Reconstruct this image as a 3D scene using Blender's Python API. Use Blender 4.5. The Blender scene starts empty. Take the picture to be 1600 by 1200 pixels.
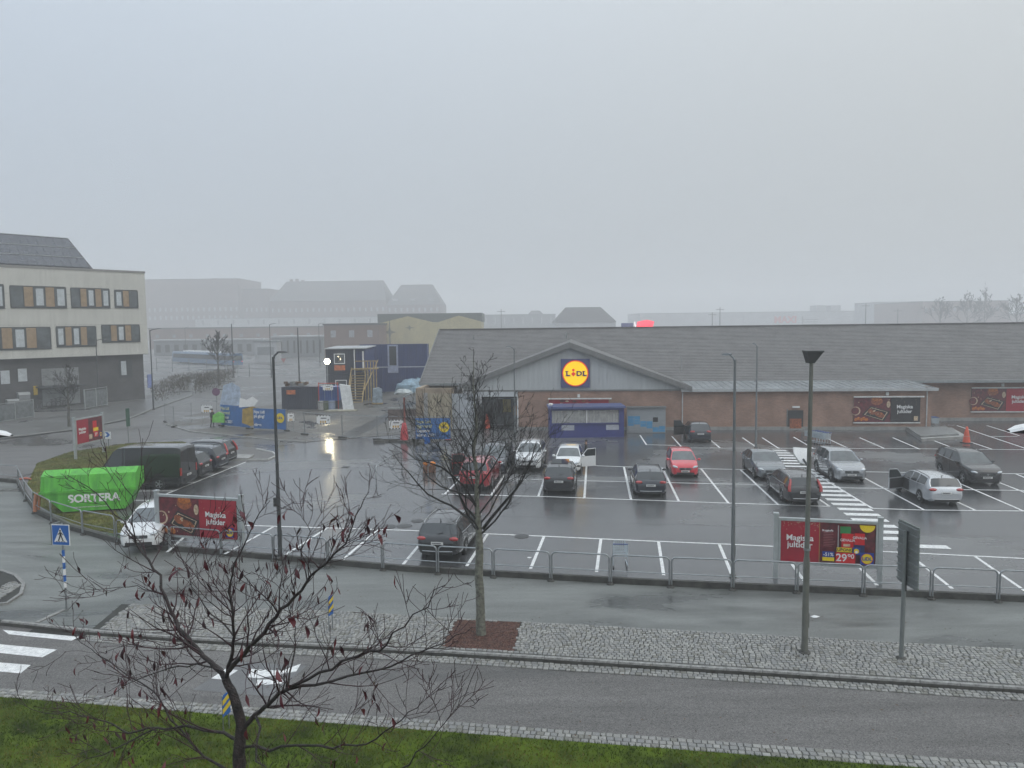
import bpy, math, random
from mathutils import Vector, Matrix

SC = bpy.context.scene
COL = SC.collection
R = math.radians
RN = random.Random(11)

# ---------------------------------------------------------------- camera
CAM_H, FPX = 9.4, 1200.0
CAM_M = Matrix.Rotation(R(90 - 4.4), 3, 'X') @ Matrix.Rotation(R(-0.7), 3, 'Z')
cam = bpy.data.cameras.new('camera')
cam.sensor_width = 36.0
cam.lens = 36.0 * FPX / 1600.0
cam.clip_start, cam.clip_end = 0.1, 6000
camo = bpy.data.objects.new('camera', cam)
camo.matrix_world = Matrix.Translation((0, 0, CAM_H)) @ CAM_M.to_4x4()
COL.objects.link(camo)
SC.camera = camo

# ---------------------------------------------------------------- sky, sun, exposure
SUN_EL, SUN_AZ = 38, 125          # a weak sun high behind the cloud, right of and behind the viewer
w = bpy.data.worlds.new('World')
SC.world = w
w.use_nodes = True
nt = w.node_tree
nt.nodes.clear()
sky = nt.nodes.new('ShaderNodeTexSky')
sky.sky_type = 'NISHITA'
sky.sun_disc = False
sky.sun_elevation = R(SUN_EL)
sky.sun_rotation = R(SUN_AZ)
sky.air_density, sky.dust_density, sky.ozone_density = 1.0, 5.0, 1.0
hs = nt.nodes.new('ShaderNodeHueSaturation')
hs.inputs['Saturation'].default_value = 0.35
nt.links.new(sky.outputs[0], hs.inputs['Color'])
# closed cloud: an even grey that brightens towards the zenith as overcast skies do
tc = nt.nodes.new('ShaderNodeTexCoord')
sp = nt.nodes.new('ShaderNodeSeparateXYZ')
nt.links.new(tc.outputs['Generated'], sp.inputs[0])
def mnode(op, a, b):
    n = nt.nodes.new('ShaderNodeMath')
    n.operation = op
    for i, q in enumerate((a, b)):
        if isinstance(q, (int, float)): n.inputs[i].default_value = q
        else: nt.links.new(q, n.inputs[i])
    return n.outputs[0]
grad = mnode('ADD', mnode('MULTIPLY', mnode('POWER', mnode('MAXIMUM', sp.outputs[2], 0.0), 1.7), 2.1), 1.0)
cl = nt.nodes.new('ShaderNodeMix')
cl.data_type, cl.blend_type = 'RGBA', 'MULTIPLY'
cl.inputs[0].default_value = 1.0
side = nt.nodes.new('ShaderNodeMix')      # bluer to the left, warmer grey on the sun's side
side.data_type = 'RGBA'
nt.links.new(mnode('ADD', mnode('MULTIPLY', sp.outputs[0], 0.75), 0.5), side.inputs[0])
side.clamp_factor = True
side.inputs[6].default_value = (5.25, 6.10, 7.15, 1)
side.inputs[7].default_value = (6.15, 6.50, 6.60, 1)
nt.links.new(side.outputs[2], cl.inputs[6])
nt.links.new(grad, cl.inputs[7])
mx = nt.nodes.new('ShaderNodeMix')
mx.data_type = 'RGBA'
mx.inputs[0].default_value = 0.85
nt.links.new(hs.outputs[0], mx.inputs[6])
nt.links.new(cl.outputs[2], mx.inputs[7])
bg = nt.nodes.new('ShaderNodeBackground')
bg.inputs['Strength'].default_value = 0.09
nt.links.new(mx.outputs[2], bg.inputs['Color'])
wo = nt.nodes.new('ShaderNodeOutputWorld')
nt.links.new(bg.outputs[0], wo.inputs['Surface'])

sun = bpy.data.lights.new('sun', 'SUN')
sun.energy = 0.5
sun.angle = R(40)
sun.color = (1.0, 0.97, 0.93)
suno = bpy.data.objects.new('sun', sun)
sd = Vector((math.sin(R(SUN_AZ)) * math.cos(R(SUN_EL)), math.cos(R(SUN_AZ)) * math.cos(R(SUN_EL)), math.sin(R(SUN_EL))))
suno.rotation_euler = sd.to_track_quat('Z', 'Y').to_euler()
COL.objects.link(suno)

vs = SC.view_settings
vs.view_transform = 'Standard'
vs.look = 'None'
vs.exposure = 0.0
vs.gamma = 1.0
vs.use_curve_mapping = False
SC.render.engine = 'CYCLES'
cy = SC.cycles
cy.max_bounces, cy.diffuse_bounces, cy.glossy_bounces = 5, 2, 2
cy.transmission_bounces, cy.volume_bounces, cy.transparent_max_bounces = 2, 4, 4
cy.use_adaptive_sampling = True
cy.adaptive_threshold = 0.03
cy.use_denoising = True
try:
    cy.denoiser = 'OPENIMAGEDENOISE'
except Exception:
    pass
cy.sample_clamp_indirect = 4.0
cy.caustics_reflective = cy.caustics_refractive = False


# ---------------------------------------------------------------- helpers
def ray(u, v):
    return CAM_M @ Vector(((u - 800) / FPX, -(v - 600) / FPX, -1))

def at(u, v, z=0.0):
    """the place on the level z that the photograph shows at (u, v)"""
    d = ray(u, v)
    k = (z - CAM_H) / d.z
    return Vector((d.x * k, d.y * k, z))

def atY(u, v, Y):
    d = ray(u, v)
    k = Y / d.y
    return Vector((d.x * k, Y, CAM_H + d.z * k))

def tag(o, label=None, cat=None, group=None, kind=None):
    if label: o['label'] = label
    if cat: o['category'] = cat
    if group: o['group'] = group
    if kind: o['kind'] = kind
    return o

def thing(name, label, cat, loc=(0, 0, 0), rz=0.0, group=None):
    o = bpy.data.objects.new(name, None)
    o.empty_display_size = 0.2
    COL.objects.link(o)
    o.location = loc
    o.rotation_euler = (0, 0, rz)
    return tag(o, label, cat, group)

def copy_tree(o, parent=None):
    c = o.copy()
    COL.objects.link(c)
    if parent: c.parent = parent
    for ch in list(o.children):
        copy_tree(ch, c)
    return c

def mesh_obj(name, me, parent=None, loc=None, rz=0.0):
    o = bpy.data.objects.new(name, me)
    COL.objects.link(o)
    if parent: o.parent = parent
    if loc is not None: o.location = loc
    o.rotation_euler = (0, 0, rz)
    return o

class MB:
    def __init__(s):
        s.v, s.f, s.m = [], [], []
    def add(s, vs, fs, m=0):
        b = len(s.v)
        s.v += [tuple(p) for p in vs]
        s.f += [tuple(i + b for i in f) for f in fs]
        s.m += [m] * len(fs)
        return s
    def poly(s, pts, m=0):
        return s.add(pts, [tuple(range(len(pts)))], m)
    def box(s, c, d, rz=0.0, m=0, tilt=None):
        x, y, z = d[0] / 2, d[1] / 2, d[2] / 2
        P = [Vector(p) for p in ((-x, -y, -z), (x, -y, -z), (x, y, -z), (-x, y, -z), (-x, -y, z), (x, -y, z), (x, y, z), (-x, y, z))]
        if tilt is not None: P = [tilt @ p for p in P]
        if rz:
            q = Matrix.Rotation(rz, 3, 'Z')
            P = [q @ p for p in P]
        c = Vector(c)
        return s.add([p + c for p in P], [(0, 3, 2, 1), (4, 5, 6, 7), (0, 1, 5, 4), (1, 2, 6, 5), (2, 3, 7, 6), (3, 0, 4, 7)], m)
    def bx(s, x0, x1, y0, y1, z0, z1, m=0):
        return s.box(((x0 + x1) / 2, (y0 + y1) / 2, (z0 + z1) / 2), (abs(x1 - x0), abs(y1 - y0), abs(z1 - z0)), 0, m)
    def prism(s, pts, ext, m=0):
        """closed prism: planar polygon pts (3D) swept by the vector ext"""
        n = len(pts)
        P = [Vector(p) for p in pts]
        e = Vector(ext)
        nrm = Vector((0, 0, 0))
        for i in range(n):
            nrm += P[i].cross(P[(i + 1) % n])
        if nrm.dot(e) < 0: P = P[::-1]
        return s.add(P + [p + e for p in P], [tuple(range(n - 1, -1, -1)), tuple(range(n, 2 * n))] + [(i, (i + 1) % n, n + (i + 1) % n, n + i) for i in range(n)], m)
    def tube(s, pts, r, n=6, m=0, cap=True):
        P = [Vector(p) for p in pts]
        k = len(P)
        rs = r if isinstance(r, (list, tuple)) else [r] * k
        vs, fs = [], []
        up = None
        for i in range(k):
            t = (P[min(i + 1, k - 1)] - P[max(i - 1, 0)])
            if t.length < 1e-9: t = Vector((0, 0, 1))
            t.normalize()
            if up is None:
                up = t.orthogonal().normalized()
            else:
                up = (up - t * up.dot(t))
                up = up.normalized() if up.length > 1e-6 else t.orthogonal().normalized()
            b = t.cross(up)
            for j in range(n):
                a = 2 * math.pi * j / n
                vs.append(P[i] + (up * math.cos(a) + b * math.sin(a)) * rs[i])
        for i in range(k - 1):
            for j in range(n):
                fs.append((i * n + j, i * n + (j + 1) % n, (i + 1) * n + (j + 1) % n, (i + 1) * n + j))
        if cap:
            fs.append(tuple(range(n - 1, -1, -1)))
            fs.append(tuple(range((k - 1) * n, k * n)))
        return s.add(vs, fs, m)
    def lathe(s, prof, c=(0, 0, 0), n=12, m=0, axis='Z'):
        vs, fs = [], []
        k = len(prof)
        for (r, h) in prof:
            for j in range(n):
                a = 2 * math.pi * j / n
                p = (r * math.cos(a), r * math.sin(a), h)
                if axis == 'Y': p = (p[0], p[2], -p[1])
                if axis == 'X': p = (p[2], p[0], p[1])
                vs.append((p[0] + c[0], p[1] + c[1], p[2] + c[2]))
        for i in range(k - 1):
            for j in range(n):
                fs.append((i * n + j, i * n + (j + 1) % n, (i + 1) * n + (j + 1) % n, (i + 1) * n + j))
        fs.append(tuple(range(n - 1, -1, -1)))
        fs.append(tuple(range((k - 1) * n, k * n)))
        return s.add(vs, fs, m)
    def ball(s, c, d, n=8, k=5, m=0):
        prof = [(max(math.sin(math.pi * i / k), 0.02), -math.cos(math.pi * i / k)) for i in range(k + 1)]
        b = len(s.v)
        s.lathe(prof, (0, 0, 0), n, m)
        for i in range(b, len(s.v)):
            p = s.v[i]
            s.v[i] = (c[0] + p[0] * d[0], c[1] + p[1] * d[1], c[2] + p[2] * d[2])
        return s
    def mesh(s, name, mats, smooth=None):
        me = bpy.data.meshes.new(name)
        me.from_pydata(s.v, [], s.f)
        for mt in (mats if isinstance(mats, (list, tuple)) else [mats]):
            me.materials.append(mt)
        if any(s.m): me.polygons.foreach_set('material_index', s.m)
        if smooth is not None:
            me.polygons.foreach_set('use_smooth', [True] * len(me.polygons))
            me.set_sharp_from_angle(angle=R(smooth))
        me.update()
        return me
    def build(s, name, mats, parent=None, loc=None, rz=0.0, smooth=None):
        return mesh_obj(name, s.mesh(name, mats, smooth), parent, loc, rz)

def fan(pts, z):     # flat sheet at height z from pixel or world corners
    return [(p[0], p[1], z) for p in pts]

# ---------------------------------------------------------------- materials
MATS = {}
def nd(t, ty, **kw):
    n = t.nodes.new(ty)
    for k, v in kw.items():
        setattr(n, k, v)
    return n

def mat(name, col, rough=0.6, metal=0.0, var=0.12, scale=2.0, bump=0.0, bscale=None, coat=0.0, emit=0.0, spec=0.5, world=False, streak=0.0, col2=None):
    """plain procedural material: base colour broken up by noise, optional fine relief and rain streaks"""
    if name in MATS: return MATS[name]
    m = bpy.data.materials.new(name)
    m.use_nodes = True
    t = m.node_tree
    b = t.nodes['Principled BSDF']
    b.inputs['Roughness'].default_value = rough
    b.inputs['Metallic'].default_value = metal
    b.inputs['Coat Weight'].default_value = coat
    b.inputs['Coat Roughness'].default_value = 0.03
    b.inputs['Specular IOR Level'].default_value = spec
    if world:
        co = nd(t, 'ShaderNodeNewGeometry').outputs['Position']
    else:
        co = nd(t, 'ShaderNodeTexCoord').outputs['Object']
    c2 = col2 or tuple(c * (1 - 2.2 * var) for c in col)
    if var > 0 or col2:
        nz = nd(t, 'ShaderNodeTexNoise')
        nz.inputs['Scale'].default_value = scale
        nz.inputs['Detail'].default_value = 6
        nz.inputs['Roughness'].default_value = 0.65
        t.links.new(co, nz.inputs['Vector'])
        src = nz.outputs['Fac']
        if streak > 0:
            mp = nd(t, 'ShaderNodeMapping')
            mp.inputs['Scale'].default_value = (3.0, 3.0, 0.18)
            t.links.new(co, mp.inputs['Vector'])
            n2 = nd(t, 'ShaderNodeTexNoise')
            n2.inputs['Scale'].default_value = 1.3
            n2.inputs['Detail'].default_value = 5
            t.links.new(mp.outputs[0], n2.inputs['Vector'])
            mm = nd(t, 'ShaderNodeMix')
            mm.inputs[0].default_value = streak
            t.links.new(src, mm.inputs[2])
            t.links.new(n2.outputs['Fac'], mm.inputs[3])
            src = mm.outputs[0]
        rp = nd(t, 'ShaderNodeValToRGB')
        rp.color_ramp.elements[0].position = 0.32
        rp.color_ramp.elements[0].color = (*c2, 1)
        rp.color_ramp.elements[1].position = 0.66
        rp.color_ramp.elements[1].color = (*[min(1, c * (1 + var * .6)) for c in col], 1)
        t.links.new(src, rp.inputs[0])
        t.links.new(rp.outputs[0], b.inputs['Base Color'])
        rr = nd(t, 'ShaderNodeMapRange')
        rr.inputs[3].default_value = max(0.02, rough - 0.12 * (1 if rough > .2 else .3))
        rr.inputs[4].default_value = min(1, rough + 0.12 * (1 if rough > .2 else .3))
        t.links.new(nz.outputs['Fac'], rr.inputs[0])
        t.links.new(rr.outputs[0], b.inputs['Roughness'])
    else:
        b.inputs['Base Color'].default_value = (*col, 1)
    if bump > 0:
        bn = nd(t, 'ShaderNodeTexNoise')
        bn.inputs['Scale'].default_value = bscale or scale * 8
        bn.inputs['Detail'].default_value = 3
        t.links.new(co, bn.inputs['Vector'])
        bp = nd(t, 'ShaderNodeBump')
        bp.inputs['Strength'].default_value = bump
        bp.inputs['Distance'].default_value = 0.02
        t.links.new(bn.outputs['Fac'], bp.inputs['Height'])
        t.links.new(bp.outputs[0], b.inputs['Normal'])
    if emit > 0:
        b.inputs['Emission Color'].default_value = (*col, 1)
        b.inputs['Emission Strength'].default_value = emit
    MATS[name] = m
    return m

def asphalt(name, dark, light, wet, r_lo, r_hi, big=0.09, speck=0.0, along=(1, 1), rot=0.0, ior=1.38):
    """rain-wet asphalt: damp and standing-water patches drive colour, gloss and relief; chippings show as specks"""
    m = bpy.data.materials.new(name)
    m.use_nodes = True
    t = m.node_tree
    b = t.nodes['Principled BSDF']
    g = nd(t, 'ShaderNodeNewGeometry')
    mp = nd(t, 'ShaderNodeMapping')
    mp.inputs['Rotation'].default_value = (0, 0, rot)
    mp.inputs['Scale'].default_value = (along[0], along[1], 1)
    t.links.new(g.outputs['Position'], mp.inputs['Vector'])
    n1 = nd(t, 'ShaderNodeTexNoise')
    n1.inputs['Scale'].default_value = big
    n1.inputs['Detail'].default_value = 7
    n1.inputs['Roughness'].default_value = 0.58
    n1.inputs['Distortion'].default_value = 0.6
    t.links.new(mp.outputs[0], n1.inputs['Vector'])
    n2 = nd(t, 'ShaderNodeTexNoise')
    n2.inputs['Scale'].default_value = 55
    n2.inputs['Detail'].default_value = 3
    t.links.new(g.outputs['Position'], n2.inputs['Vector'])
    wetr = nd(t, 'ShaderNodeMapRange')
    wetr.interpolation_type = 'SMOOTHSTEP'
    wetr.inputs[1].default_value = 0.62 - 0.3 * wet
    wetr.inputs[2].default_value = 0.78 - 0.3 * wet
    t.links.new(n1.outputs['Fac'], wetr.inputs[0])
    rr = nd(t, 'ShaderNodeMapRange')
    rr.inputs[3].default_value = r_hi
    rr.inputs[4].default_value = r_lo
    t.links.new(wetr.outputs[0], rr.inputs[0])
    t.links.new(rr.outputs[0], b.inputs['Roughness'])
    c1 = nd(t, 'ShaderNodeMix', data_type='RGBA')
    c1.inputs[6].default_value = (*light, 1)
    c1.inputs[7].default_value = (*dark, 1)
    t.links.new(wetr.outputs[0], c1.inputs[0])
    # second, finer break-up of tone
    n3 = nd(t, 'ShaderNodeTexNoise')
    n3.inputs['Scale'].default_value = 0.9
    m4 = nd(t, 'ShaderNodeMapping')
    m4.inputs['Rotation'].default_value = (0, 0, R(9))
    m4.inputs['Scale'].default_value = (0.22, 1.5, 1)
    t.links.new(g.outputs['Position'], m4.inputs['Vector'])
    n3.inputs['Detail'].default_value = 8
    n3.inputs['Roughness'].default_value = 0.7
    t.links.new(m4.outputs[0], n3.inputs['Vector'])
    m3 = nd(t, 'ShaderNodeMapRange')
    m3.inputs[1].default_value, m3.inputs[2].default_value = 0.3, 0.7
    m3.inputs[3].default_value, m3.inputs[4].default_value = 0.72, 1.22
    t.links.new(n3.outputs['Fac'], m3.inputs[0])
    mul = nd(t, 'ShaderNodeMix', data_type='RGBA', blend_type='MULTIPLY')
    mul.inputs[0].default_value = 1
    t.links.new(c1.outputs[2], mul.inputs[6])
    t.links.new(m3.outputs[0], mul.inputs[7])
    out = mul.outputs[2]
    if speck > 0:
        vo = nd(t, 'ShaderNodeTexVoronoi')
        vo.inputs['Scale'].default_value = 42
        t.links.new(g.outputs['Position'], vo.inputs['Vector'])
        sp = nd(t, 'ShaderNodeMapRange')
        sp.inputs[1].default_value, sp.inputs[2].default_value = 0.0, 1.0
        sp.inputs[3].default_value, sp.inputs[4].default_value = 1 - speck, 1 + speck * 1.3
        sx = nd(t, 'ShaderNodeSeparateColor')
        t.links.new(vo.outputs['Color'], sx.inputs[0])
        t.links.new(sx.outputs[0], sp.inputs[0])
        mu2 = nd(t, 'ShaderNodeMix', data_type='RGBA', blend_type='MULTIPLY')
        mu2.inputs[0].default_value = 1
        t.links.new(out, mu2.inputs[6])
        t.links.new(sp.outputs[0], mu2.inputs[7])
        out = mu2.outputs[2]
    t.links.new(out, b.inputs['Base Color'])
    b.inputs['IOR'].default_value = ior
    b.inputs['Specular IOR Level'].default_value = 0.5
    bs = nd(t, 'ShaderNodeMapRange')
    bs.inputs[3].default_value, bs.inputs[4].default_value = 0.4, 0.09
    t.links.new(wetr.outputs[0], bs.inputs[0])
    bp = nd(t, 'ShaderNodeBump')
    bp.inputs['Distance'].default_value = 0.006
    t.links.new(bs.outputs[0], bp.inputs['Strength'])
    t.links.new(n2.outputs['Fac'], bp.inputs['Height'])
    t.links.new(bp.outputs[0], b.inputs['Normal'])
    MATS[name] = m
    return m

def brick(name, c1, c2, mortar, scale=1.0):
    m = bpy.data.materials.new(name)
    m.use_nodes = True
    t = m.node_tree
    b = t.nodes['Principled BSDF']
    b.inputs['Roughness'].default_value = 0.8
    co = nd(t, 'ShaderNodeTexCoord').outputs['Object']
    sx = nd(t, 'ShaderNodeSeparateXYZ')
    t.links.new(co, sx.inputs[0])
    ad = nd(t, 'ShaderNodeMath', operation='ADD')
    t.links.new(sx.outputs[0], ad.inputs[0])
    t.links.new(sx.outputs[1], ad.inputs[1])
    cb = nd(t, 'ShaderNodeCombineXYZ')
    t.links.new(ad.outputs[0], cb.inputs[0])
    t.links.new(sx.outputs[2], cb.inputs[1])
    br = nd(t, 'ShaderNodeTexBrick')
    br.inputs['Scale'].default_value = scale
    br.inputs['Color1'].default_value = (*c1, 1)
    br.inputs['Color2'].default_value = (*c2, 1)
    br.inputs['Mortar'].default_value = (*mortar, 1)
    br.inputs['Brick Width'].default_value = 0.25
    br.inputs['Row Height'].default_value = 0.075
    br.inputs['Mortar Size'].default_value = 0.008
    t.links.new(cb.outputs[0], br.inputs['Vector'])
    nz = nd(t, 'ShaderNodeTexNoise')
    nz.inputs['Scale'].default_value = 0.7
    nz.inputs['Detail'].default_value = 6
    t.links.new(co, nz.inputs['Vector'])
    mr = nd(t, 'ShaderNodeMapRange')
    mr.inputs[1].default_value, mr.inputs[2].default_value, mr.inputs[3].default_value, mr.inputs[4].default_value = .3, .7, .75, 1.15
    t.links.new(nz.outputs['Fac'], mr.inputs[0])
    mu = nd(t, 'ShaderNodeMix', data_type='RGBA', blend_type='MULTIPLY')
    mu.inputs[0].default_value = 1
    t.links.new(br.outputs['Color'], mu.inputs[6])
    t.links.new(mr.outputs[0], mu.inputs[7])
    t.links.new(mu.outputs[2], b.inputs['Base Color'])
    MATS[name] = m
    return m

A_LOT = asphalt('asphalt_lot', (0.064, 0.065, 0.067), (0.13, 0.13, 0.13), 0.88, 0.19, 0.36, 0.055, 0.0, (1, 1.6), ior=2.0)
A_PATH = asphalt('asphalt_path', (0.062, 0.066, 0.062), (0.17, 0.176, 0.166), 0.45, 0.2, 0.48, 0.22, 0.15, (0.5, 1.2), R(8), ior=1.42)
A_ROAD = asphalt('asphalt_road', (0.080, 0.077, 0.073), (0.130, 0.124, 0.118), 0.35, 0.4, 0.62, 0.35, 0.4, (0.12, 1.3), R(9))
A_STREET = asphalt('asphalt_street', (0.05, 0.049, 0.05), (0.13, 0.125, 0.122), 0.5, 0.18, 0.5, 0.1, 0.0, (1, 1), ior=1.45)
WHITE_LINE = mat('road_paint', (0.82, 0.82, 0.80), 0.45, var=0.10, col2=(.55, .55, .54), scale=7, world=True, bump=.1)
GRANITE = mat('granite', (0.30, 0.295, 0.28), 0.6, var=0.25, scale=9, bump=0.4, bscale=60)
GALV = mat('galvanised', (0.36, 0.38, 0.39), 0.42, 0.85, 0.12, 4)
STEEL = mat('grey_steel', (0.22, 0.235, 0.24), 0.45, 0.6, 0.12, 3, streak=.4)
BLACK = mat('black_plastic', (0.018, 0.018, 0.019), 0.45, var=0.1)
RUBBER = mat('tyre_rubber', (0.02, 0.02, 0.02), 0.75, var=0.1)
WHITE = mat('white_paint', (0.78, 0.78, 0.77), 0.4, var=0.05)
CONCRETE = mat('concrete', (0.33, 0.325, 0.31), 0.7, var=0.2, scale=1.5, bump=.3, streak=.3)
DARKC = mat('dark_concrete', (0.07, 0.068, 0.06), 0.75, var=0.3, scale=3, bump=.4)
# ================================================================ the setting: ground, car park, paths, road
ZP, ZR, ZL = -0.19, -0.33, -0.30      # footpath, road, lawn (the car park is level 0)

def proj(p):
    q = CAM_M.transposed() @ (Vector(p) - Vector((0, 0, CAM_H)))
    if q.z > -0.1: return None
    return 800 + FPX * q.x / -q.z, 600 - FPX * q.y / -q.z

def inframe(p, m=10):
    q = proj(p)
    return q is not None and -m < q[0] < 1600 + m and -m < q[1] < 1200 + m

def sheet(name, pix, z, m, parent=None, world=None, lvl=None):
    pts = world or [at(u, v, z if lvl is None else lvl) for u, v in pix]
    n = Vector((0, 0, 0))
    for i in range(len(pts)):
        n += Vector((pts[i][0], pts[i][1], 0)).cross(Vector((pts[(i + 1) % len(pts)][0], pts[(i + 1) % len(pts)][1], 0)))
    if n.z < 0: pts = pts[::-1]
    o = MB().poly([(p[0], p[1], z) for p in pts]).build(name, m, parent)
    if parent is None: o['kind'] = 'structure'
    return o

EDGE = [(-260, 740), (0, 747), (30, 750), (38, 763), (60, 796), (110, 820), (190, 842), (250, 851), (440, 867), (640, 884), (1000, 904), (1300, 917), (1600, 930), (2300, 960)]
EW = [at(u, v, 0) for u, v in EDGE]
g = sheet('ground', None, -0.46, mat('earth', (0.05, 0.05, 0.045), 0.8, world=True), world=[(-2500, -300, 0), (2500, -300, 0), (2500, 60, 0), (-2500, 60, 0)])
top = [Vector((-2500, EW[0].y, 0))] + EW + [Vector((2500, EW[-1].y, 0)), Vector((2500, 3000, 0)), Vector((-2500, 3000, 0))]
sheet('terrain', None, 0.0, A_STREET, world=top)

def poly_band(pl, w0, w1, z0, z1):
    """solid strip following a ground polyline, between offsets w0 and w1 (positive = towards the camera)"""
    b = MB()
    offs = []
    for i, p in enumerate(pl):
        t = (pl[min(i + 1, len(pl) - 1)] - pl[max(i - 1, 0)])
        t.z = 0
        t.normalize()
        offs.append(Vector((t.y, -t.x, 0)))
    for i in range(len(pl) - 1):
        A0, A1 = pl[i] + offs[i] * w0, pl[i] + offs[i] * w1
        B0, B1 = pl[i + 1] + offs[i + 1] * w0, pl[i + 1] + offs[i + 1] * w1
        V = [(p.x, p.y, z) for z in (z0, z1) for p in (A0, A1, B1, B0)]
        b.add(V, [(4, 5, 6, 7), (1, 2, 6, 5), (3, 0, 4, 7)] + ([(0, 1, 5, 4)] if i == 0 else []) + ([(2, 3, 7, 6)] if i == len(pl) - 2 else []))
    return b
tag(poly_band(EW, 0.0, 0.17, -0.44, 0.025).build('edging_wall', DARKC), kind='structure')

lot_px = [(215, 845), (222, 800), (235, 783), (384, 722), (400, 706), (480, 690), (600, 676), (812, 668), (1460, 668), (1480, 655), (2100, 640)]
lot = sheet('car_park', None, 0.004, A_LOT, world=[at(u, v) for u, v in lot_px] + [p + Vector((0, 0.02, 0)) for p in EW[:6:-1]])

# near ground: footpath, cobbled strip, kerb, road, lawn
KERB = [(-300, 938), (55, 973), (143, 983), (300, 995), (560, 1008), (690, 1015), (1200, 1046), (1600, 1072), (2300, 1118)]
KW = [at(u, v, ZP + .02) for u, v in KERB]
path_w = [p + Vector((0, -.1, 0)) for p in EW] + [Vector((KW[-1].x, KW[-1].y, 0))] + [Vector((p.x, p.y, 0)) for p in KW[::-1]] + [Vector((-60, KW[0].y, 0)), Vector((-60, EW[0].y, 0))]
sheet('footpath', None, ZP, A_PATH, world=path_w)
LAWNU = [(-300, 1055), (0, 1077), (400, 1107), (700, 1129), (1200, 1166), (1600, 1195), (2300, 1245)]
LW = [at(u, v, ZR) for u, v in LAWNU]
road = sheet('road', None, ZR, A_ROAD, world=[Vector((p.x, p.y + .05, 0)) for p in KW] + [p for p in LW[::-1]])

def lerp_poly(pl, x):
    for i in range(len(pl) - 1):
        if pl[i].x <= x <= pl[i + 1].x:
            k = (x - pl[i].x) / (pl[i + 1].x - pl[i].x)
            return pl[i].lerp(pl[i + 1], k)
    return pl[0] if x < pl[0].x else pl[-1]

# granite kerb stones along the road
kerb = MB()
kb = tag(poly_band(KW, -0.02, 0.12, -0.44, ZP - 0.033).build('kerb', DARKC), kind='structure')  # kerb face below the stones: wetness and shade put into its dark colour
x = -17.0
while x < 20:
    L = 1.0 + RN.uniform(-.08, .08)
    a, b_ = lerp_poly(KW, x), lerp_poly(KW, x + L - 0.012)
    d = (b_ - a)
    c = (a + b_) / 2
    ang = math.atan2(d.y, d.x)
    s = MB().box((0, 0, 0), (d.length, 0.13, 0.055))
    for i in (4, 5, 6, 7):
        p = s.v[i]
        s.v[i] = (p[0] * .995, p[1] * .86, p[2])
    nrm = Vector((d.y, -d.x, 0)).normalized()
    cc = c + nrm * 0.05
    s.build('kerb_stone', GRANITE, kb, (cc.x, cc.y, ZP - 0.004 + RN.uniform(-.004, .004)), ang + RN.uniform(-.004, .004))
    x += L

# granite setts
SETT_M = [mat('sett_a', (0.285, 0.28, 0.26), 0.55, var=.2, scale=12), mat('sett_b', (0.235, 0.235, 0.225), 0.5, var=.2, scale=12),
          mat('sett_c', (0.335, 0.33, 0.305), 0.6, var=.2, scale=12), mat('sett_d', (0.20, 0.195, 0.17), 0.6, var=.2, scale=12)]
def sett_mesh(k):
    r = random.Random(k)
    b = MB()
    x, y = 0.5, 0.5
    lo = [(-x, -y, -.9), (x, -y, -.9), (x, y, -.9), (-x, y, -.9)]
    mid = [(p[0] * r.uniform(.97, 1.0), p[1] * r.uniform(.97, 1.0), -.12) for p in lo]
    hi = [(p[0] * r.uniform(.80, .9), p[1] * r.uniform(.80, .9), r.uniform(-.03, .05)) for p in lo]
    b.add(lo + mid + hi, [(0, 1, 5, 4), (1, 2, 6, 5), (2, 3, 7, 6), (3, 0, 4, 7), (4, 5, 9, 8), (5, 6, 10, 9), (6, 7, 11, 10), (7, 4, 8, 11), (8, 9, 10, 11)])
    return b
SETTS = [sett_mesh(k) for k in range(8)]
SETT_ME = [[s.mesh('sett', m) for m in SETT_M] for s in SETTS]

def lay_setts(parent, name_rest, A, Bp, x0, x1, rows, w, z, arc, seed, skip=None, solo=300):
    """rows of setts from edge line A (near) to edge line Bp (far)"""
    r = random.Random(seed)
    items = []
    for i in range(rows):
        x = x0 - r.uniform(0, w)
        while x < x1:
            ww = w * r.uniform(.78, 1.25)
            xc = x + ww / 2
            a, b_ = lerp_poly(A, xc), lerp_poly(Bp, xc)
            k = (i + .5) / rows
            if arc: k += arc * math.sin(xc * 2 * math.pi / 1.5) * math.sin(math.pi * k)
            p = a.lerp(b_, k)
            dpt = (b_ - a).length / rows
            ang = math.atan2(lerp_poly(A, xc + .5).y - a.y, .5) + (arc and math.cos(xc * 2 * math.pi / 1.5) * arc * 2.2) + r.uniform(-.06, .06)
            x += ww
            if skip and skip(p): continue
            items.append((p.x, p.y, ang, ww - .014, dpt * r.uniform(.86, .93), z + r.uniform(-.006, .006), r.randrange(8), r.choices(range(4), (5, 4, 2, 1.5))[0]))
    items.sort(key=lambda q: q[0] ** 2 + q[1] ** 2)
    vis = [q for q in items if inframe((q[0], q[1], q[5]), 0)]
    near = set(id(q) for q in vis[:solo])
    rest = MB()
    for q in items:
        px, py, ang, sw, sd, zz, k, mi = q
        if id(q) in near:
            o = mesh_obj('sett', SETT_ME[k][mi], parent, (px, py, zz), ang)
            o.scale = (sw, sd, 0.10)
        else:
            c, s_ = math.cos(ang), math.sin(ang)
            V = []
            for (vx, vy, vz) in SETTS[k].v:
                X, Y = vx * sw, vy * sd
                V.append((px + X * c - Y * s_, py + X * s_ + Y * c, zz + vz * .10))
            rest.add(V, SETTS[k].f, mi)
    if rest.v:
        tag(rest.build(name_rest, SETT_M, parent), kind='stuff')

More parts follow.
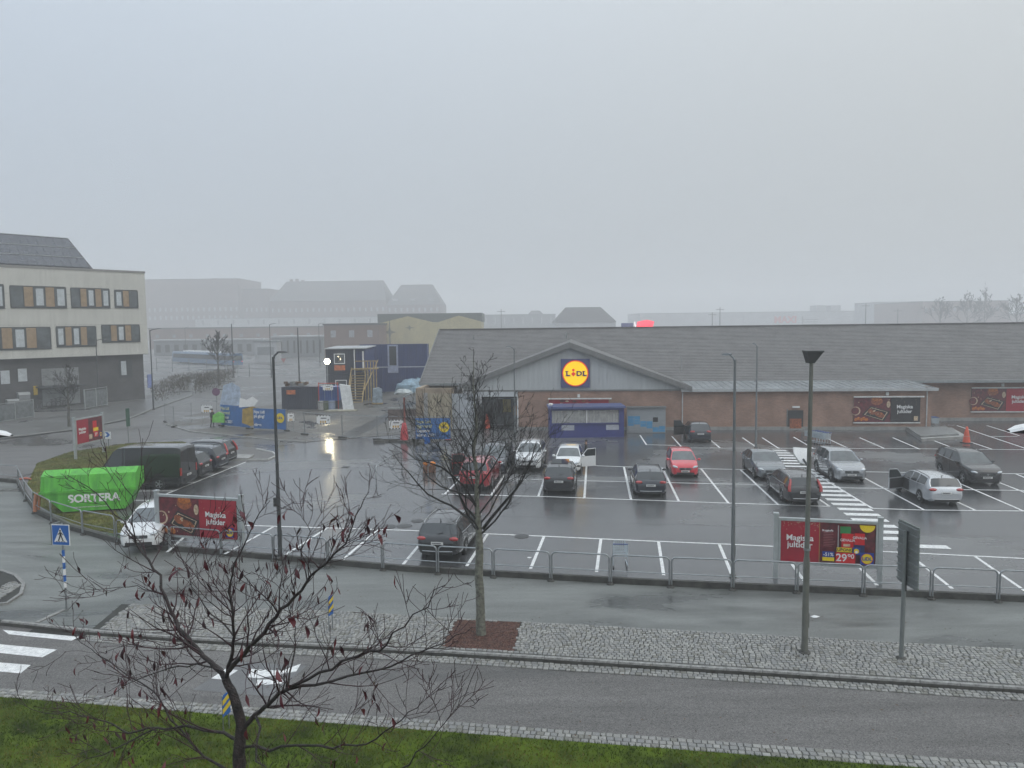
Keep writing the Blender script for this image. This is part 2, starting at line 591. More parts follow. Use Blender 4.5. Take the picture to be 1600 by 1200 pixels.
COBU = [(190, 944), (560, 957), (700, 966), (810, 972), (1200, 993), (1600, 1016), (2300, 1056)]
CU = [at(u, v, ZP) for u, v in COBU]
SAND = mat('joint_sand', (0.035, 0.035, 0.03), 0.8, var=.2, world=True)
KI = [Vector((p.x - .01, p.y + .06, 0)) for p in KW[2:]]
cob = sheet('cobbled_strip', None, ZP + .004, SAND, world=[Vector((p.x, p.y, 0)) for p in CU] + KI[::-1])
BEDPX = [(712, 969), (813, 973), (803, 1019), (690, 1013)]
BED = [at(u, v, ZP) for u, v in BEDPX]
def in_bed(p):
    n = 0
    for i in range(4):
        a, b_ = BED[i], BED[(i + 1) % 4]
        n += 1 if (b_.x - a.x) * (p.y - a.y) - (b_.y - a.y) * (p.x - a.x) < 0 else -1
    return abs(n) == 4
lay_setts(cob, 'setts', [Vector((p.x, p.y, 0)) for p in KI], [Vector((p.x, p.y, 0)) for p in CU], KI[0].x + .3, 18.5, 17, 0.145, ZP + .035, 0.03, 3, in_bed)
# gutter setts at the foot of the kerb, and the two-course edge of the lawn
GU = [Vector((p.x, p.y - .14, 0)) for p in KW]
GL = [Vector((p.x, p.y - .56, 0)) for p in KW]
gut = sheet('gutter', None, ZR + .004, SAND, world=GU[1:] + GL[:0:-1])
lay_setts(gut, 'gutter_setts', GL, GU, KW[1].x + 2.2, 17, 3, 0.16, ZR + .03, 0, 5, None, 200)
EU = LW
ELo = [at(u, v, ZR) for u, v in [(-300, 1068), (0, 1091), (400, 1123), (700, 1146), (1200, 1184), (1600, 1214), (2300, 1266)]]
led = sheet('lawn_edging', None, ZR + .004, SAND, world=[p + Vector((0, .03, 0)) for p in EU] + ELo[::-1])
lay_setts(led, 'edging_setts', ELo, EU, -15.5, 12.5, 3, 0.165, ZR + .04, 0, 9, None, 300)

# traffic island of setts at the far left
isl_px = [(-60, 893), (0, 894), (22, 902), (34, 915), (30, 930), (10, 944), (-60, 952)]
isl = sheet('traffic_island', isl_px, ZP + .05, SAND, lvl=ZP)
IA = [at(u, v, ZP) for u, v in [(-60, 951), (8, 943), (32, 929)]]
IB = [at(u, v, ZP) for u, v in [(-60, 894), (0, 895), (32, 916)]]
lay_setts(isl, 'setts', IA, IB, IA[0].x + .1, at(32, 920, ZP).x, 16, 0.16, ZP + .075, 0, 12, None, 0)
tag(poly_band([at(u, v, ZP) for u, v in isl_px], -0.12, 0.0, ZP, ZP + .085).build('island_kerb', GRANITE), kind='structure')

# bark-and-gravel bed of the street tree
bed = sheet('tree_bed', None, ZP + .02, mat('red_gravel', (0.115, 0.05, 0.036), 0.8, var=.3, scale=6, bump=.8, bscale=60, world=True), world=BED)
bb = MB()
r_ = random.Random(5)
for i in range(2600):
    a, b_ = r_.random(), r_.random()
    p = BED[3].lerp(BED[2], a).lerp(BED[0].lerp(BED[1], a), b_)
    s_ = r_.uniform(.012, .03)
    bb.box((p.x, p.y, ZP + .024), (s_, s_ * .8, s_ * .7), r_.uniform(0, 3), r_.choice((0, 0, 0, 1)))
tag(bb.build('gravel', [MATS['red_gravel'], mat('pale_gravel', (0.2, 0.12, 0.09), 0.8)], bed), kind='stuff')

# lawn: soil sheet and grass blades
def turf(name, pts, z, n, h, seed, c1, c2, c3):
    m = mat(name + '_soil', c2, 0.9, spec=.15, var=.35, scale=1.2, world=True)
    base = sheet(name, None, z, m, world=pts)
    r = random.Random(seed)
    xs, ys = [p[0] for p in pts], [p[1] for p in pts]
    def inside(x, y):
        c = False
        j = len(pts) - 1
        for i in range(len(pts)):
            if (pts[i][1] > y) != (pts[j][1] > y) and x < (pts[j][0] - pts[i][0]) * (y - pts[i][1]) / (pts[j][1] - pts[i][1]) + pts[i][0]:
                c = not c
            j = i
        return c
    b = MB()
    V, Fc, Mi = b.v, b.f, b.m
    k = 0
    while k < n:
        x, y = r.uniform(min(xs), max(xs)), r.uniform(min(ys), max(ys))
        if not inside(x, y) or not inframe((x, y, z), 40):
            k += .2
            continue
        k += 1
        tone = math.sin(x * 1.7 + math.sin(y * 2.3) * 1.4) + math.sin(y * 3.1 + x * .6) * .7 + r.gauss(0, .7)
        mi = 0 if tone < -.5 else (1 if tone < .9 else 2)
        hh = h * r.uniform(.5, 1.2) * (1.15 if mi == 0 else 1)
        for q in range(2):
            a = r.uniform(0, 6.28)
            wd = r.uniform(.006, .012) * (h / .07)
            lx, ly = math.cos(a) * wd, math.sin(a) * wd
            tx, ty = r.gauss(0, .5) * hh, r.gauss(0, .5) * hh
            n0 = len(V)
            V += [(x - lx, y - ly, z), (x + lx, y + ly, z), (x + tx, y + ty, z + hh)]
            Fc.append((n0, n0 + 1, n0 + 2))
            Mi.append(mi)
    tag(b.build('grass', [mat(name + '_g%d' % (k + 1), c, 0.8, spec=.15) for k, c in enumerate((c1, c2, c3))], base), kind='stuff')
    return base
lawn_pts = [(p.x, p.y + .02) for p in ELo[:6]] + [(14, 6), (-16, 6)]
turf('lawn', lawn_pts, ZL, 60000, 0.06, 4, (0.034, 0.068, 0.003), (0.074, 0.112, 0.006), (0.155, 0.15, 0.026))
isl_grass = [(42, 757), (58, 724), (110, 706), (200, 693), (285, 690), (300, 696), (255, 722), (200, 752), (175, 790), (205, 838), (150, 829), (110, 817), (64, 792)]
turf('grass_island', [tuple(at(u, v))[:2] for u, v in isl_grass], 0.012, 24000, 0.09, 8, (0.09, 0.115, 0.024), (0.135, 0.14, 0.034), (0.18, 0.135, 0.05))

# pavements, yard
sheet('pavement', [(-200, 690), (0, 668), (60, 655), (165, 636), (236, 622), (300, 612), (300, 618), (236, 640), (200, 655), (120, 671), (40, 681), (-200, 706)], 0.09, mat('paving', (0.13, 0.13, 0.128), 0.35, var=.2, scale=.4, world=True))
tag(poly_band([at(u, v) for u, v in [(-200, 706), (40, 681), (120, 671), (200, 655), (236, 640), (300, 618)]], 0, .15, -.02, .11).build('pavement_kerb', CONCRETE), kind='structure')
yard_px = [(262, 664), (290, 650), (345, 640), (440, 632), (500, 628), (575, 612), (660, 606), (668, 652), (640, 678), (480, 691), (430, 688), (300, 675)]
sheet('construction_yard', yard_px, 0.03, asphalt('yard_asphalt', (0.04, 0.038, 0.036), (0.12, 0.112, 0.10), 0.45, 0.15, 0.6, 0.18), lvl=0)
tag(poly_band([at(u, v) for u, v in [(262, 664), (300, 675), (430, 688), (480, 691)]], 0, .14, -.02, .10).build('yard_kerb', CONCRETE), kind='structure')
sheet('trench_patch', [(533, 678), (560, 668), (640, 628), (655, 628), (580, 672), (548, 686)], 0.036, mat('fresh_asphalt', (0.022, 0.022, 0.022), 0.3, var=.2, world=True), lvl=0)
# concrete platform ahead of the parked cars and the splitter island with its pale kerb
sheet('splitter_island', [(356, 704), (400, 703), (424, 708), (431, 713), (418, 719), (352, 719)], 0.05, mat('brown_paving', (0.11, 0.10, 0.09), .4, var=.2, scale=1, world=True), lvl=0)
tag(poly_band([at(u, v) for u, v in [(352, 719.5), (418, 719), (431, 713), (424, 707.5), (400, 703)]], 0, .14, 0, .10).build('splitter_kerb', mat('pale_kerb', (.5, .5, .48), .5, var=.1)), kind='structure')
tag(MB().prism([at(u, v, .03) for u, v in [(350, 712), (397, 713), (388, 719), (350, 719)]], (0, 0, .14)).build('concrete_apron', CONCRETE), kind='structure')

# ---------------------------------------------------------------- painted lines on the car park
def stripe(a, b_, w, z, parent, name='parking_line', m=None):
    d = (b_ - a).normalized()
    n = Vector((-d.y, d.x, 0)) * w / 2
    k = max(1, int((b_ - a).length / 2.5))
    return MB().poly([(p.x, p.y, z) for p in (a - n, b_ - n, b_ + n, a + n)]).build(name, m or WHITE_LINE, parent)
LINES = [
 [(382, 821), (640, 829), (848, 838), (1000, 845), (1124, 850), (1400, 863), (1640, 875)],
 [(303, 826), (261, 863)], [(427, 823.5), (351, 866)], [(510, 826), (440, 871)], [(590, 828), (533, 877)], [(672, 831), (630, 882)], [(762, 834.5), (729, 885)],
 [(850, 838.5), (829, 889)], [(939, 842), (932, 894)], [(1029, 847), (1037, 899)], [(1124, 851), (1146, 904)], [(1218, 855), (1258, 910)], [(1316, 860), (1371, 915)],
 [(1418, 864.5), (1488, 920)], [(1524, 870), (1602, 924)],
 [(735, 725), (800, 726), (922, 727.5), (990, 730), (1165, 734)], [(1262, 736), (1400, 738), (1640, 741)],
 [(700, 746), (775, 748), (990, 753), (1165, 757), (1192, 758)], [(1290, 762), (1560, 766), (1640, 767)],
 [(690, 772), (850, 776), (990, 781), (1130, 786), (1220, 789), (1296, 791.5)], [(1362, 794.5), (1440, 797), (1640, 799)],
 [(741, 726), (695, 772)], [(800, 726), (767, 774)], [(858, 727), (841, 776)], [(916.5, 728), (913, 779)], [(975, 730), (986, 781)], [(1035, 731), (1061, 784)], [(1095, 732), (1138, 786)],
 [(1157, 734), (1216, 789)], [(1216, 736), (1296, 791.5)], [(1266, 736), (1363, 794.5)], [(1332, 737), (1443, 796.5)], [(1395, 738), (1525, 798)], [(1461, 739), (1600, 799)], [(1525, 740), (1625, 779)], [(1588, 741), (1650, 766)],
 [(235, 782), (384, 722)], [(175, 782), (232, 782)], [(215, 767.5), (272, 767)], [(240, 754.5), (303, 754)], [(270, 741.5), (334, 741)], [(305, 730), (363, 730)],
 [(1062, 700), (1400, 701), (1640, 703)], [(1050, 682), (1066, 700)], [(1107, 685), (1125, 700)], [(1160, 684), (1185, 701)], [(1191, 684), (1217, 701)], [(1240, 683), (1271, 701)], [(1290, 684), (1326, 701)],
 [(1343, 684), (1382, 701)], [(1395, 684), (1437, 702)], [(1455, 687), (1494, 702)], [(1505, 687), (1550, 702)], [(1495, 665), (1603, 701)], [(1542, 665), (1593, 681)], [(1549, 682), (1590, 682)],
 [(1000, 680), (1010, 695), (1056, 696)]]
zz = 0.008
for i, ln in enumerate(LINES):
    for j in range(len(ln) - 1):
        stripe(at(*ln[j]), at(*ln[j + 1]), 0.125, zz + (0.002 if len(ln) == 2 else 0.0) + 0.0005 * j, lot)
# crack sealing, repair patches and drains in the tarmac
r_ = random.Random(31)
TAR = mat('crack_tar', (.012, .012, .012), .25, var=.1, world=True)
for (u0, v0, u1, v1) in ((620, 800, 900, 812), (990, 818, 1190, 823), (1130, 745, 1180, 752), (560, 745, 640, 800), (1420, 830, 1600, 842), (900, 705, 1040, 712), (1250, 715, 1290, 790), (460, 800, 560, 790), (1230, 672, 1420, 695)):
    a, b_ = at(u0, v0), at(u1, v1)
    pts = [a.lerp(b_, k / 14) + Vector((r_.gauss(0, .12), r_.gauss(0, .12), 0)) * (0 < k < 14) for k in range(15)]
    c_ = MB()
    w_ = [r_.uniform(.006, .022) for k in range(15)]
    n_ = Vector((-(b_ - a).y, (b_ - a).x, 0)).normalized()
    V = [(p.x + n_.x * q * s, p.y + n_.y * q * s, .0062) for p, q in zip(pts, w_) for s in (-1, 1)]
    c_.add(V, [(2 * k + 1, 2 * k, 2 * k + 2, 2 * k + 3) for k in range(14)])
    c_.build('crack_seal', TAR, lot)
for (u, v) in ((700, 808), (1310, 838), (1010, 718), (540, 730)):
    p = at(u, v, .006)
    dg_ = MB().box((0, 0, 0), (.5, .5, .012)).build('drain_frame', mat('drain_iron', (.07, .07, .07), .5, .5), lot, p, R(-8))
    for k in range(6): MB().box((-.18 + k * .072, 0, .009), (.03, .4, .008)).build('drain_bar', BLACK, dg_)
# zebra walkway through the car park
za, zb = at(1211, 704), at(1366, 818)
zd = (zb - za).normalized()
zn = Vector((zd.y, -zd.x, 0))
row = Vector((1, -0.17, 0)).normalized()
s_ = 0.0
while s_ < 25.2:
    c = za + zd * s_
    if s_ < 23.6:
        a, b_ = c - row * .80, c + row * .80
    else:
        a, b_ = c + row * .1, c + row * 1.7
    MB().poly([(q.x, q.y, 0.014) for q in (a - zd * .26, b_ - zd * .26, b_ + zd * .26, a + zd * .26)][::(1 if True else -1)]).build('crossing_stripe', WHITE_LINE, lot)
    s_ += 1.06
# zebra crossing on the road
for q in ([(4, 984), (124, 995), (112, 1001), (14, 991)], [(-60, 1002), (0, 1006.5), (89, 1015), (66, 1027), (-60, 1014)], [(-60, 1031), (0, 1035), (48, 1039), (32, 1052), (-60, 1044)]):
    MB().poly([tuple(at(u, v, ZR + .005)) for u, v in q][::-1]).build('crossing_stripe', WHITE_LINE, road)
# speed hump with painted teeth
hp = MB().poly([tuple(at(u, v, ZR + .006)) for u, v in [(300, 1078), (372, 1034), (480, 1040), (425, 1088)]][::-1]).build('speed_hump', mat('hump_asphalt', (0.15, 0.15, 0.15), .5, var=.15, world=True), road)
for q in ([(392, 1045), (440, 1048), (470, 1037), (463, 1049), (405, 1060), (388, 1058)], [(402, 1062), (446, 1061), (440, 1068), (400, 1071)], [(330, 1060), (352, 1045), (372, 1047), (350, 1062)]):
    MB().poly([tuple(at(u, v, ZR + .011)) for u, v in q][::-1]).build('hump_marking', WHITE_LINE, road)
tag(poly_band([at(57, 973, ZP), at(99, 953, ZP)], -.06, .08, ZP - .1, ZP + .025).build('kerb_return', GRANITE), kind='structure')
# a few fallen leaves
fl = MB()
r_ = random.Random(15)
for i in range(260):
    u_, v_ = r_.uniform(0, 1600), r_.uniform(905, 1200)
    p = at(u_, v_, ZP + .05)
    zz_ = ZL + .06 if v_ > 1130 + (u_ - 700) * .075 else ZR + .012 if v_ > 1040 + (u_ - 900) * .07 else ZP + .06 if v_ > 990 else ZP + .012
    p = at(u_, v_, zz_)
    a_, s_ = r_.uniform(0, 6.28), r_.uniform(.025, .05)
    c_, d_ = math.cos(a_) * s_, math.sin(a_) * s_
    fl.add([(p.x - c_, p.y - d_, zz_), (p.x + d_ * .45, p.y - c_ * .45, zz_ + .008), (p.x + c_, p.y + d_, zz_ + .004), (p.x - d_ * .45, p.y + c_ * .45, zz_ + .008)], [(0, 1, 2, 3)], r_.randrange(2))
tag(fl.build('fallen_leaves', [mat('dead_leaf', (.10, .05, .02), .7), mat('dead_leaf_dark', (.03, .018, .012), .6)]), kind='stuff')
# litter on the path, manhole covers
for (u, v, rr) in ((632, 822, .36), (607, 823, .36), (652, 814, .3), (815, 838, .34)):
    p = at(u, v, 0.006)
    c = MB().lathe([(rr, 0), (rr, .012), (rr * .9, .012), (rr * .88, .008), (rr * .5, .008), (rr * .48, .014)], (0, 0, 0), 20).build('manhole_cover', mat('cast_iron', (.10, .10, .10), .4, .6, .2, 8), None, p)
    tag(c, {632: 'round iron manhole cover in the lane, middle of the left three', 607: 'round iron manhole cover beside the near bay line, leftmost', 652: 'smaller round manhole cover set behind the other two', 815: 'round manhole cover lying just inside a near parking bay'}[u], 'manhole cover')
for (u, v, s, z, lb) in ((1226, 914, .10, ZP, 'small white scrap of litter below the right billboard'), (1273, 964, .22, ZP, 'white crumpled paper on the footpath beside the tall lamp post'), (827, 872, .16, 0, 'white paper scrap in a bay behind the bare tree')):
    b = MB()
    r_ = random.Random(u)
    n = 9
    ring = [(math.cos(6.283 * i / n) * s * r_.uniform(.5, .8), math.sin(6.283 * i / n) * s * r_.uniform(.3, .5), r_.uniform(0.005, .03)) for i in range(n)]
    b.add(ring + [(0, 0, .05)], [(i, (i + 1) % n, n) for i in range(n)])
    tag(b.build('paper_scrap', WHITE, None, at(u, v, z + .004)), lb, 'litter')
# ================================================================ vehicles
def paint(name, c, metal=0.0, rough=0.2):
    return mat('paint_' + name, c, rough, metal, 0, 1.5, coat=1.0)
GLASS = mat('car_glass', (0.03, 0.035, 0.038), 0.05, var=0.0, spec=0.9)
GLASS_L = mat('windscreen_glass', (0.095, 0.11, 0.115), 0.08, var=0.25, scale=1.2, spec=1.0)  # paler than the other glass: sky reflection put into the base colour
RIM = mat('alloy_rim', (0.42, 0.43, 0.44), 0.35, 0.8, 0.1)
LAMP_CLEAR = mat('headlamp', (0.62, 0.66, 0.68), 0.12, 0.2, 0.15, 9, coat=1)
LAMP_RED = mat('tail_lamp', (0.42, 0.012, 0.012), 0.16, 0, 0.15, 9, coat=1)
LAMP_LIT = mat('tail_lamp_lit', (0.9, 0.03, 0.02), 0.2, 0, 0, emit=1.5)
PLATE = mat('number_plate', (0.7, 0.7, 0.68), 0.4, var=.05)
INTER = mat('car_interior', (0.02, 0.02, 0.022), 0.8, var=.1)

def interp(tab, s):
    if s <= tab[0][0]: return tab[0][1]
    for i in range(len(tab) - 1):
        if s <= tab[i + 1][0]:
            k = (s - tab[i][0]) / (tab[i + 1][0] - tab[i][0])
            return tab[i][1] + k * (tab[i + 1][1] - tab[i][1])
    return tab[-1][1]

WID = [(0, .70), (.012, .80), (.03, .87), (.07, .94), (.15, .985), (.3, 1), (.75, 1), (.88, .975), (.95, .93), (.985, .87), (1, .80)]
WIDV = [(0, .70), (.02, .84), (.06, .92), (.15, .98), (.3, 1), (.97, 1), (1, .97)]
KINDS = {
 'hatch': dict(L=3.9, W=1.68, H=1.49, wr=.29, wf=.185, wb=.825, c=.235, w=.42, r=.90, b=.972, B=.53, C=.76, D=.86, top=[(0, .36), (.008, .44), (.03, .53), (.07, .575), (.15, .62), (.235, .655), (.42, .945), (.48, .98), (.6, 1), (.78, .985), (.90, .94), (.972, .66), (.99, .60), (1, .46)], belt=[(.2, .62), (.9, .68)]),
 'estate': dict(L=4.8, W=1.84, H=1.48, wr=.325, wf=.19, wb=.775, c=.275, w=.42, r=.915, b=.972, B=.53, C=.69, D=.875, top=[(0, .34), (.006, .43), (.025, .52), (.06, .57), (.16, .62), (.275, .665), (.42, .95), (.48, .985), (.6, 1), (.8, .985), (.915, .945), (.972, .68), (.99, .62), (1, .46)], belt=[(.25, .63), (.9, .68)]),
 'suv': dict(L=4.55, W=1.86, H=1.69, wr=.36, wf=.19, wb=.79, c=.26, w=.415, r=.91, b=.972, B=.54, C=.71, D=.86, top=[(0, .36), (.006, .46), (.025, .55), (.06, .585), (.16, .625), (.26, .655), (.415, .95), (.48, .985), (.58, 1), (.8, .98), (.91, .935), (.972, .69), (.99, .62), (1, .42)], belt=[(.24, .63), (.9, .70)]),
 'sedan': dict(L=4.75, W=1.83, H=1.47, wr=.32, wf=.195, wb=.78, c=.29, w=.44, r=.72, b=.865, B=.55, C=.69, D=.76, top=[(0, .34), (.006, .43), (.025, .52), (.06, .57), (.16, .62), (.29, .665), (.44, .95), (.50, .985), (.6, 1), (.72, .965), (.865, .73), (.96, .71), (.985, .66), (1, .46)], belt=[(.27, .63), (.9, .68)]),
 'van': dict(L=5.6, W=2.06, H=2.52, wr=.35, wf=.17, wb=.76, c=.13, w=.27, r=.985, b=.992, B=.375, C=.45, D=.40, top=[(0, .24), (.006, .30), (.03, .40), (.07, .44), (.13, .48), (.27, .90), (.31, .965), (.38, .99), (.6, 1), (.94, .995), (.985, .975), (.992, .95), (1, .90)], belt=[(.1, .44), (1, .46)]),
}
WHEELS = {}
def wheel(wr, side):
    if wr not in WHEELS:
        t = MB().lathe([(wr * .66, -.10), (wr * .9, -.105), (wr, -.075), (wr, .075), (wr * .9, .105), (wr * .66, .10)], n=20, axis='Y')
        rm = MB().lathe([(wr * .66, -.085), (wr * .67, .085)], n=20, axis='Y', m=1)
        rm.lathe([(wr * .68, -.092), (wr * .68, -.100), (wr * .60, -.100), (wr * .58, -.088)], n=20, axis='Y')
        for k in range(5):
            a = k * 2 * math.pi / 5
            rm.box((math.cos(a) * wr * .33, -.093, math.sin(a) * wr * .33), (wr * .58, .02, wr * .16), tilt=Matrix.Rotation(-a, 3, 'Y'))
        rm.lathe([(wr * .15, -.108), (wr * .15, -.09)], n=10, axis='Y')
        WHEELS[wr] = (t.mesh('tyre', RUBBER, 40), rm.mesh('rim', [RIM, BLACK], 40))
    return WHEELS[wr]

def car(name, kind, pm, pos, fwd, label, group=None, tail='wide', rails=None, doors=(), lit=False, plate_f=True, clad=False, sun=None, rear_lift=False, scale=1.0, grille=True, dark_rim=False):
    K = KINDS[kind]
    L, W, H, wr = K['L'] * scale, K['W'] * scale, K['H'] * scale, K['wr']
    T = thing(name, label, 'van' if kind == 'van' else 'car', pos, math.atan2(fwd.y, fwd.x), group)
    ss = {0, 1, K['c'], K['w'], K['r'], K['b'], K['B'] - .011, K['B'] + .011, K['C'] - .011, K['C'] + .011, K['D'], (K['c'] + K['w']) / 2}
    ss |= {q[0] for q in K['top']} | {q[0] for q in WID if q[0] < .1 or q[0] > .9}
    Ra = wr * 1.13
    for wc in (K['wf'], K['wb']):
        for k in (-1, -.93, -.72, -.4, 0, .4, .72, .93, 1):
            ss.add(wc + k * Ra / L)
    ss = sorted(ss)
    ss = [s for i, s in enumerate(ss) if i == 0 or s - ss[i - 1] > .003]
    wid = WIDV if kind == 'van' else WID
    sec = []
    for s in ss:
        x = L / 2 - s * L
        hw = interp(wid, s) * W / 2
        zt = interp(K['top'], s) * H
        zb = 0.19 + max(0, .04 - s) * 2.0 + max(0, s - .93) * 1.6
        belt = min(interp(K['belt'], s) * H, zt - .075)
        h = zt - belt
        arch = None
        for wc in (K['wf'], K['wb']):
            dx = (s - wc) * L
            if abs(dx) < Ra * 1.001:
                za = wr + math.sqrt(max(0, Ra * Ra - dx * dx)) * .98
                if za > zb: arch = za
        yr = hw * (.955 - (.10 if kind == 'van' else .23) * min(1, h / .5))
        zm = (zb + belt) * .52
        p0, p1, p2 = (hw * .86, zb), (hw * .975, zb + .09), (hw, max(zm, zb + .12))
        if arch:
            p0, p1, p2 = (hw * .70, arch), (hw * .985, arch), (hw * 1.0, max(zm, arch + .03))
        sec.append([(x, y, z) for y, z in (p0, p1, p2, (hw * .972, max(belt, p2[1] + .02)), (yr, max(zt - .055 * min(1, h / .25), p2[1] + .04)), (yr * .8, zt - .01), (yr * .4, zt + .002), (0, zt + .006))])
    NP = 8
    groups = {}
    def put(key, a):
        groups.setdefault(key, MB()).add(a, [(0, 1, 2, 3)])
    for i in range(len(ss) - 1):
        sm = (ss[i] + ss[i + 1]) / 2
        for k in range(NP - 1):
            key = 'body'
            if k >= 4 and K['c'] < sm < K['w']: key = 'windscreen'
            elif k >= 4 and K['r'] < sm < K['b'] and kind != 'van': key = 'rear_window'
            elif k == 3 and K['c'] + .35 * (K['w'] - K['c']) < sm < K['D'] and not (abs(sm - K['B']) < .011 or abs(sm - K['C']) < .011):
                key = 'side_window%d' % (0 if sm < K['B'] else 1 if sm < K['C'] else 2)
            for sg in (1, -1):
                q = [sec[i][k], sec[i + 1][k], sec[i + 1][k + 1], sec[i][k + 1]]
                q = [(p[0], p[1] * sg, p[2]) for p in q]
                if sg > 0: q = q[::-1]
                kk = key + ('L' if sg > 0 else 'R') if key.startswith('side') else key
                put(kk, q)
        q = [sec[i][0], sec[i + 1][0]]
        groups['body'].add([(q[0][0], q[0][1], q[0][2]), (q[1][0], q[1][1], q[1][2]), (q[1][0], -q[1][1], q[1][2]), (q[0][0], -q[0][1], q[0][2])], [(0, 1, 2, 3)], 1)
    body = groups.pop('body')
    for e, fl in ((0, False), (-1, True)):
        ring = [p for p in sec[e]] + [(p[0], -p[1], p[2]) for p in sec[e][-2::-1]]
        body.poly(ring[::-1] if fl else ring)
    # weld
    idx, nv, mp = {}, [], []
    for p in body.v:
        key = (round(p[0], 4), round(p[1], 4), round(p[2], 4))
        if key not in idx:
            idx[key] = len(nv)
            nv.append(p)
        mp.append(idx[key])
    nf, nm = [], []
    for f, m_ in zip(body.f, body.m):
        g_ = []
        for i in f:
            if mp[i] not in g_: g_.append(mp[i])
        if len(g_) > 2:
            nf.append(tuple(g_))
            nm.append(m_)
    body.v, body.f, body.m = nv, nf, nm
    # pillars, rails along the roof edge
    def P(s, k):
        i = min(range(len(ss)), key=lambda j: abs(ss[j] - s))
        return sec[i][k]
    for sg in (1, -1):
        for rng in ((K['c'], K['w']), (K['w'], K['r']), (K['r'], K['b'])):
            pts = [(q[4][0], q[4][1] * sg, q[4][2]) for s, q in zip(ss, sec) if rng[0] - .001 <= s <= rng[1] + .001]
            if len(pts) > 1: body.tube(pts, .032 if rng[0] != K['w'] else .02, 5)
    bo = body.build('body', [pm, BLACK], T, smooth=38)
    for key, g_ in groups.items():
        nm_ = 'windscreen' if key == 'windscreen' else 'rear_window' if key == 'rear_window' else 'side_window'
        g_.build(nm_, GLASS_L if key == 'windscreen' else GLASS, T, smooth=50)
    MB().bx(-L * .46, L * .46, -W * .36, W * .36, .2, .55).build('underbody', BLACK, T)
    # shut lines and handles
    for sg in (1, -1):
        for s in (K['c'] + .045, K['B'], K['C'] + .02) if kind != 'van' else (.16, .385, .60):
            a = [P(s, k) for k in (1, 2, 3)]
            MB().tube([(p[0], (p[1] + .001) * sg, p[2]) for p in a], .006, 4).build('shut_line', BLACK, bo)
    for sg in (1, -1):
        for s in (K['B'] - .03, K['C'] - .0) if kind != 'van' else (.36,):
            p = P(s, 3)
            MB().box((p[0], (p[1] + .018) * sg, p[2] - .10), (.17, .03, .035)).build('door_handle', pm if kind != 'van' else BLACK, T)
    # bumpers, grille, lamps, plates
    xf, xr = L / 2, -L / 2
    hz = H * (.40 if kind == 'van' else .47)
    for sg in (1, -1):
        y = sg * W * .355
        hb = MB().ball((xf - .10, y, hz), (.15, .17, .075), 10, 6)
        for i, p in enumerate(hb.v): hb.v[i] = (p[0] - abs(p[1]) * .32 + .30 * abs(y), p[1], p[2] + (abs(p[1]) - abs(y)) * .2)
        hb.build('headlight', LAMP_CLEAR, T, smooth=60)
        lm = LAMP_LIT if lit else LAMP_RED
        if tail == 'tall':
            t_ = MB().tube([(xr + .02, sg * W * .425, H * .50), (xr + .05, sg * W * .425, H * .64), (xr + .16, sg * W * .385, H * .80), (xr + .27, sg * W * .365, H * .90)], [.09, .085, .065, .045], 8)
        elif tail == 'van':
            t_ = MB().box((xr + .02, sg * W * .455, H * .42), (.07, .13, .46))
        elif tail == 'corner':
            t_ = MB().ball((xr + .09, sg * W * .40, H * .60), (.10, .10, .14), 8, 6)
        else:
            t_ = MB().ball((xr + .075, sg * W * .355, H * .585), (.10, .20, .085), 10, 6)
        t_.build('tail_light', lm, T, smooth=60)
        p = P(K['c'] + .06, 3)
        mr = MB().ball((p[0] + .02, sg * (p[1] + .13), p[2] + .07), (.07, .11, .075 if kind != 'van' else .17), 8, 6)
        mr.box((p[0] + .02, sg * (p[1] + .03), p[2] + .04), (.05, .12, .03))
        mr.build('wing_mirror', pm if kind != 'van' else BLACK, T, smooth=60)
    if grille:
        gr = MB().box((xf + .002, 0, H * (.33 if kind == 'van' else .395)), (.03, W * .42, H * .085))
        for k in range(3): gr.box((xf + .012, 0, H * (.36 + .03 * k)), (.03, W * .42, .012), m=1)
        gr.build('grille', [BLACK, GALV], T)
        MB().lathe([(.055, 0), (.055, .02), (.02, .025)], (xf + .015, 0, H * .405), 12, axis='X').build('emblem', GALV, T)
    MB().box((xf - .03, 0, H * .21), (.09, W * .62, H * .085)).build('front_intake', BLACK, T)
    MB().box((xr + .03, 0, H * .185 + .04), (.10, W * .66, H * .09)).build('rear_diffuser', BLACK, T)
    rp = MB().box((xr - .004, 0, H * (.30 if kind == 'van' else .47)), (.02, .50, .11))
    rp.box((xr - .010, .02, H * (.30 if kind == 'van' else .47)), (.02, .36, .05), m=1)
    rp.build('number_plate', [PLATE, mat('plate_mark', (.25, .25, .26), .5, var=.5, scale=40)], T)
    if plate_f:
        fp = MB().box((xf + .012, 0, H * (.20 if kind == 'van' else .30)), (.02, .50, .11))
        fp.box((xf + .018, -.02, H * (.20 if kind == 'van' else .30)), (.02, .36, .05), m=1)
        fp.build('number_plate', [PLATE, MATS['plate_mark']], T)
    if kind == 'van':
        b = MB()
        b.box((xr - .004, 0, H * .53), (.012, .02, H * .80))
        b.build('rear_door_gap', BLACK, T)
        MB().box((xr - .015, -.10, H * .42), (.04, .05, .18)).build('door_handle', BLACK, T)
        d = MB()
        for sg in (1, -1):
            d.bx(-L * .47, L * .33, sg * W * .4985 - .004, sg * W * .4985 + .012, .62, .74)
        d.build('side_moulding', BLACK, T)
    else:
        MB().tube([(xr + .12, .0, H * .70), (xr + .16, -.22, H * .74)], .012, 4).build('rear_wiper', BLACK, T)
        MB().tube([(P(K['r'], 4)[0] + .25, 0, H * .985), (P(K['r'], 4)[0] + .12, 0, H * 1.035)], [.03, .012], 5).build('aerial', BLACK, T)
    # wheels
    tm, rm = wheel(wr, 1)
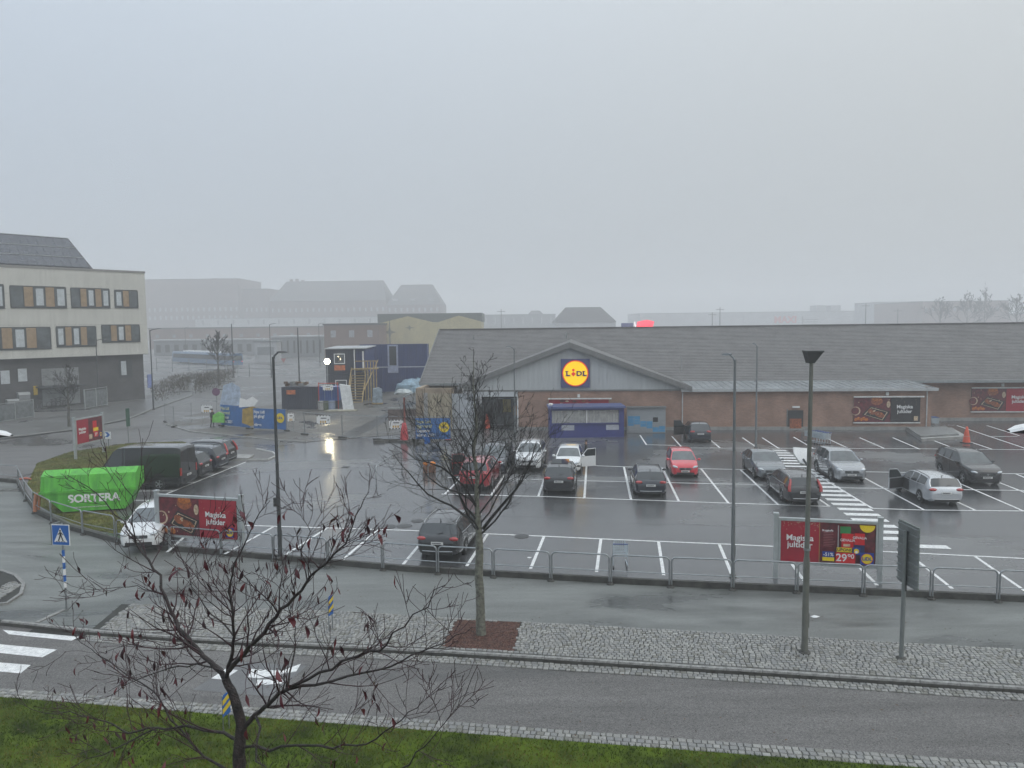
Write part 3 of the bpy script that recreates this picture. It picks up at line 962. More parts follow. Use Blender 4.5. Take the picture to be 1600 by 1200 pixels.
    for wc in (K['wf'], K['wb']):
        for sg in (-1, 1):
            wo_ = mesh_obj('wheel', tm, T, (L / 2 - wc * L, sg * (W / 2 - .105), wr), 0 if sg < 0 else math.pi)
            mesh_obj('rim', rm, wo_)
    if clad:
        c_ = MB()
        for sg in (1, -1):
            for wc in (K['wf'], K['wb']):
                pts = []
                for k in range(9):
                    a = math.pi * k / 8
                    pts.append((L / 2 - wc * L + math.cos(a) * Ra, sg * W * .495, wr + math.sin(a) * Ra * .98))
                c_.tube(pts, .04, 5)
            c_.bx(L / 2 - K['wb'] * L + Ra, L / 2 - K['wf'] * L - Ra, sg * W * .485 - .02, sg * W * .485 + .02, .19, .32)
        c_.build('wheel_arch_trim', BLACK, T, smooth=60)
    if kind != 'van' and (rails or tail == 'tall'):
        for sg in (1, -1):
            pts = [(q[3][0], (q[3][1] + .004) * sg, q[3][2] + .004) for s, q in zip(ss, sec) if K['c'] + .04 <= s <= K['D'] + .02]
            MB().tube(pts, .014, 5).build('window_trim', RIM, T, smooth=60)
        MB().tube([(xr - .005, -W * .33, H * .26), (xr - .03, 0, H * .255), (xr - .005, W * .33, H * .26)], .022, 5).build('bumper_strip', RIM, T, smooth=60)
    if rails:
        for sg in (1, -1):
            pts = [(q[4][0], q[4][1] * sg * .95, q[4][2] + .075) for s, q in zip(ss, sec) if K['w'] + .05 <= s <= K['r'] - .02]
            pts = [(pts[0][0] + .08, pts[0][1], pts[0][2] - .07)] + pts + [(pts[-1][0] - .08, pts[-1][1], pts[-1][2] - .07)]
            MB().tube(pts, .02, 6).build('roof_rail', rails, T, smooth=60)
    if sun:
        q = [P(K['w'] + .03, 6), P(K['C'], 6)]
        MB().bx(q[1][0], q[0][0], -W * .27, W * .27, H * .985, H * 1.004).build('sunroof', GLASS, T)
    for sg, ang in doors:
        p = P(K['c'] + .045, 2)
        belt = P(K['B'], 3)
        dl = (K['B'] - K['c'] - .045) * L
        dr = MB().prism([(0, 0, .30), (0, 0, belt[2]), (-dl, 0, belt[2]), (-dl, 0, .30)], (0, .07, 0))
        do = dr.build('door', pm, T, (p[0], (p[1] + .01) * sg - .035, 0))
        do.rotation_euler = (0, 0, -sg * R(ang))
        MB().prism([(-.06, .02, belt[2]), (-.42, .02, H * .93), (-dl, .02, H * .95), (-dl, .02, belt[2])], (0, .025, 0)).build('door_window', GLASS, do)
        MB().tube([(0, .035, belt[2]), (-.40, .035, H * .95), (-dl, .035, H * .965), (-dl, .035, belt[2])], .022, 5).build('door_frame', pm, do)
        MB().bx(-dl + .03, -.03, -.006 if sg > 0 else .07, .0 if sg > 0 else .076, .36, belt[2] - .06).build('door_lining', INTER, do)
        op = MB()
        a, b_ = P(K['c'] + .05, 2), P(K['B'] - .01, 2)
        op.poly([(a[0], (a[1] + .006) * sg, .34), (b_[0], (b_[1] + .006) * sg, .34), (b_[0], (b_[1] + .004) * sg, belt[2]), (a[0], (a[1] + .004) * sg, belt[2])][::sg])
        op.build('door_opening', INTER, T)
    return T

P_BLACK = paint('black', (0.010, 0.010, 0.012))
P_BLACKB = paint('blue_black', (0.009, 0.012, 0.022))
P_WHITE = paint('white', (0.74, 0.75, 0.75))
P_RED = paint('red', (0.60, 0.028, 0.045))
P_DRED = paint('dark_red', (0.34, 0.02, 0.03))
P_GREY = paint('grey', (0.17, 0.185, 0.195), 0.5)
P_SILVER = paint('silver', (0.38, 0.395, 0.41), 0.6)
P_SILVER2 = paint('pale_silver', (0.55, 0.57, 0.59), 0.5)
P_VAN = paint('van_black', (0.010, 0.011, 0.012), 0, .22)
def park(u, v, d, L, rear):
    d = Vector((d[0], d[1], 0)).normalized()
    p = at(u, v) + d * L / 2
    return (p.x, p.y, 0.008), (d if rear else -d)
BD, BDR = (.12, 1), (.085, 1)
def PK(kind, u, v, rear, d=BD, scale=1.0):
    return park(u, v, d, KINDS[kind]['L'] * scale, rear)
c_, f_ = PK('estate', 684, 876, True, (.17, 1)); audi = car('estate_car', 'estate', P_BLACK, c_, f_, 'shiny black estate car parked behind the bare tree, rear to the railing', rails=RIM, tail='wide', scale=1.02)
c_, f_ = PK('suv', 740, 768, True, (.15, 1)); car('parked_car', 'suv', P_DRED, c_, f_, 'dark red car behind the bare tree with its left door open', doors=[(1, 62)])
c_, f_ = PK('suv', 766, 744, False, (.15, 1)); car('parked_car', 'suv', P_BLACKB, c_, f_, 'dark car with pale windscreen nose to nose beyond the red car')
c_, f_ = PK('suv', 824, 737, False, (.13, 1), .97); car('parked_car', 'suv', P_WHITE, c_, f_, 'white sport utility car facing the camera, right of the bare tree', rails=BLACK, clad=True, scale=.97)
c_, f_ = PK('hatch', 887, 741, False, (.13, 1)); car('parked_car', 'hatch', P_WHITE, c_, f_, 'small white hatchback with its driver door standing open', doors=[(1, 66)])
c_, f_ = PK('hatch', 873, 774, True, (.12, 1), 1.07); car('parked_car', 'hatch', P_BLACK, c_, f_, 'black hatchback seen from behind in front of the white hatchback', scale=1.07, sun=True)
c_, f_ = PK('estate', 1017, 778, True, (.1, 1), .95); car('estate_car', 'estate', P_BLACKB, c_, f_, 'dark blue-black estate with roof rails, rear view, beside red hatchback', rails=GALV, tail='wide', scale=.97)
c_, f_ = PK('hatch', 1071, 748, False, (.1, 1)); car('parked_car', 'hatch', P_RED, c_, f_, 'bright red small hatchback facing the camera')
c_, f_ = PK('sedan', 1207, 752, False, BDR); car('parked_car', 'sedan', P_GREY, c_, f_, 'grey saloon car beside the zebra walkway, nose to a black estate')
c_, f_ = PK('estate', 1258, 791, True, BDR); car('estate_car', 'estate', P_BLACK, c_, f_, 'black estate with tall red tail lights beside the zebra walkway', tail='tall', rails=RIM)
c_, f_ = PK('suv', 1331, 756, False, BDR); car('parked_car', 'suv', P_SILVER, c_, f_, 'silver sport utility car facing the camera right of zebra walkway', clad=True)
c_, f_ = PK('suv', 1543, 761, False, BDR, 1.02); car('parked_car', 'suv', P_BLACK, c_, f_, 'black sport utility car at the far right of the car park', scale=1.02, rails=BLACK)
c_, f_ = PK('estate', 1479, 792, True, BDR, .98); car('estate_car', 'estate', P_SILVER2, c_, f_, 'pale silver estate with its left front door wide open', doors=[(1, 64)], rails=BLACK, tail='wide', scale=.98)
c_, f_ = PK('hatch', 1095, 693, True, BDR, 1.05); car('parked_car', 'hatch', P_BLACKB, c_, f_, 'dark car parked against the shop wall beside the parcel lockers', doors=[(1, 60)], scale=1.05)
dn = at(303, 826) - at(261, 863)
c_, f_ = PK('hatch', 217, 862, False, (dn.x, dn.y), 1.05); car('parked_car', 'hatch', P_WHITE, c_, f_, 'white hatchback half hidden by the left billboard', scale=1.05)
vd = Vector((-1, .06, 0)).normalized()
car('black_van', 'van', P_VAN, Vector((-19.35, 45.35, .008)) + vd * 2.8, vd, 'tall black panel van parked beside the green skip', tail='van')
car('parked_car', 'suv', P_BLACK, Vector((-19.3, 47.95, .008)) + vd * 2.28, vd, 'black car parked next to the black van')
car('parked_car', 'suv', P_BLACKB, Vector((-19.2, 50.45, .008)) + vd * 2.28, vd, 'black sport utility car with silver rails, second along from the van', rails=GALV)
car('parked_car', 'suv', P_BLACK, Vector((-19.5, 52.95, .008)) + vd * 2.28, vd, 'black car farthest from the van in its row of three', tail='tall', rails=RIM)

# articulated bus on the far street
def bus():
    a, b_ = at(277, 566), at(372, 572)
    d = (a - b_).normalized()
    p = (a + b_) / 2
    T = thing('city_bus', 'blue and white bus on the misty far street', 'bus', (p.x, p.y, 0), math.atan2(d.y, d.x))
    L = (a - b_).length
    W, H = 2.6, 3.2
    B_ = paint('bus_blue', (0.07, 0.15, 0.27))
    sec = [(.30, 1.0), (.9, 1.0), (1.4, 1.0), (2.6, .985), (3.0, .95), (3.2, .80)]
    bm = MB()
    for i in range(len(sec) - 1):
        for sg in (1, -1):
            (z0, k0), (z1, k1) = sec[i], sec[i + 1]
            q = [(-L / 2, sg * W / 2 * k0, z0), (L / 2, sg * W / 2 * k0, z0), (L / 2, sg * W / 2 * k1, z1), (-L / 2, sg * W / 2 * k1, z1)]
            bm.poly(q if sg < 0 else q[::-1])
    for x_, fl in ((L / 2, 1), (-L / 2, -1)):
        ring = [(x_, W / 2 * k, z) for z, k in sec] + [(x_, -W / 2 * k, z) for z, k in sec[::-1]]
        bm.poly(ring[::fl])
    bm.poly([(-L / 2, -W * .4, 3.2), (L / 2, -W * .4, 3.2), (L / 2, W * .4, 3.2), (-L / 2, W * .4, 3.2)])
    bm.build('body', B_, T, smooth=30)
    MB().bx(-L * .2, L * .32, -W * .36, W * .36, 3.2, 3.5).build('roof_unit', WHITE, T)
    n = 9
    for sg in (1, -1):
        for k in range(n):
            x0 = -L / 2 + .5 + k * (L - 1) / n
            MB().bx(x0, x0 + (L - 1) / n - .12, sg * W * .497, sg * W * .503, 1.45, 2.55).build('side_window', GLASS, T)
    for x_ in (L / 2, -L / 2):
        MB().bx(x_ - .015, x_ + .015, -W * .42, W * .42, 1.4, 2.6).build('end_window', GLASS, T)
    for sg in (1, -1):
        MB().lathe([(.10, 0), (.10, .03)], (-L / 2 - .03, sg * W * .42, 1.15), 10, axis='X').build('tail_light', LAMP_LIT, T)
    tm, rm = wheel(.48, 1)
    for x_ in (L * .36, -L * .05, -L * .32):
        for sg in (-1, 1):
            wo_ = mesh_obj('wheel', tm, T, (x_, sg * (W / 2 - .12), .48), 0 if sg < 0 else math.pi)
            mesh_obj('rim', rm, wo_)
bus()
# ================================================================ lettering and prints
def lettering(txt, size, m, parent, loc, rot=(R(90), 0, 0), bold=0.02, ext=0.004, align='CENTER', shear=0, space=1.0, name='lettering', xs=1.0):
    cu = bpy.data.curves.new(name, 'FONT')
    cu.body = txt
    cu.size = size
    cu.align_x = align
    cu.align_y = 'CENTER'
    cu.offset = bold * size
    cu.extrude = ext
    cu.shear = shear
    cu.space_character = space
    cu.space_line = .85
    o = bpy.data.objects.new(name, cu)
    COL.objects.link(o)
    dg = bpy.context.evaluated_depsgraph_get()
    me = bpy.data.meshes.new_from_object(o.evaluated_get(dg))
    bpy.data.objects.remove(o)
    bpy.data.curves.remove(cu)
    me.materials.clear()
    me.materials.append(m)
    o = mesh_obj(name, me, parent, loc)
    o.rotation_euler = rot
    o.scale = (xs, 1, 1)
    return o

def ink(name, c, e=0.0, rough=.35):
    return mat('print_' + name, c, rough, 0, 0.06, 3, emit=e)
I_RED, I_WHITE, I_YEL, I_BLUE = ink('red', (0.36, 0.012, 0.032)), ink('white', (0.8, 0.8, 0.79)), ink('yellow', (0.85, 0.62, 0.02)), ink('blue', (0.012, 0.05, 0.30))
I_BRT, I_GRN, I_DARK = ink('bright_red', (0.62, 0.015, 0.02)), ink('green', (0.03, 0.22, 0.06)), ink('dark', (0.02, 0.018, 0.02))
I_ORG = mat('print_food', (0.55, 0.18, 0.03), .4, 0, .3, 9, col2=(0.22, 0.05, 0.015))
I_BRN = mat('print_roast', (0.36, 0.10, 0.035), .4, 0, .3, 8, col2=(.10, .03, .015))
I_CRM = mat('print_cream', (0.62, 0.50, 0.36), .4, 0, .3, 7, col2=(.3, .2, .12))
I_PLUM = mat('print_plum', (0.16, 0.02, 0.03), .4, 0, .3, 5, col2=(.05, .01, .015))

class Print:
    """flat print built up in thin layers on a panel that faces -y (local x right, z up)"""
    def __init__(s, parent, w, h, y=0.0):
        s.p, s.w, s.h, s.y, s.k, s.parts = parent, w, h, y, 0, {}
    def _z(s):
        s.k += 1
        return s.y - 0.0025 * s.k
    def put(s, pts, m):
        y = s._z()
        MB().poly([((a - .5) * s.w, y, c * s.h) for a, c in pts]).build('print', m, s.p)
    def rect(s, x0, x1, z0, z1, m):
        s.put([(x0, z0), (x1, z0), (x1, z1), (x0, z1)], m)
    def disc(s, x, z, r, m, sx=1.0, sz=1.0, rot=0.0, n=20, a0=0, a1=6.2832):
        pts = []
        for i in range(n):
            a = a0 + (a1 - a0) * i / (n if a1 - a0 > 6 else n - 1)
            dx, dz = r * sx * math.cos(a), r * sz * math.sin(a)
            pts.append((x + (dx * math.cos(rot) - dz * math.sin(rot)) / s.w, z + (dx * math.sin(rot) + dz * math.cos(rot)) / s.h))
        s.put(pts, m)
    def text(s, t, x, z, size, m, **kw):
        lettering(t, size, m, s.p, ((x - .5) * s.w, s._z() - .003, z * s.h), **kw)
    def done(s):
        pass

def logo(pr, x, z, r, txt=True):
    pr.rect(x - r * 1.15 / pr.w, x + r * 1.15 / pr.w, z - r * 1.15 / pr.h, z + r * 1.15 / pr.h, I_BLUE)
    pr.disc(x, z, r, I_BRT)
    pr.disc(x, z, r * .92, I_YEL)
    if txt: pr.text('LiDL', x, z, r * .85, I_BLUE, bold=.03)

# ================================================================ the supermarket
SR = R(-5.0)
SO = Vector((0.0, 68.3, 0.0))
def onstore(u, v, ly):
    """local (x, z) on the store plane y = ly"""
    q = Matrix.Rotation(-SR, 3, 'Z')
    d = q @ ray(u, v)
    o = q @ (Vector((0, 0, CAM_H)) - SO)
    k = (ly - o.y) / d.y
    return o.x + d.x * k, o.z + d.z * k
BRICK = brick('store_brick', (0.37, 0.205, 0.14), (0.28, 0.155, 0.11), (0.30, 0.26, 0.23))
BRICK_L = brick('tan_brick', (0.33, 0.25, 0.17), (0.27, 0.20, 0.14), (0.3, 0.27, 0.22))
ROOFM = mat('roof_tiles', (0.155, 0.148, 0.143), 0.55, var=.2, scale=.8, bump=.3, bscale=4, streak=.3)
CLAD = mat('grey_cladding', (0.54, 0.56, 0.56), 0.5, .2, .08, .5, streak=.5)
FASC = mat('fascia', (0.19, 0.19, 0.186), 0.5, 0, .1)
METR = mat('metal_roof', (0.42, 0.44, 0.45), 0.35, .7, .2, 1.2)
store = thing('supermarket', 'low brick supermarket with big grey tiled roof and grey gable', 'shop', SO, SR)
ZE = 3.58
xL, xP, xD, xE = onstore(706, 640, 0)[0], onstore(746, 640, 0)[0], onstore(809, 640, 0)[0], onstore(1067, 640, 0)[0]
xR = onstore(1455, 640, 0)[0]
XA = onstore(890, 560, 0)[0]
RIDGE_Y, RIDGE_Z, EAVE_Y, EAVE_Z = 16.8, 8.95, 5.4, 3.82
# walls
wm = MB()
wm.bx(xD, xE, 0, .35, 0, ZE)
wm.bx(xE, xR, -.02, .33, 0, ZE - .02)
wm.bx(xR - .35, xR, .33, 6.2, 0, ZE + .1)
wm.bx(xR, 75, 6.2, 6.6, 0, 4.0)
wm.build('wall', BRICK, store)
MB().bx(-9.0, xL, 1.2, 1.6, 0, 3.7).build('wall', BRICK_L, store)
MB().bx(-9.0, -8.6, 1.6, 27, 0, 3.7).build('side_wall', BRICK_L, store)
pl = MB()
pl.bx(xD, xE - .01, -.05, -.001, 0, .28)
pl.bx(xE, xR + .01, -.07, -.021, 0, .30)
pl.bx(xR + .02, 75, 6.13, 6.199, 0, .30)
pl.build('plinth', CONCRETE, store)
# gable cladding with raised seams
gx0, gx1 = XA - 9.5, XA + 9.9
slope = (7.45 - 3.75) / 9.9
gm = MB().prism([(gx0, .0, ZE), (gx1, .0, ZE), (gx1, .0, 3.75), (XA, .0, 7.45), (gx0, .0, 7.45 - 9.5 * slope)], (0, .25, 0))
gm.build('gable_cladding', CLAD, store)
x = gx0 + .2
while x < gx1:
    zt = 7.42 - abs(x - XA) * slope
    if zt > ZE + .1: MB().bx(x - .025, x + .025, -.045, -.001, ZE + .031, zt).build('cladding_seam', CLAD, store)
    x += .36
MB().bx(gx0, gx1, -.09, -.002, ZE - .10, ZE + .03).build('base_flashing', FASC, store)
# porch roof: two slopes and their fascia boards
for sg in (-1, 1):
    a = Vector((XA, -.55, 7.80))
    hl = 10.6 if sg > 0 else 10.0
    b_ = Vector((XA + sg * hl, -.55, 7.80 - hl * slope))
    MB().prism([a, b_, b_ + Vector((0, 15, 0)), a + Vector((0, 15, 0))], (0, 0, -.14)).build('porch_roof', ROOFM, store)
    MB().prism([a + Vector((0, -.04, .03)), b_ + Vector((0, -.04, .03)), b_ + Vector((0, -.04, -.42)), a + Vector((0, -.04, -.46))], (0, .05, 0)).build('fascia_board', FASC, store)
    MB().prism([a + Vector((0, 0, -.16)), b_ + Vector((0, 0, -.16)), b_ + Vector((0, .55, -.16)), a + Vector((0, .55, -.16))], (0, 0, -.04)).build('soffit', FASC, store)
# main roof in courses
def roof_courses(x0, x1, sgn):
    b = MB()
    n = 38
    pts = []
    for i in range(n + 1):
        k = i / n
        y = EAVE_Y + (RIDGE_Y - EAVE_Y) * k
        if sgn < 0: y = 2 * RIDGE_Y - y
        pts.append((y, EAVE_Z + (RIDGE_Z - EAVE_Z) * k))
    for i in range(n):
        (y0, z0), (y1, z1) = pts[i], pts[i + 1]
        V = [(x0, y0, z0), (x1, y0, z0), (x1, y0, z0 + .034), (x0, y0, z0 + .034), (x1, y1, z1), (x0, y1, z1)]
        b.add(V, [(0, 1, 2, 3), (3, 2, 4, 5), (0, 3, 5), (1, 4, 2)])
    b.poly([(x0, pts[0][0], EAVE_Z - .12), (x1, pts[0][0], EAVE_Z - .12), (x1, pts[-1][0], RIDGE_Z - .12), (x0, pts[-1][0], RIDGE_Z - .12)])
    return b
roof_courses(-9.5, 76, 1).build('main_roof', ROOFM, store)
roof_courses(-9.5, 76, -1).build('rear_roof', ROOFM, store)
MB().box((33.25, RIDGE_Y, RIDGE_Z + .05), (85.5, .35, .09)).build('ridge_cap', ROOFM, store)
for x0, x1, z0 in ((-9.5, gx0 - .4, 3.62), (xE + .3, 76, 3.62)):
    MB().bx(x0, x1, EAVE_Y - .14, EAVE_Y - .01, EAVE_Z - .2, EAVE_Z + .02).build('gutter', GALV, store)
MB().prism([(-9.56, EAVE_Y, EAVE_Z - .15), (-9.56, EAVE_Y, EAVE_Z + .12), (-9.56, RIDGE_Y, RIDGE_Z + .14), (-9.56, RIDGE_Y, RIDGE_Z - .15)], (.08, 0, 0)).build('verge_board', FASC, store)
MB().prism([(-8.8, 5.6, 3.6), (-8.8, 28, 3.6), (-8.8, RIDGE_Y, RIDGE_Z - .1)], (.3, 0, 0)).build('end_gable', CLAD, store)
# lean-to roof of the front extension
lt = MB().prism([(xE - .2, -.35, 3.62), (xE - .2, 5.5, 3.90), (xE - .2, 5.5, 3.80), (xE - .2, -.35, 3.52)], (xR + .35 - xE + .2, 0, 0))
lt.build('lean_to_roof', METR, store)
x = xE
while x < xR + .3:
    MB().prism([(x, -.34, 3.622), (x, 5.4, 3.897), (x, 5.4, 3.94), (x, -.34, 3.665)], (.03, 0, 0)).build('standing_seam', METR, store)
    x += .6
MB().bx(xE - .2, xR + .38, -.42, -.36, 3.40, 3.64).build('eave_trim', mat('pale_trim', (.5, .51, .51), .4, .3, .1), store)
for u in (1447, 1066):
    dx = onstore(u, 640, 0)[0]
    MB().tube([(dx, -.12, .1), (dx, -.12, 3.3), (dx, -.3, 3.45)], .05, 8).build('downpipe', mat('downpipe', (.55, .56, .56), .4, .2), store)
# roof furniture
for (u, v, h) in ((885, 519, .55), (740, 516, .3), (1065, 585, 1.5)):
    yy = 14.5 if v < 530 else 7.3
    px_, pz_ = onstore(u, v, yy)
    rz_ = EAVE_Z + (yy - EAVE_Y) / (RIDGE_Y - EAVE_Y) * (RIDGE_Z - EAVE_Z)
    MB().tube([(px_, yy, rz_ - .1), (px_, yy, rz_ + h)], .07 if h < 1 else .025, 8).build('roof_vent', GALV, store)
# entrance
en = MB()
en.bx(xP, xD, 3.2, 3.3, 0, ZE)
en.bx(xD, xD + .05, .35, 3.3, 0, ZE)
en.build('porch_back_wall', mat('porch_dark', (.05, .05, .052), .6), store)
MB().bx(xP, xD, .0, 3.2, ZE - .12, ZE - .02).build('porch_ceiling', FASC, store)
MB().bx(xP - .1, xD + .02, -.16, .30, ZE - .55, ZE - .12).build('entrance_lintel', mat('pale_panel', (.55, .57, .59), .4, .1, .08), store)
MB().bx(xD - .06, xD + .06, -.06, .06, 0, ZE - .55).build('entrance_post', WHITE, store)
dw = (xD - xP - .2) / 3
for k in range(3):
    x0 = xP + .1 + k * dw
    f_ = MB()
    f_.bx(x0, x0 + dw - .04, 2.98, 3.06, .05, .13); f_.bx(x0, x0 + dw - .04, 2.98, 3.06, 2.5, 2.58)
    f_.bx(x0, x0 + .07, 2.98, 3.06, .13, 2.5); f_.bx(x0 + dw - .11, x0 + dw - .04, 2.98, 3.06, .13, 2.5)
    fo = f_.build('entrance_door', STEEL, store)
    MB().bx(x0 + .07, x0 + dw - .11, 3.0, 3.03, .13, 2.5).build('pane', GLASS, fo)
MB().bx(xP + 2.0, xP + 2.75, 2.9, 2.95, 1.3, 2.5).build('yellow_painted_light', mat('dull_yellow', (.45, .36, .10), .5), store)  # unlit board coloured to stand for the yellowish lights inside
MB().bx(xP + 3.0, xP + 3.3, 2.9, 2.95, 1.0, 1.9).build('orange_painted_light', mat('dull_orange', (.4, .2, .08), .5), store)  # second board, inside light put into its orange colour
MB().bx(xL, xP - .1, -.14, .1, .1, 3.3).build('entrance_panel', mat('frosted_panel', (.50, .53, .56), .25, .1, .1), store)
for k in range(1, 3):
    x0 = xL + (xP - .1 - xL) * k / 3
    MB().bx(x0 - .02, x0 + .02, -.16, -.141, .1, 3.3).build('panel_joint', STEEL, store)
MB().bx(xL, xP - .1, -.165, -.142, 1.1, 1.16).build('panel_rail', STEEL, store)
# sign on the gable
sg_ = onstore(899, 583, 0)
sign = thing('shop_sign', 'round yellow illuminated shop sign on a blue square reading LIDL', 'sign', (0, 0, 0))
sign.matrix_world = Matrix.Translation(SO) @ Matrix.Rotation(SR, 4, 'Z') @ Matrix.Translation((sg_[0], -.06, sg_[1]))
MB().bx(-1.27, 1.27, -.16, .0, -1.27, 1.27).build('back_board', mat('sign_blue', (.085, .095, .22), .4, var=.05), sign)
Y_LIT = mat('sign_yellow', (1.0, 0.62, 0.0), .35, var=0, emit=.62)
R_LIT = mat('sign_red', (0.85, 0.04, 0.02), .35, var=0, emit=.30)
B_INK = mat('sign_letter', (.03, .05, .14), .4, var=0)
def disc_y(r0, y0, y1, n=44):
    b = MB()
    ring = [(math.cos(6.28318 * i / n) * r0, math.sin(6.28318 * i / n) * r0) for i in range(n)]
    return b.prism([(a, y1, c) for a, c in ring], (0, y0 - y1, 0))
disc_y(1.15, -.165, -.25).build('red_ring', R_LIT, sign)
disc_y(1.06, -.255, -.275).build('yellow_disc', Y_LIT, sign)
lettering('L', .56, B_INK, sign, (-.66, -.29, -.03), bold=.045, ext=.012, name='letter', xs=1.25)
lettering('D', .56, B_INK, sign, (.33, -.29, -.03), bold=.045, ext=.012, name='letter', xs=1.25)
lettering('L', .56, B_INK, sign, (.80, -.29, -.03), bold=.045, ext=.012, name='letter', xs=1.25)
for (ax, az, bw, bh) in ((-.66, -.22, .44, .08), (-.74, .17, .30, .07), (.22, .17, .22, .07), (.22, -.22, .22, .07), (.74, .17, .26, .07), (.80, -.22, .40, .08)):
    MB().bx(ax - bw / 2, ax + bw / 2, -.296, -.279, az - bh / 2, az + bh / 2).build('letter_serif', B_INK, sign)
MB().prism([(-.38, -.28, -.04), (-.17, -.28, -.27), (.04, -.28, -.04), (-.17, -.28, .15)], (0, -.014, 0)).build('letter', R_LIT, sign)
MB().lathe([(.12, 0), (.12, .014)], (-.17, -.294, .29), 14, axis='Y').build('letter_dot', R_LIT, sign)

def panel_at(name, label, u0, u1, v0, v1, ly, cat='poster', off=-.09, top_rail=True):
    x0, z1 = onstore(u0, v0, ly)
    x1, z0 = onstore(u1, v1, ly)
    o = thing(name, label, cat)
    o.matrix_world = Matrix.Translation(SO) @ Matrix.Rotation(SR, 4, 'Z') @ Matrix.Translation(((x0 + x1) / 2, ly + off, z0))
    w_, h_ = x1 - x0, z1 - z0
    MB().bx(-w_ / 2, w_ / 2, 0, -off * .98, 0, h_).build('panel', I_DARK, o)
    if top_rail:
        rl = mat('white_rail', (.72, .72, .70), .4)
        MB().bx(-w_ / 2 - .08, w_ / 2 + .25, -.22, -.10, h_ + .02, h_ + .13).build('top_rail', rl, o)
        MB().bx(-w_ / 2 - .05, w_ / 2 + .05, -.05, .02, -.12, -.02).build('bottom_rail', rl, o)
        MB().tube([(-w_ * .3, -.16, h_ + .07), (-w_ * .3, .08, h_ + .07)], .02, 5).build('rail_arm', rl, o)
        MB().tube([(w_ * .3, -.16, h_ + .07), (w_ * .3, .08, h_ + .07)], .02, 5).build('rail_arm', rl, o)
        MB().box((0, -.02, h_ + .32), (.22, .12, .28)).build('wall_lamp', rl, o)
    return o, w_, h_

def festive(o, w_, h_, split, right, word=True, y=-.003, food=True, lg=True, seed=1):
    """'Magiska jultider' advertisement: food picture left of split, plain field right of it"""
    pr = Print(o, w_, h_, y)
    r = random.Random(seed)
    if food:
        pr.rect(0, split, 0, 1, I_PLUM)
        k = h_ / 1.9
        pr.disc(split * .62, .86, .40 * k, I_BRN, 1.1, .8)
        pr.disc(split * .62, .95, .34 * k, I_ORG, 1.1, .55)
        pr.disc(.03, .45, .34 * k, I_CRM, 1, 1); pr.disc(.02, .45, .29 * k, I_PLUM)
        pr.put([(split * .22, .30), (split * .45, .66), (split * .98, .42), (split * .82, .02)], I_DARK)
        pr.put([(split * .28, .30), (split * .46, .60), (split * .92, .40), (split * .78, .07)], I_CRM)
        pr.put([(split * .31, .30), (split * .47, .57), (split * .89, .40), (split * .77, .10)], I_DARK)
        pr.disc(split * .48, .42, .27 * k, I_BRN, 1.15, .75, -.5); pr.disc(split * .70, .30, .30 * k, I_BRN, 1.3, .7, -.4)
        pr.disc(split * .55, .45, .11 * k, I_CRM, 1, .5, .4); pr.disc(split * .74, .34, .09 * k, I_ORG)
        for q in range(5):
            pr.disc(split * (.06 + .07 * q), .10 + .04 * (q % 2), .13 * k, I_ORG)
        for q in range(7):
            pr.disc(split * r.uniform(.05, .95), r.uniform(.05, .95), r.uniform(.02, .05) * k, I_CRM)
        pr.disc(split * .93, .72, .20 * k, I_CRM, .7, 1.3)
    pr.rect(split, 1, 0, 1, right)
    for q in range(16):
        pr.disc(r.uniform(split + .02, .97), r.uniform(.62, .98), r.uniform(.006, .02), I_CRM, n=8)
    if word:
        cx_ = split + (1 - split) * .46
        pr.text('Magiska', cx_, .62, h_ * .20, I_WHITE, bold=.016)
        pr.text('jultider', cx_, .43, h_ * .20, I_WHITE, bold=.016)
    if lg: logo(pr, .92, .18, h_ * .11)
    return pr
po, w_, h_ = panel_at('wall_poster', 'wide poster of festive food beside black panel on the front brick wall', 1334, 1436, 621, 659, 0)
pr = festive(po, w_, h_, .56, I_DARK, lg=False, seed=2)
pr.rect(.905, .965, .06, .24, I_CRM)
pr.done()
po, w_, h_ = panel_at('wall_poster', 'festive food poster with red panel on the set-back wall at the right', 1518, 1612, 607, 642, 6.2)
festive(po, w_, h_, .56, I_RED, lg=False, seed=3).done()
po, w_, h_ = panel_at('wall_poster', 'low red and white poster behind the blue kiosk under the gable', 858, 951, 624, 652, 0)
pr = Print(po, w_, h_)
pr.rect(0, 1, 0, 1, I_RED)
for q in range(14): pr.disc(RN.uniform(.05, .95), RN.uniform(.3, .95), RN.uniform(.08, .2), RN.choice((I_CRM, I_BRN, I_PLUM)), 1.4, .7)
pr.done()
# service door in the extension
sx0, sz1 = onstore(1231, 641, 0); sx1 = onstore(1255, 641, 0)[0]
sdo = MB().bx(sx0, sx1, -.06, -.022, .05, sz1).build('service_door', mat('door_dark', (.03, .032, .035), .35), store)
MB().bx(sx0 + .15, sx1 - .15, -.075, -.062, .15, 1.0).build('door_notice', I_BRN, sdo)
MB().bx(sx0 - .1, sx0 - .02, -.05, -.022, 0, sz1 + .1).build('door_frame', STEEL, sdo)
MB().bx((sx0 + sx1) / 2 - .3, (sx0 + sx1) / 2 + .3, -.2, -.022, sz1 + .22, sz1 + .36).build('door_lamp', WHITE, store)

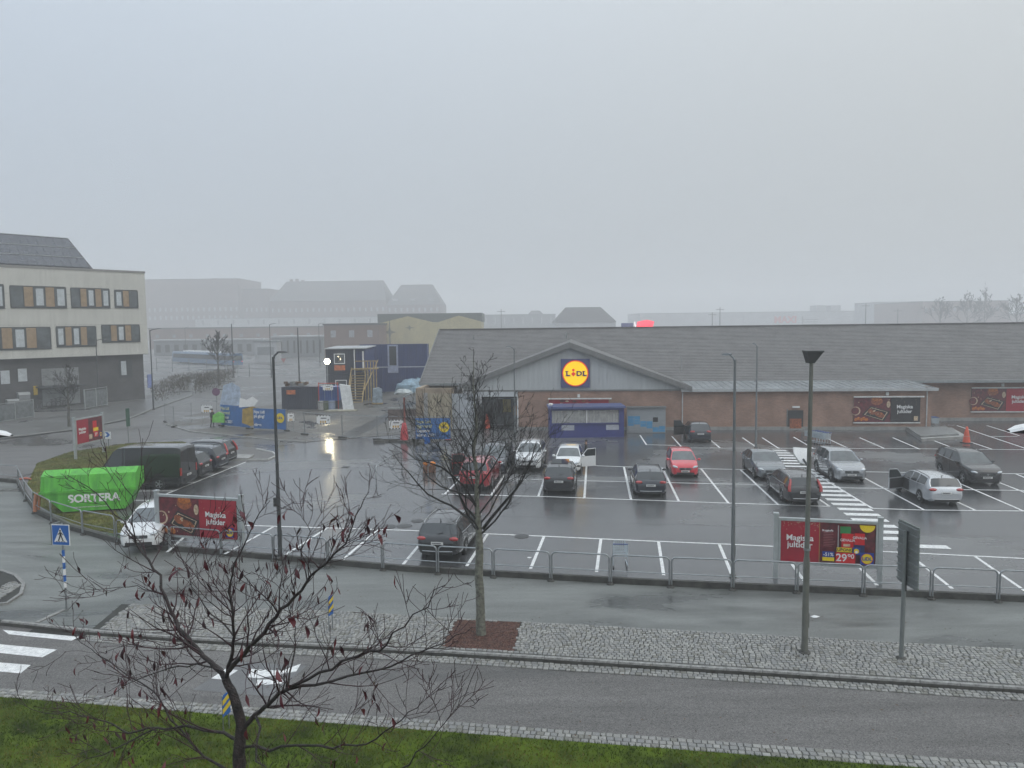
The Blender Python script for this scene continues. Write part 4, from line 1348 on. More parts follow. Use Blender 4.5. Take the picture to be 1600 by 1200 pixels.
# ---------------------------------------------------------------- kiosk in front of the gable
def onlocal(O, rz, u, v, ly):
    q = Matrix.Rotation(-rz, 3, 'Z')
    d = q @ ray(u, v)
    o = q @ (Vector((0, 0, CAM_H)) - Vector(O))
    k = (ly - o.y) / d.y
    return o.x + d.x * k, o.z + d.z * k
KBLUE = mat('kiosk_blue', (.035, .045, .20), .45, 0, .1, 1.5, streak=.4)
k0, k1 = at(859, 684.5), at(975, 683)
kr = math.atan2(k1.y - k0.y, k1.x - k0.x)
kw = (k1 - k0).length
kiosk = thing('sales_kiosk', 'blue container kiosk with curtained window in front of shop gable', 'kiosk', k0 + (k1 - k0) / 2 + Vector((0, 0, .004)), kr)
KH = onlocal(kiosk.location, kr, 915, 638, 0)[1]
wz0, wz1 = onlocal(kiosk.location, kr, 915, 661, 0)[1], onlocal(kiosk.location, kr, 915, 641, 0)[1]
kb_ = MB()
hw = kw / 2
kb_.bx(-hw, hw, 0, .08, 0, wz0); kb_.bx(-hw, hw, 0, .08, wz1, KH)
kb_.bx(-hw, -hw + .18, 0, .08, wz0, wz1); kb_.bx(hw - .4, hw, 0, .08, wz0, wz1)
kb_.bx(-hw, -hw + .08, .08, 2.4, 0, KH); kb_.bx(hw - .08, hw, .08, 2.4, 0, KH); kb_.bx(-hw + .08, hw - .08, 2.32, 2.4, 0, KH)
kb_.build('shell', KBLUE, kiosk)
MB().bx(-hw - .1, hw + .1, -.25, 2.5, KH, KH + .16).build('roof', mat('kiosk_roof', (.09, .12, .28), .4, .2, .1), kiosk)
b = MB()
n = 46
for i in range(n):
    x0 = -hw + .2 + (kw - .62) * i / n
    b.bx(x0, x0 + (kw - .62) / n * .9, .14 + .05 * (i % 2), .17 + .05 * (i % 2), wz0, wz1)
b.build('curtain', mat('curtain', (.72, .71, .66), .8, var=.2), kiosk)
MB().bx(-hw + .18, hw - .4, .04, .06, wz0, wz1).build('window', mat('kiosk_glass', (.5, .5, .5), .05, var=0), kiosk)
g_ = MATS['kiosk_glass'].node_tree.nodes['Principled BSDF']; g_.inputs['Alpha'].default_value = 0.22
MB().bx(-.03, .03, .0, .09, wz0, wz1).build('mullion', WHITE, kiosk)
for x0 in (-hw * .68, hw * .52):
    MB().bx(x0, x0 + 1.05, -.03, -.002, .62, 1.05).build('notice_panel', mat('notice', (.42, .44, .5), .4), kiosk)
MB().bx(-hw + .25, hw - .45, -.12, -.002, wz0 - .06, wz0 - .01).build('counter', KBLUE, kiosk)
MB().ball((-hw + .1, -.05, KH + .36), (.22, .1, .12), 10, 6).build('round_badge', WHITE, kiosk)
# parcel lockers
l0, l1 = at(980, 676.5), at(1040, 676.5)
lr = math.atan2(l1.y - l0.y, l1.x - l0.x)
lw = (l1 - l0).length
lock = thing('parcel_locker', 'pale grey parcel locker bank with light blue doors by gable wall', 'locker', (l0 + l1) / 2 + Vector((0, 0, .004)), lr)
LH = onlocal(lock.location, lr, 1010, 637, 0)[1]
MB().bx(-lw / 2, lw / 2, .02, .65, 0, LH).build('cabinet', mat('locker_grey', (.36, .385, .40), .4, .2, .06), lock)
MB().bx(-lw / 2 - .05, lw / 2 + .05, -.25, .7, LH, LH + .07).build('canopy', STEEL, lock)
LB = mat('locker_blue', (.10, .33, .56), .4, .1, .06)
cols = 6
for i in range(cols):
    x0, x1 = -lw / 2 + .05 + (lw - .1) * i / cols, -lw / 2 + .05 + (lw - .1) * (i + 1) / cols
    z = .08
    j = 0
    while z < LH - .15:
        hh = (.22, .30, .22, .42, .22)[(i * 2 + j) % 5]
        hh = min(hh, LH - .06 - z)
        blue = (i < 2 and .3 < z < 1.25) or (i in (2, 3) and .35 < z < .85) or (i > 3 and z < .5)
        if not (i == 4 and .9 < z < 1.4):
            MB().bx(x0 + .012, x1 - .012, -.005, .019, z + .01, z + hh - .01).build('locker_door', LB if blue else MATS['locker_grey'], lock)
        z += hh
        j += 1
MB().bx(lw * .17, lw * .30, -.02, .019, .95, 1.35).build('screen', BLACK, lock)
# ================================================================ railing along the car park
def rounded(x0, x1, z0, z1, r, n=4):
    pts = [(x0, 0, z0), (x0, 0, z1 - r)]
    for i in range(1, n + 1):
        a = math.pi - math.pi / 2 * i / n
        pts.append((x0 + r + r * math.cos(a), 0, z1 - r + r * math.sin(a)))
    for i in range(0, n + 1):
        a = math.pi / 2 - math.pi / 2 * i / n
        pts.append((x1 - r + r * math.cos(a), 0, z1 - r + r * math.sin(a)))
    pts.append((x1, 0, z0))
    return pts
def railing(name, label, posts, z, h):
    T = thing(name, label, 'railing', posts[0])
    o0 = posts[0]
    for i in range(len(posts) - 1):
        a, b_ = posts[i], posts[i + 1]
        d = b_ - a
        L = d.length
        ho = MB().tube(rounded(.04, L - .04, 0, h, .16), .03, 8).build('hoop', GALV, T, (a.x - o0.x, a.y - o0.y, 0), math.atan2(d.y, d.x), smooth=60)
        MB().tube([(.05, 0, h * .46), (L - .05, 0, h * .46)], .02, 6).build('mid_rail', GALV, ho, smooth=60)
        for x_ in (.04, L - .04):
            MB().lathe([(.10, 0), (.10, .03), (.05, .07), (.04, .12)], (x_, 0, 0), 8).build('foot', DARKC, ho)
    return T
RX = [187, 270, 350, 431, 515, 600, 685, 771, 860, 952, 1045, 1141, 1240, 1343, 1448, 1551, 1660]
def edge_px(u):
    for i in range(len(EDGE) - 1):
        if EDGE[i][0] <= u <= EDGE[i + 1][0]:
            return EDGE[i][1] + (EDGE[i + 1][1] - EDGE[i][1]) * (u - EDGE[i][0]) / (EDGE[i + 1][0] - EDGE[i][0])
def on_edge(u, off=.30):
    p = at(u, edge_px(u))
    return Vector((p.x, p.y - off, ZP))
railing('guard_railing', 'long grey tubular guard railing along the near edge of car park', [on_edge(u) for u in RX], ZP, 1.12)
LP = [at(187, 838) + Vector((-.1, -.2, 0)), at(136, 828) + Vector((-.1, -.2, 0)), at(88, 812) + Vector((-.2, -.1, 0)), at(61, 797) + Vector((-.3, 0, 0)), at(47, 778) + Vector((-.3, 0, 0)), at(37, 757) + Vector((-.3, 0, 0))]
railing('curved_railing', 'grey tubular railing curving round the grass by the green skip', [Vector((p.x, p.y, ZP)) for p in LP], ZP, 1.18)
railing('side_railing', 'short grey railing at the left picture edge above the path', [Vector((p.x, p.y - .25, ZP)) for p in (at(-75, 745), at(-20, 747), at(33, 750))], ZP, 1.15)

# ================================================================ lamp posts
POLE_D = mat('dark_pole', (.075, .08, .082), .45, .5, .12, 2)
POLE_M = mat('moss_pole', (.20, .205, .18), .5, .5, .2, 3, streak=.5)
LAMP_GL = mat('lamp_glass', (.55, .57, .58), .2, var=0)
def lamp_post(label, base, h, r0, r1, arm, adir, m, boxes=(), head='arm', sleeve=None, name='lamp_post'):
    T = thing(name, label, 'lamp post', base)
    MB().lathe([(r0 * 1.9, 0), (r0 * 1.9, .05), (r0 * 1.25, .1)], n=10).build('base_plate', DARKC, T)
    pl_ = MB().tube([(0, 0, .02), (0, 0, h * .33), (0, 0, h * .34), (0, 0, h)], [r0, r0 * .95, (r0 + r1) * .5, r1], 10)
    po_ = pl_.build('pole', m, T, smooth=50)
    MB().box((r0 * .9, 0, 1.0), (.03, .11, .42)).build('access_hatch', m, po_)
    c, s = math.cos(adir), math.sin(adir)
    if head == 'arm':
        MB().tube([(0, 0, h - .1), (c * arm * .25, s * arm * .25, h + .05), (c * arm, s * arm, h + .18)], [r1, r1 * .8, r1 * .7], 7).build('arm', m, T, smooth=60)
        hm = MB()
        n = 8
        prof = [(-.05, .06, .05), (.06, .10, .07), (.24, .11, .06), (.36, .06, .03)]
        for i in range(len(prof) - 1):
            a, b_ = prof[i], prof[i + 1]
            for (x0, w0, t0), (x1, w1, t1) in ((a, b_),):
                V = [(x0, -w0, 0), (x0, w0, 0), (x0, w0 * .7, t0), (x0, -w0 * .7, t0), (x1, -w1, 0), (x1, w1, 0), (x1, w1 * .7, t1), (x1, -w1 * .7, t1)]
                hm.add(V, [(3, 2, 6, 7), (0, 3, 7, 4), (2, 1, 5, 6), (0, 4, 5, 1)])
        ho = hm.build('lamp_head', m, T, (c * arm, s * arm, h + .16), adir)
        MB().bx(.02, .28, -.08, .08, -.02, -.003).build('lens', LAMP_GL, ho)
    elif head == 'bowl':
        # shallow angular bowl, wider at the top, with a flat lid
        bm = MB().prism([(-.20, -.17, 0), (.30, -.13, 0), (.36, 0, 0), (.30, .13, 0), (-.20, .17, 0)], (0, 0, .05))
        for q in range(1):
            V = [(-.12, -.10, -.30), (.06, -.08, -.30), (.06, .08, -.30), (-.12, .10, -.30), (-.19, -.16, -.002), (.28, -.12, -.002), (.28, .12, -.002), (-.19, .16, -.002)]
            bm.add(V, [(0, 3, 2, 1), (0, 1, 5, 4), (1, 2, 6, 5), (2, 3, 7, 6), (3, 0, 4, 7)])
        bm.build('lamp_head', POLE_D, T, (0, 0, h + .28), adir)
    for (z, dx, w_, hh) in boxes:
        MB().box((dx, 0, z), (w_, .14, hh)).build('junction_box', m, T)
    if sleeve:
        MB().lathe([(r0 * 1.1, sleeve), (r0 * 1.1, sleeve + .06)], n=10).build('collar', GALV, po_)
    return T
def topz(u, v, Y): return atY(u, v, Y).z
p = at(437, 874); lamp_post('tall dark lamp post at the railing left of the bare tree', (p.x, p.y + .1, 0), topz(428, 558, p.y), .085, .05, .22, R(40), POLE_D, boxes=((2.35, -.12, .13, .36),))
p = at(1148, 905); p = Vector((p.x, p.y + .25, 0)); lamp_post('slim grey lamp post behind the railing left of the right billboard', p, topz(1149, 562, p.y), .075, .045, .25, R(120), STEEL)
p = at(1181, 700); lamp_post('thin grey lamp post beside the grey saloon car', p, topz(1183, 541, p.y), .085, .05, .3, R(100), STEEL)
p = at(805, 690); lamp_post('thin grey lamp post near shop entrance behind the bare tree', p, topz(805, 545, p.y), .08, .05, .3, R(170), STEEL)
p = at(1257, 1021, ZP); main_lamp = lamp_post('tall mossy lamp post on the cobbled strip with dark angular head', p, topz(1271, 566, p.y) - ZP, .092, .052, 0, R(4), POLE_M, head='bowl', sleeve=3.05)
main_lamp.rotation_euler = (0, R(.35), 0)
# second, white luminaire half way up the same post
hz_ = topz(1257, 727, p.y) - ZP
MB().tube([(0, 0, hz_ - .05), (-.02, .10, hz_), (-.05, .30, hz_ + .12)], .03, 6).build('side_arm', POLE_D, main_lamp)
sh = MB()
out = [(0, -.22), (.10, -.20), (.24, .10), (.25, .30), (-.25, .34), (-.26, .12), (-.12, -.18)]
sh.prism([(a, b_, .0) for a, b_ in out], (0, 0, .06))
so = sh.build('white_luminaire', WHITE, main_lamp, (.0, .42, hz_ + .12))
so.rotation_euler = (R(52), 0, R(-6))
so2 = MB().prism([(a * .94, b_ * .94, -.03) for a, b_ in out], (0, 0, .028)).build('luminaire_rim', BLACK, so)
for (u, v, Y, lb) in ((240, 640, None, 'lamp post at the school corner on the far pavement'), (155, 632, None, 'lamp post in front of the white school facade'), (424, 590, None, 'distant thin lamp post left of the construction containers'), (500, 572, None, 'distant lamp post with curved arm beyond the yard floodlight'), (291, 560, None, 'very distant lamp post behind the bus')):
    p = at(u, v)
    tv = {240: 516, 155: 532, 424: 507, 500: 506, 291: 512}[u]
    lamp_post(lb, p, topz(u - 2, tv, p.y), .09, .055, .9, R(20), POLE_D)
# lamp heads of two posts that stand just outside the frame
for sg, (u, v), lb in ((1, (1573, 668), 'white flat lamp head reaching in at the right picture edge'), (-1, (20, 676), 'white flat lamp head reaching in at the left picture edge')):
    Y = 9.6 if sg > 0 else 12.5
    tip = atY(u, v, Y)
    T = thing('street_lamp', lb, 'lamp post', (tip.x + sg * 1.15, tip.y, ZL))
    zt = tip.z - ZL
    MB().tube([(0, 0, 0), (0, 0, zt * .4), (0, 0, zt - .02)], [.09, .08, .05], 10).build('pole', POLE_M, T, smooth=50)
    hd = MB()
    prof = [(1.13, .04, -.055, -.03), (1.0, .12, -.065, .015), (.75, .19, -.075, .055), (.4, .20, -.08, .075), (.1, .13, -.07, .07), (-.05, .07, -.05, .05)]
    for i in range(len(prof) - 1):
        (x0, w0, l0_, t0), (x1, w1, l1_, t1) = prof[i], prof[i + 1]
        R0 = [(-sg * x0, -w0, l0_), (-sg * x0, -w0, t0 - .03), (-sg * x0, -w0 * .6, t0), (-sg * x0, w0 * .6, t0), (-sg * x0, w0, t0 - .03), (-sg * x0, w0, l0_)]
        R1 = [(-sg * x1, -w1, l1_), (-sg * x1, -w1, t1 - .03), (-sg * x1, -w1 * .6, t1), (-sg * x1, w1 * .6, t1), (-sg * x1, w1, t1 - .03), (-sg * x1, w1, l1_)]
        for k in range(6):
            q = [R0[k], R0[(k + 1) % 6], R1[(k + 1) % 6], R1[k]]
            hd.poly(q if sg > 0 else q[::-1], 1 if k in (0, 5) else 0)
    hd.build('lamp_head', [WHITE, BLACK], T, (0, 0, zt), smooth=40)

# ================================================================ billboards
FRAME = mat('billboard_frame', (.50, .53, .53), .4, .5, .1, 3, streak=.3)
def billboard(label, pa, pb, za, zb, leg0, postw=.16):
    """freestanding billboard from pa to pb (ground points), panel between heights za, zb"""
    d = pb - pa
    T = thing('billboard', label, 'billboard', ((pa + pb) / 2)[:], math.atan2(d.y, d.x))
    W_ = d.length
    for sg in (-1, 1):
        po_ = MB().bx(sg * W_ / 2 - postw / 2, sg * W_ / 2 + postw / 2, -.06, .10, leg0, zb + .18).build('post', FRAME, T)
        MB().bx(sg * W_ / 2 - postw * .6, sg * W_ / 2 + postw * .6, -.08, .12, zb + .181, zb + .24).build('post_cap', FRAME, po_)
    w_ = W_ - postw - .02
    f = MB()
    f.bx(-w_ / 2, w_ / 2, -.07, .08, zb - .02, zb + .08); f.bx(-w_ / 2, w_ / 2, -.07, .08, za - .09, za)
    f.bx(-w_ / 2, -w_ / 2 + .07, -.068, .078, za, zb - .02); f.bx(w_ / 2 - .07, w_ / 2, -.068, .078, za, zb - .02)
    f.build('frame', FRAME, T)
    pn = MB().bx(-w_ / 2 + .07, w_ / 2 - .07, -.02, .06, za, zb - .02).build('panel', I_DARK, T)
    sub = MB().bx(-w_ / 2 + .08, w_ / 2 - .08, -.034, -.021, 0, zb - .03 - za).build('poster', I_RED, T, (0, 0, za + .005))
    return T, sub, w_ - .16, zb - .035 - za
def zat(u, v, p): return atY(u, v, p.y).z
# left billboard
pa, pb = at(248, 852), at(378, 868)
pa = Vector((pa.x, pa.y, 0)); pb = at(379, 862.5)
T, sub, w_, h_ = billboard('billboard with roast dinner picture reading Magiska jultider, left side', pa, pb, zat(315, 838, (pa + pb) / 2), zat(315, 778, (pa + pb) / 2), -.2)
festive(sub, w_, h_, .53, I_RED, y=-.036, seed=7).done()
# right billboard
pa, pb = at(1213, 903), at(1374, 912)
pa.y += .1
T, sub, w_, h_ = billboard('billboard with coffee packets and price 29.90, right side', pa, pb, zat(1295, 880, (pa + pb) / 2), zat(1295, 815, (pa + pb) / 2), -.2)
pr = Print(sub, w_, h_, -.036)
pr.rect(0, .415, 0, 1, I_RED)
pr.rect(.415, 1, 0, 1, I_PLUM)
pr.rect(.41, .418, 0.0, 1, ink('gold', (.4, .22, .08)))
r = random.Random(4)
for q in range(40): pr.disc(r.uniform(.01, .40), min(.985, r.gauss(.93, .07)), r.uniform(.006, .02), I_CRM, n=7)
pr.text('Magiska', .20, .61, h_ * .20, I_WHITE, bold=.016)
pr.text('jultider', .20, .44, h_ * .20, I_WHITE, bold=.016)
pr.text('Bryggkaffe', .495, .83, h_ * .06, I_WHITE, bold=.02)
for q in range(9): pr.rect(.45, .45 + r.uniform(.09, .13), .77 - q * .04, .782 - q * .04, ink('faint', (.35, .12, .13)))
pr.rect(.60, .61, .40, .97, ink('silver', (.4, .4, .4)))
pr.rect(.625, .735, .78, .95, I_GRN)
pr.rect(.64, .765, .42, .78, I_BRT)
pr.rect(.775, .88, .30, .80, I_BRT); pr.rect(.775, .88, .30, .52, ink('navy', (.01, .02, .09)))
pr.text('GEVALIA', .703, .62, h_ * .085, I_WHITE, bold=.010)
pr.text('GEVALIA', .828, .69, h_ * .08, I_WHITE, bold=.010)
pr.rect(.66, .73, .47, .53, I_CRM)
pr.disc(.905, 1.0, h_ * .17, I_YEL, a0=math.pi, a1=2 * math.pi)
pr.rect(.59, .75, .33, .44, I_YEL); pr.text('KUPONG!', .67, .385, h_ * .10, I_DARK, bold=.012)
pr.rect(.755, .835, .28, .46, I_BLUE); pr.disc(.795, .37, h_ * .06, I_YEL); pr.disc(.795, .35, h_ * .03, I_WHITE)
pr.rect(.44, .565, .19, .33, I_BLUE); pr.text('-51%', .503, .255, h_ * .115, I_WHITE, bold=.010)
pr.rect(.44, .565, .10, .19, I_YEL)
pr.rect(.58, .785, .07, .32, I_BRT); pr.text('29', .640, .19, h_ * .25, I_WHITE, bold=.012); pr.text('90', .738, .235, h_ * .15, I_WHITE, bold=.010)
logo(pr, .905, .20, h_ * .13)
pr.done()
# far left billboard on the grass
pa, pb = at(119, 718), at(163, 706.5)
T, sub, w_, h_ = billboard('small red billboard on posts on the grass by the far street', pa, pb, zat(117, 695, pa), zat(117, 657, pa), 0, .14)
pr = Print(sub, w_, h_, -.036)
pr.rect(0, .45, 0, 1, I_RED); pr.rect(.45, 1, 0, 1, I_PLUM)
pr.text('Magiska', .22, .60, h_ * .15, I_WHITE, bold=.022); pr.text('jultider', .22, .46, h_ * .15, I_WHITE, bold=.022)
pr.rect(.62, .78, .35, .85, I_BRT); pr.rect(.64, .84, .40, .55, I_YEL); pr.rect(.66, .82, .15, .38, I_BRT); pr.text('29', .74, .26, h_ * .16, I_WHITE, bold=.03)
pr.rect(.46, .58, .1, .3, I_CRM)
logo(pr, .92, .22, h_ * .09)
pr.done()

# ================================================================ traffic signs
S_BLUE = mat('sign_blue_film', (.015, .12, .42), .35, var=.08)
S_YEL = mat('sign_yellow_film', (.75, .55, .03), .4, var=.08)
S_BACK = mat('sign_back', (.25, .27, .265), .5, .5, .15, 2, streak=.4)
# pedestrian crossing sign on a blue and white pole
p = at(104, 951, ZP)
zs = atY(103, 835, p.y).z - ZP
T = thing('crossing_sign', 'square blue pedestrian crossing sign on a blue and white striped pole', 'sign', p, R(-9))
pole = MB().tube([(0, 0, 0), (0, 0, zs + .4)], .032, 8).build('pole', GALV, T)
n = int((zs - .4 - .75) / .22)
for k in range(n):
    MB().tube([(0, 0, .75 + k * .22), (0, 0, .75 + (k + 1) * .22)], .045, 10, cap=True).build('pole_band', WHITE if k % 2 == 0 else S_BLUE, pole)
MB().bx(-.33, .33, -.075, -.05, zs - .36, zs + .36).build('plate', WHITE, T)
MB().bx(-.31, .31, -.082, -.076, zs - .34, zs + .34).build('blue_field', S_BLUE, T)
MB().prism([(-.25, -.088, zs - .24), (.25, -.088, zs - .24), (0, -.088, zs + .26)], (0, .005, 0)).build('white_triangle', WHITE, T)
fg = MB()
y = -.094
fg.lathe([(.035, 0), (.035, .004)], (.0, y, zs + .15), 10, axis='Y')
fg.prism([(-.035, y, zs + .11), (.045, y, zs + .10), (.05, y, zs - .03), (-.03, y, zs - .03)], (0, .004, 0))
fg.prism([(.01, y - .001, zs - .02), (.05, y - .001, zs - .02), (.12, y - .001, zs - .21), (.075, y - .001, zs - .21)], (0, .004, 0))
fg.prism([(-.03, y - .002, zs - .02), (.02, y - .002, zs - .02), (-.06, y - .002, zs - .21), (-.105, y - .002, zs - .21)], (0, .004, 0))
fg.prism([(-.03, y - .003, zs + .10), (.0, y - .003, zs + .10), (-.08, y - .003, zs + .0), (-.10, y - .003, zs + .02)], (0, .004, 0))
fg.prism([(.03, y - .004, zs + .09), (.05, y - .004, zs + .09), (.12, y - .004, zs + .02), (.10, y - .004, zs - .0)], (0, .004, 0))
for q in range(4): fg.bx(-.17 + q * .095, -.12 + q * .095, y - .002, y + .004, zs - .235, zs - .215)
fg.build('walking_figure', I_DARK, T)
MB().bx(-.40, -.345, -.05, .35, zs - .36, zs + .36).build('side_plate', S_BACK, T)
# green direction sign seen from behind
p = at(1408, 1030, ZP)
T = thing('direction_sign', 'grey slatted back of a direction sign on a steel post', 'sign', p)
z0, z1 = atY(1411, 920, p.y).z - ZP, atY(1411, 818, p.y).z - ZP
MB().lathe([(.17, 0), (.17, .03), (.09, .07)], n=10).build('base', DARKC, T)
MB().tube([(0, 0, 0), (.04, 0, z1 - .2)], .06, 10).build('post', S_BACK, T, smooth=50)
sr = R(-88)
pn = MB().bx(-.52, .52, .06, .085, z0 + .1, z1).build('sign_panel', S_BACK, T, (.05, 0, 0), sr)
k = 0
zc = z0 + .16
while zc < z1 - .05:
    MB().bx(-.51, .51, .02, .0598, zc, zc + .045).build('slat', S_BACK, pn)
    zc += .2
MB().bx(-.06, .06, -.02, .0195, z0 - .05, z1 - .2).build('bracket', mat('dark_bracket', (.05, .055, .055), .5, .4), pn)
MB().bx(-.52, .52, .086, .09, z0 + .1, z1).build('sign_face', mat('sign_green', (.01, .16, .07), .4), pn)
# blue and yellow marker posts
for (u, v, tv, z, lb) in ((517, 985, 930, ZP, 'blue and yellow marker sign on two thin legs on the cobbles'), (354, 1143, 1083, ZR, 'blue and yellow marker sign at lawn edge behind the leafy tree')):
    p = at(u, v, z)
    h = atY(u, tv, p.y).z - z
    T = thing('marker_sign', lb, 'sign', (p.x, p.y, z), R(70))
    for sg in (-1, 1): MB().tube([(sg * .10, .0, 0), (sg * .10, .0, h - .02)], .018, 6).build('leg', GALV, T)
    bw = .13
    pt = MB().prism([(-bw, -.03, h * .45), (bw, -.03, h * .45), (bw, -.03, h - .1), (bw * .5, -.03, h), (-bw * .5, -.03, h), (-bw, -.03, h - .1)], (0, .012, 0)).build('plate', S_BLUE, T)
    for k in range(2):
        zc = h * (.52 + .22 * k)
        MB().prism([(-bw, -.036, zc), (bw, -.036, zc + .12), (bw, -.036, zc + .24), (-bw, -.036, zc + .12)], (0, .005, 0)).build('yellow_stripe', S_YEL, pt)
        MB().prism([(-bw, -.013, zc), (bw, -.013, zc + .12), (bw, -.013, zc + .24), (-bw, -.013, zc + .12)], (0, .005, 0)).build('yellow_stripe', S_YEL, pt)
# signs around the far street
def post_sign(name, label, u, v, tv, shape, m, size, rz=0, cat='sign'):
    p = at(u, v)
    h = atY(u, tv, p.y).z
    T = thing(name, label, cat, p, rz)
    MB().tube([(0, 0, 0), (0, 0, h)], .035, 6).build('post', S_BACK, T)
    if shape == 'disc':
        disc_y(size, -.05, -.07, 20).build('plate', m, T, (0, 0, h - size))
    elif shape == 'tri':
        MB().prism([(-size, -.05, h), (size, -.05, h), (0, -.05, h - size * 1.7)], (0, -.02, 0)).build('plate', m, T)
    else:
        MB().bx(-size[0], size[0], -.07, -.05, h - 2 * size[1], h).build('plate', m, T)
    return T
post_sign('direction_board', 'tall narrow dark green sign on a post behind the van', 201, 692, 638, 'box', mat('dark_green', (.03, .09, .06), .5), (.17, .75), R(60))
T = post_sign('arrow_sign', 'blue arrow sign beside the far small billboard', 170, 700, 674, 'box', WHITE, (.35, .3), R(-20))
MB().prism([(-.25, -.078, -.2), (.05, -.078, -.2), (.28, -.078, 0), (.05, -.078, .2), (-.25, -.078, .2), (0, -.078, 0)], (0, .005, 0)).build('arrow', S_BLUE, T, (0, 0, atY(170, 679, at(170, 700).y).z))
post_sign('no_parking_sign', 'round dull red and blue no parking sign at the far pavement', 339, 643, 606, 'disc', mat('sign_plum', (.16, .07, .14), .5), .45)
post_sign('street_board', 'small dark rectangular board on a post in the mist', 372, 593, 556, 'box', S_BACK, (.7, .35))
post_sign('give_way_sign', 'faded give way triangle sign on a post on misty street', 444, 588, 560, 'tri', mat('sign_faded_red', (.45, .2, .19), .5), .5)
p = at(668, 740)
T = post_sign('parking_sign', 'small blue parking sign on a slender pole among the bays', 669, 742, 682, 'box', S_BLUE, (.18, .22))
T2 = thing('barrier_lamp', 'pair of orange warning lamps low behind the parking sign pole', 'lamp', at(670, 741) + Vector((0, .4, 0)))
for sg in (-1, 1):
    MB().ball((sg * .22, 0, .62), (.2, .12, .14), 10, 6).build('lamp', mat('amber', (.75, .24, .03), .3, var=.1), T2)
MB().bx(-.4, .4, -.06, .06, 0, .48).build('stand', mat('brown_stand', (.2, .09, .05), .6), T2)

# ================================================================ green skip
SK = mat('skip_green', (.10, .46, .035), .5, 0, .22, 1.6, streak=.65, col2=(.05, .25, .03))
p0, p1 = at(122, 806), at(213, 806)
dk = Vector((1, .02, 0)).normalized()
T = thing('waste_skip', 'bright green closed waste skip on the grass reading SORTERA', 'skip', (at(150, 802)).lerp(at(160, 800), .5) + Vector((-.75, 1.0, .02)), R(13))
# long side profile: floor shorter than rim
Lr, Lf, Wd = 4.5, 3.0, 1.9
z0, zm, zt = .08, 1.12, 1.98
A = [(-Lf / 2 + .25, -Wd / 2, z0), (Lr / 2 - .55, -Wd / 2, z0), (Lr / 2, -Wd / 2, zm), (-Lr / 2, -Wd / 2, zm)]
MB().prism(A, (0, Wd, 0)).build('hull', SK, T)
up = MB().prism([(-Lr / 2, -Wd / 2 + .02, zm + .004), (-Lr / 2, Wd / 2 - .02, zm + .004), (-Lr / 2, Wd / 2 - .02, zt), (-Lr / 2, -.1, zt + .17), (-Lr / 2, -Wd / 2 + .22, zt - .05)], (Lr, 0, 0))
up.build('cover', SK, T)
MB().bx(-Lr / 2 - .05, Lr / 2 + .05, -Wd / 2 - .06, -Wd / 2 - .002, zm - .07, zm + .06).build('rim_rail', SK, T)
for k in range(6):
    x_ = -Lr / 2 + .08 + k * (Lr - .16) / 5
    MB().prism([(x_ - .05, -Wd / 2 - .02, zm + .07), (x_ - .05, -Wd / 2 + .16, zt - .04), (x_ - .05, -Wd / 2 + .20, zt - .04), (x_ - .05, -Wd / 2 + .05, zm + .07)], (.10, 0, 0)).build('rib', SK, T)
    if k in (1, 2, 3, 4):
        MB().prism([(x_ - .03, -Wd / 2 + .2, zt - .03), (x_ - .03, -.1, zt + .19), (x_ - .03, Wd / 2, zt + .02), (x_ - .03, Wd / 2, zt), (x_ - .03, -.1, zt + .171)], (.06, 0, 0)).build('lid_strap', SK, T)
for x_ in (-.9, .9):
    MB().tube([(x_, -Wd / 2 - .03, .62), (x_, -Wd / 2 - .12, .62)], .06, 10).build('lifting_lug', SK, T)
lettering('SORTERA', .56, WHITE, T, (.25, -Wd / 2 - .012, .72), bold=.035, ext=.004, xs=1.02)
MB().bx(-.85, .95, -Wd / 2 - .012, -Wd / 2 - .003, .26, .31).build('small_print', mat('print_pale', (.5, .62, .45), .5, var=.5, scale=40), T)

# ================================================================ trolleys, cones, platform
def trolley(label, pos, rz, n=1, wirem=None, group=None, name='shopping_trolley', gap=.28):
    T = thing(name, label, 'trolley', pos, rz, group)
    wm_ = wirem or mat('trolley_wire', (.55, .62, .66), .35, .3, .1)
    for q in range(n):
        o = q * gap
        fr = MB()
        for sg in (-1, 1):
            fr.tube([(.42 + o, sg * .24, .12), (-.42 + o, sg * .28, .14), (-.40 + o, sg * .28, .62), (-.48 + o, sg * .28, 1.0)], .015, 5)
            fr.tube([(-.40 + o, sg * .28, .55), (.45 + o, sg * .2, .55)], .018, 5)
        fo = fr.build('frame', wm_, T)
        bk = MB()
        for k in range(7):
            z = .50 + .06 * k
            a, c = .30 - .0 * k, .45
            bk.tube([(-.42 + o, -.27, z), (c + o, -.20, z), (c + o, .20, z), (-.42 + o, .27, z), (-.42 + o, -.27, z)], .010, 4)
        for k in range(9):
            x_ = -.42 + o + .87 * k / 8
            y_ = .27 - .07 * k / 8
            for sg in (-1, 1): bk.tube([(x_, sg * y_, .48), (x_, sg * y_, .90)], .009, 4)
            bk.tube([(x_, -y_, .50), (x_, y_, .50)], .009, 4)
        for k in range(6):
            y_ = -.2 + .08 * k
            bk.tube([(.45 + o, y_, .48), (.45 + o, y_, .88)], .009, 4)
        bk.build('basket', wm_, T)
        MB().tube([(-.50 + o, -.29, 1.0), (-.50 + o, .29, 1.0)], .025, 6).build('handle', mat('trolley_handle', (.05, .09, .25), .5), T)
        for sg in (-1, 1):
            for x_ in (.40, -.40):
                MB().lathe([(.06, -.02), (.06, .02)], (x_ + o, sg * .25, .06), 10, axis='Y').build('castor', RUBBER, T)
    return T
trolley('single shopping trolley standing in an empty bay behind the railing', at(971, 890) + Vector((0, .45, .006)), R(85))
b_ = at(1291, 697)
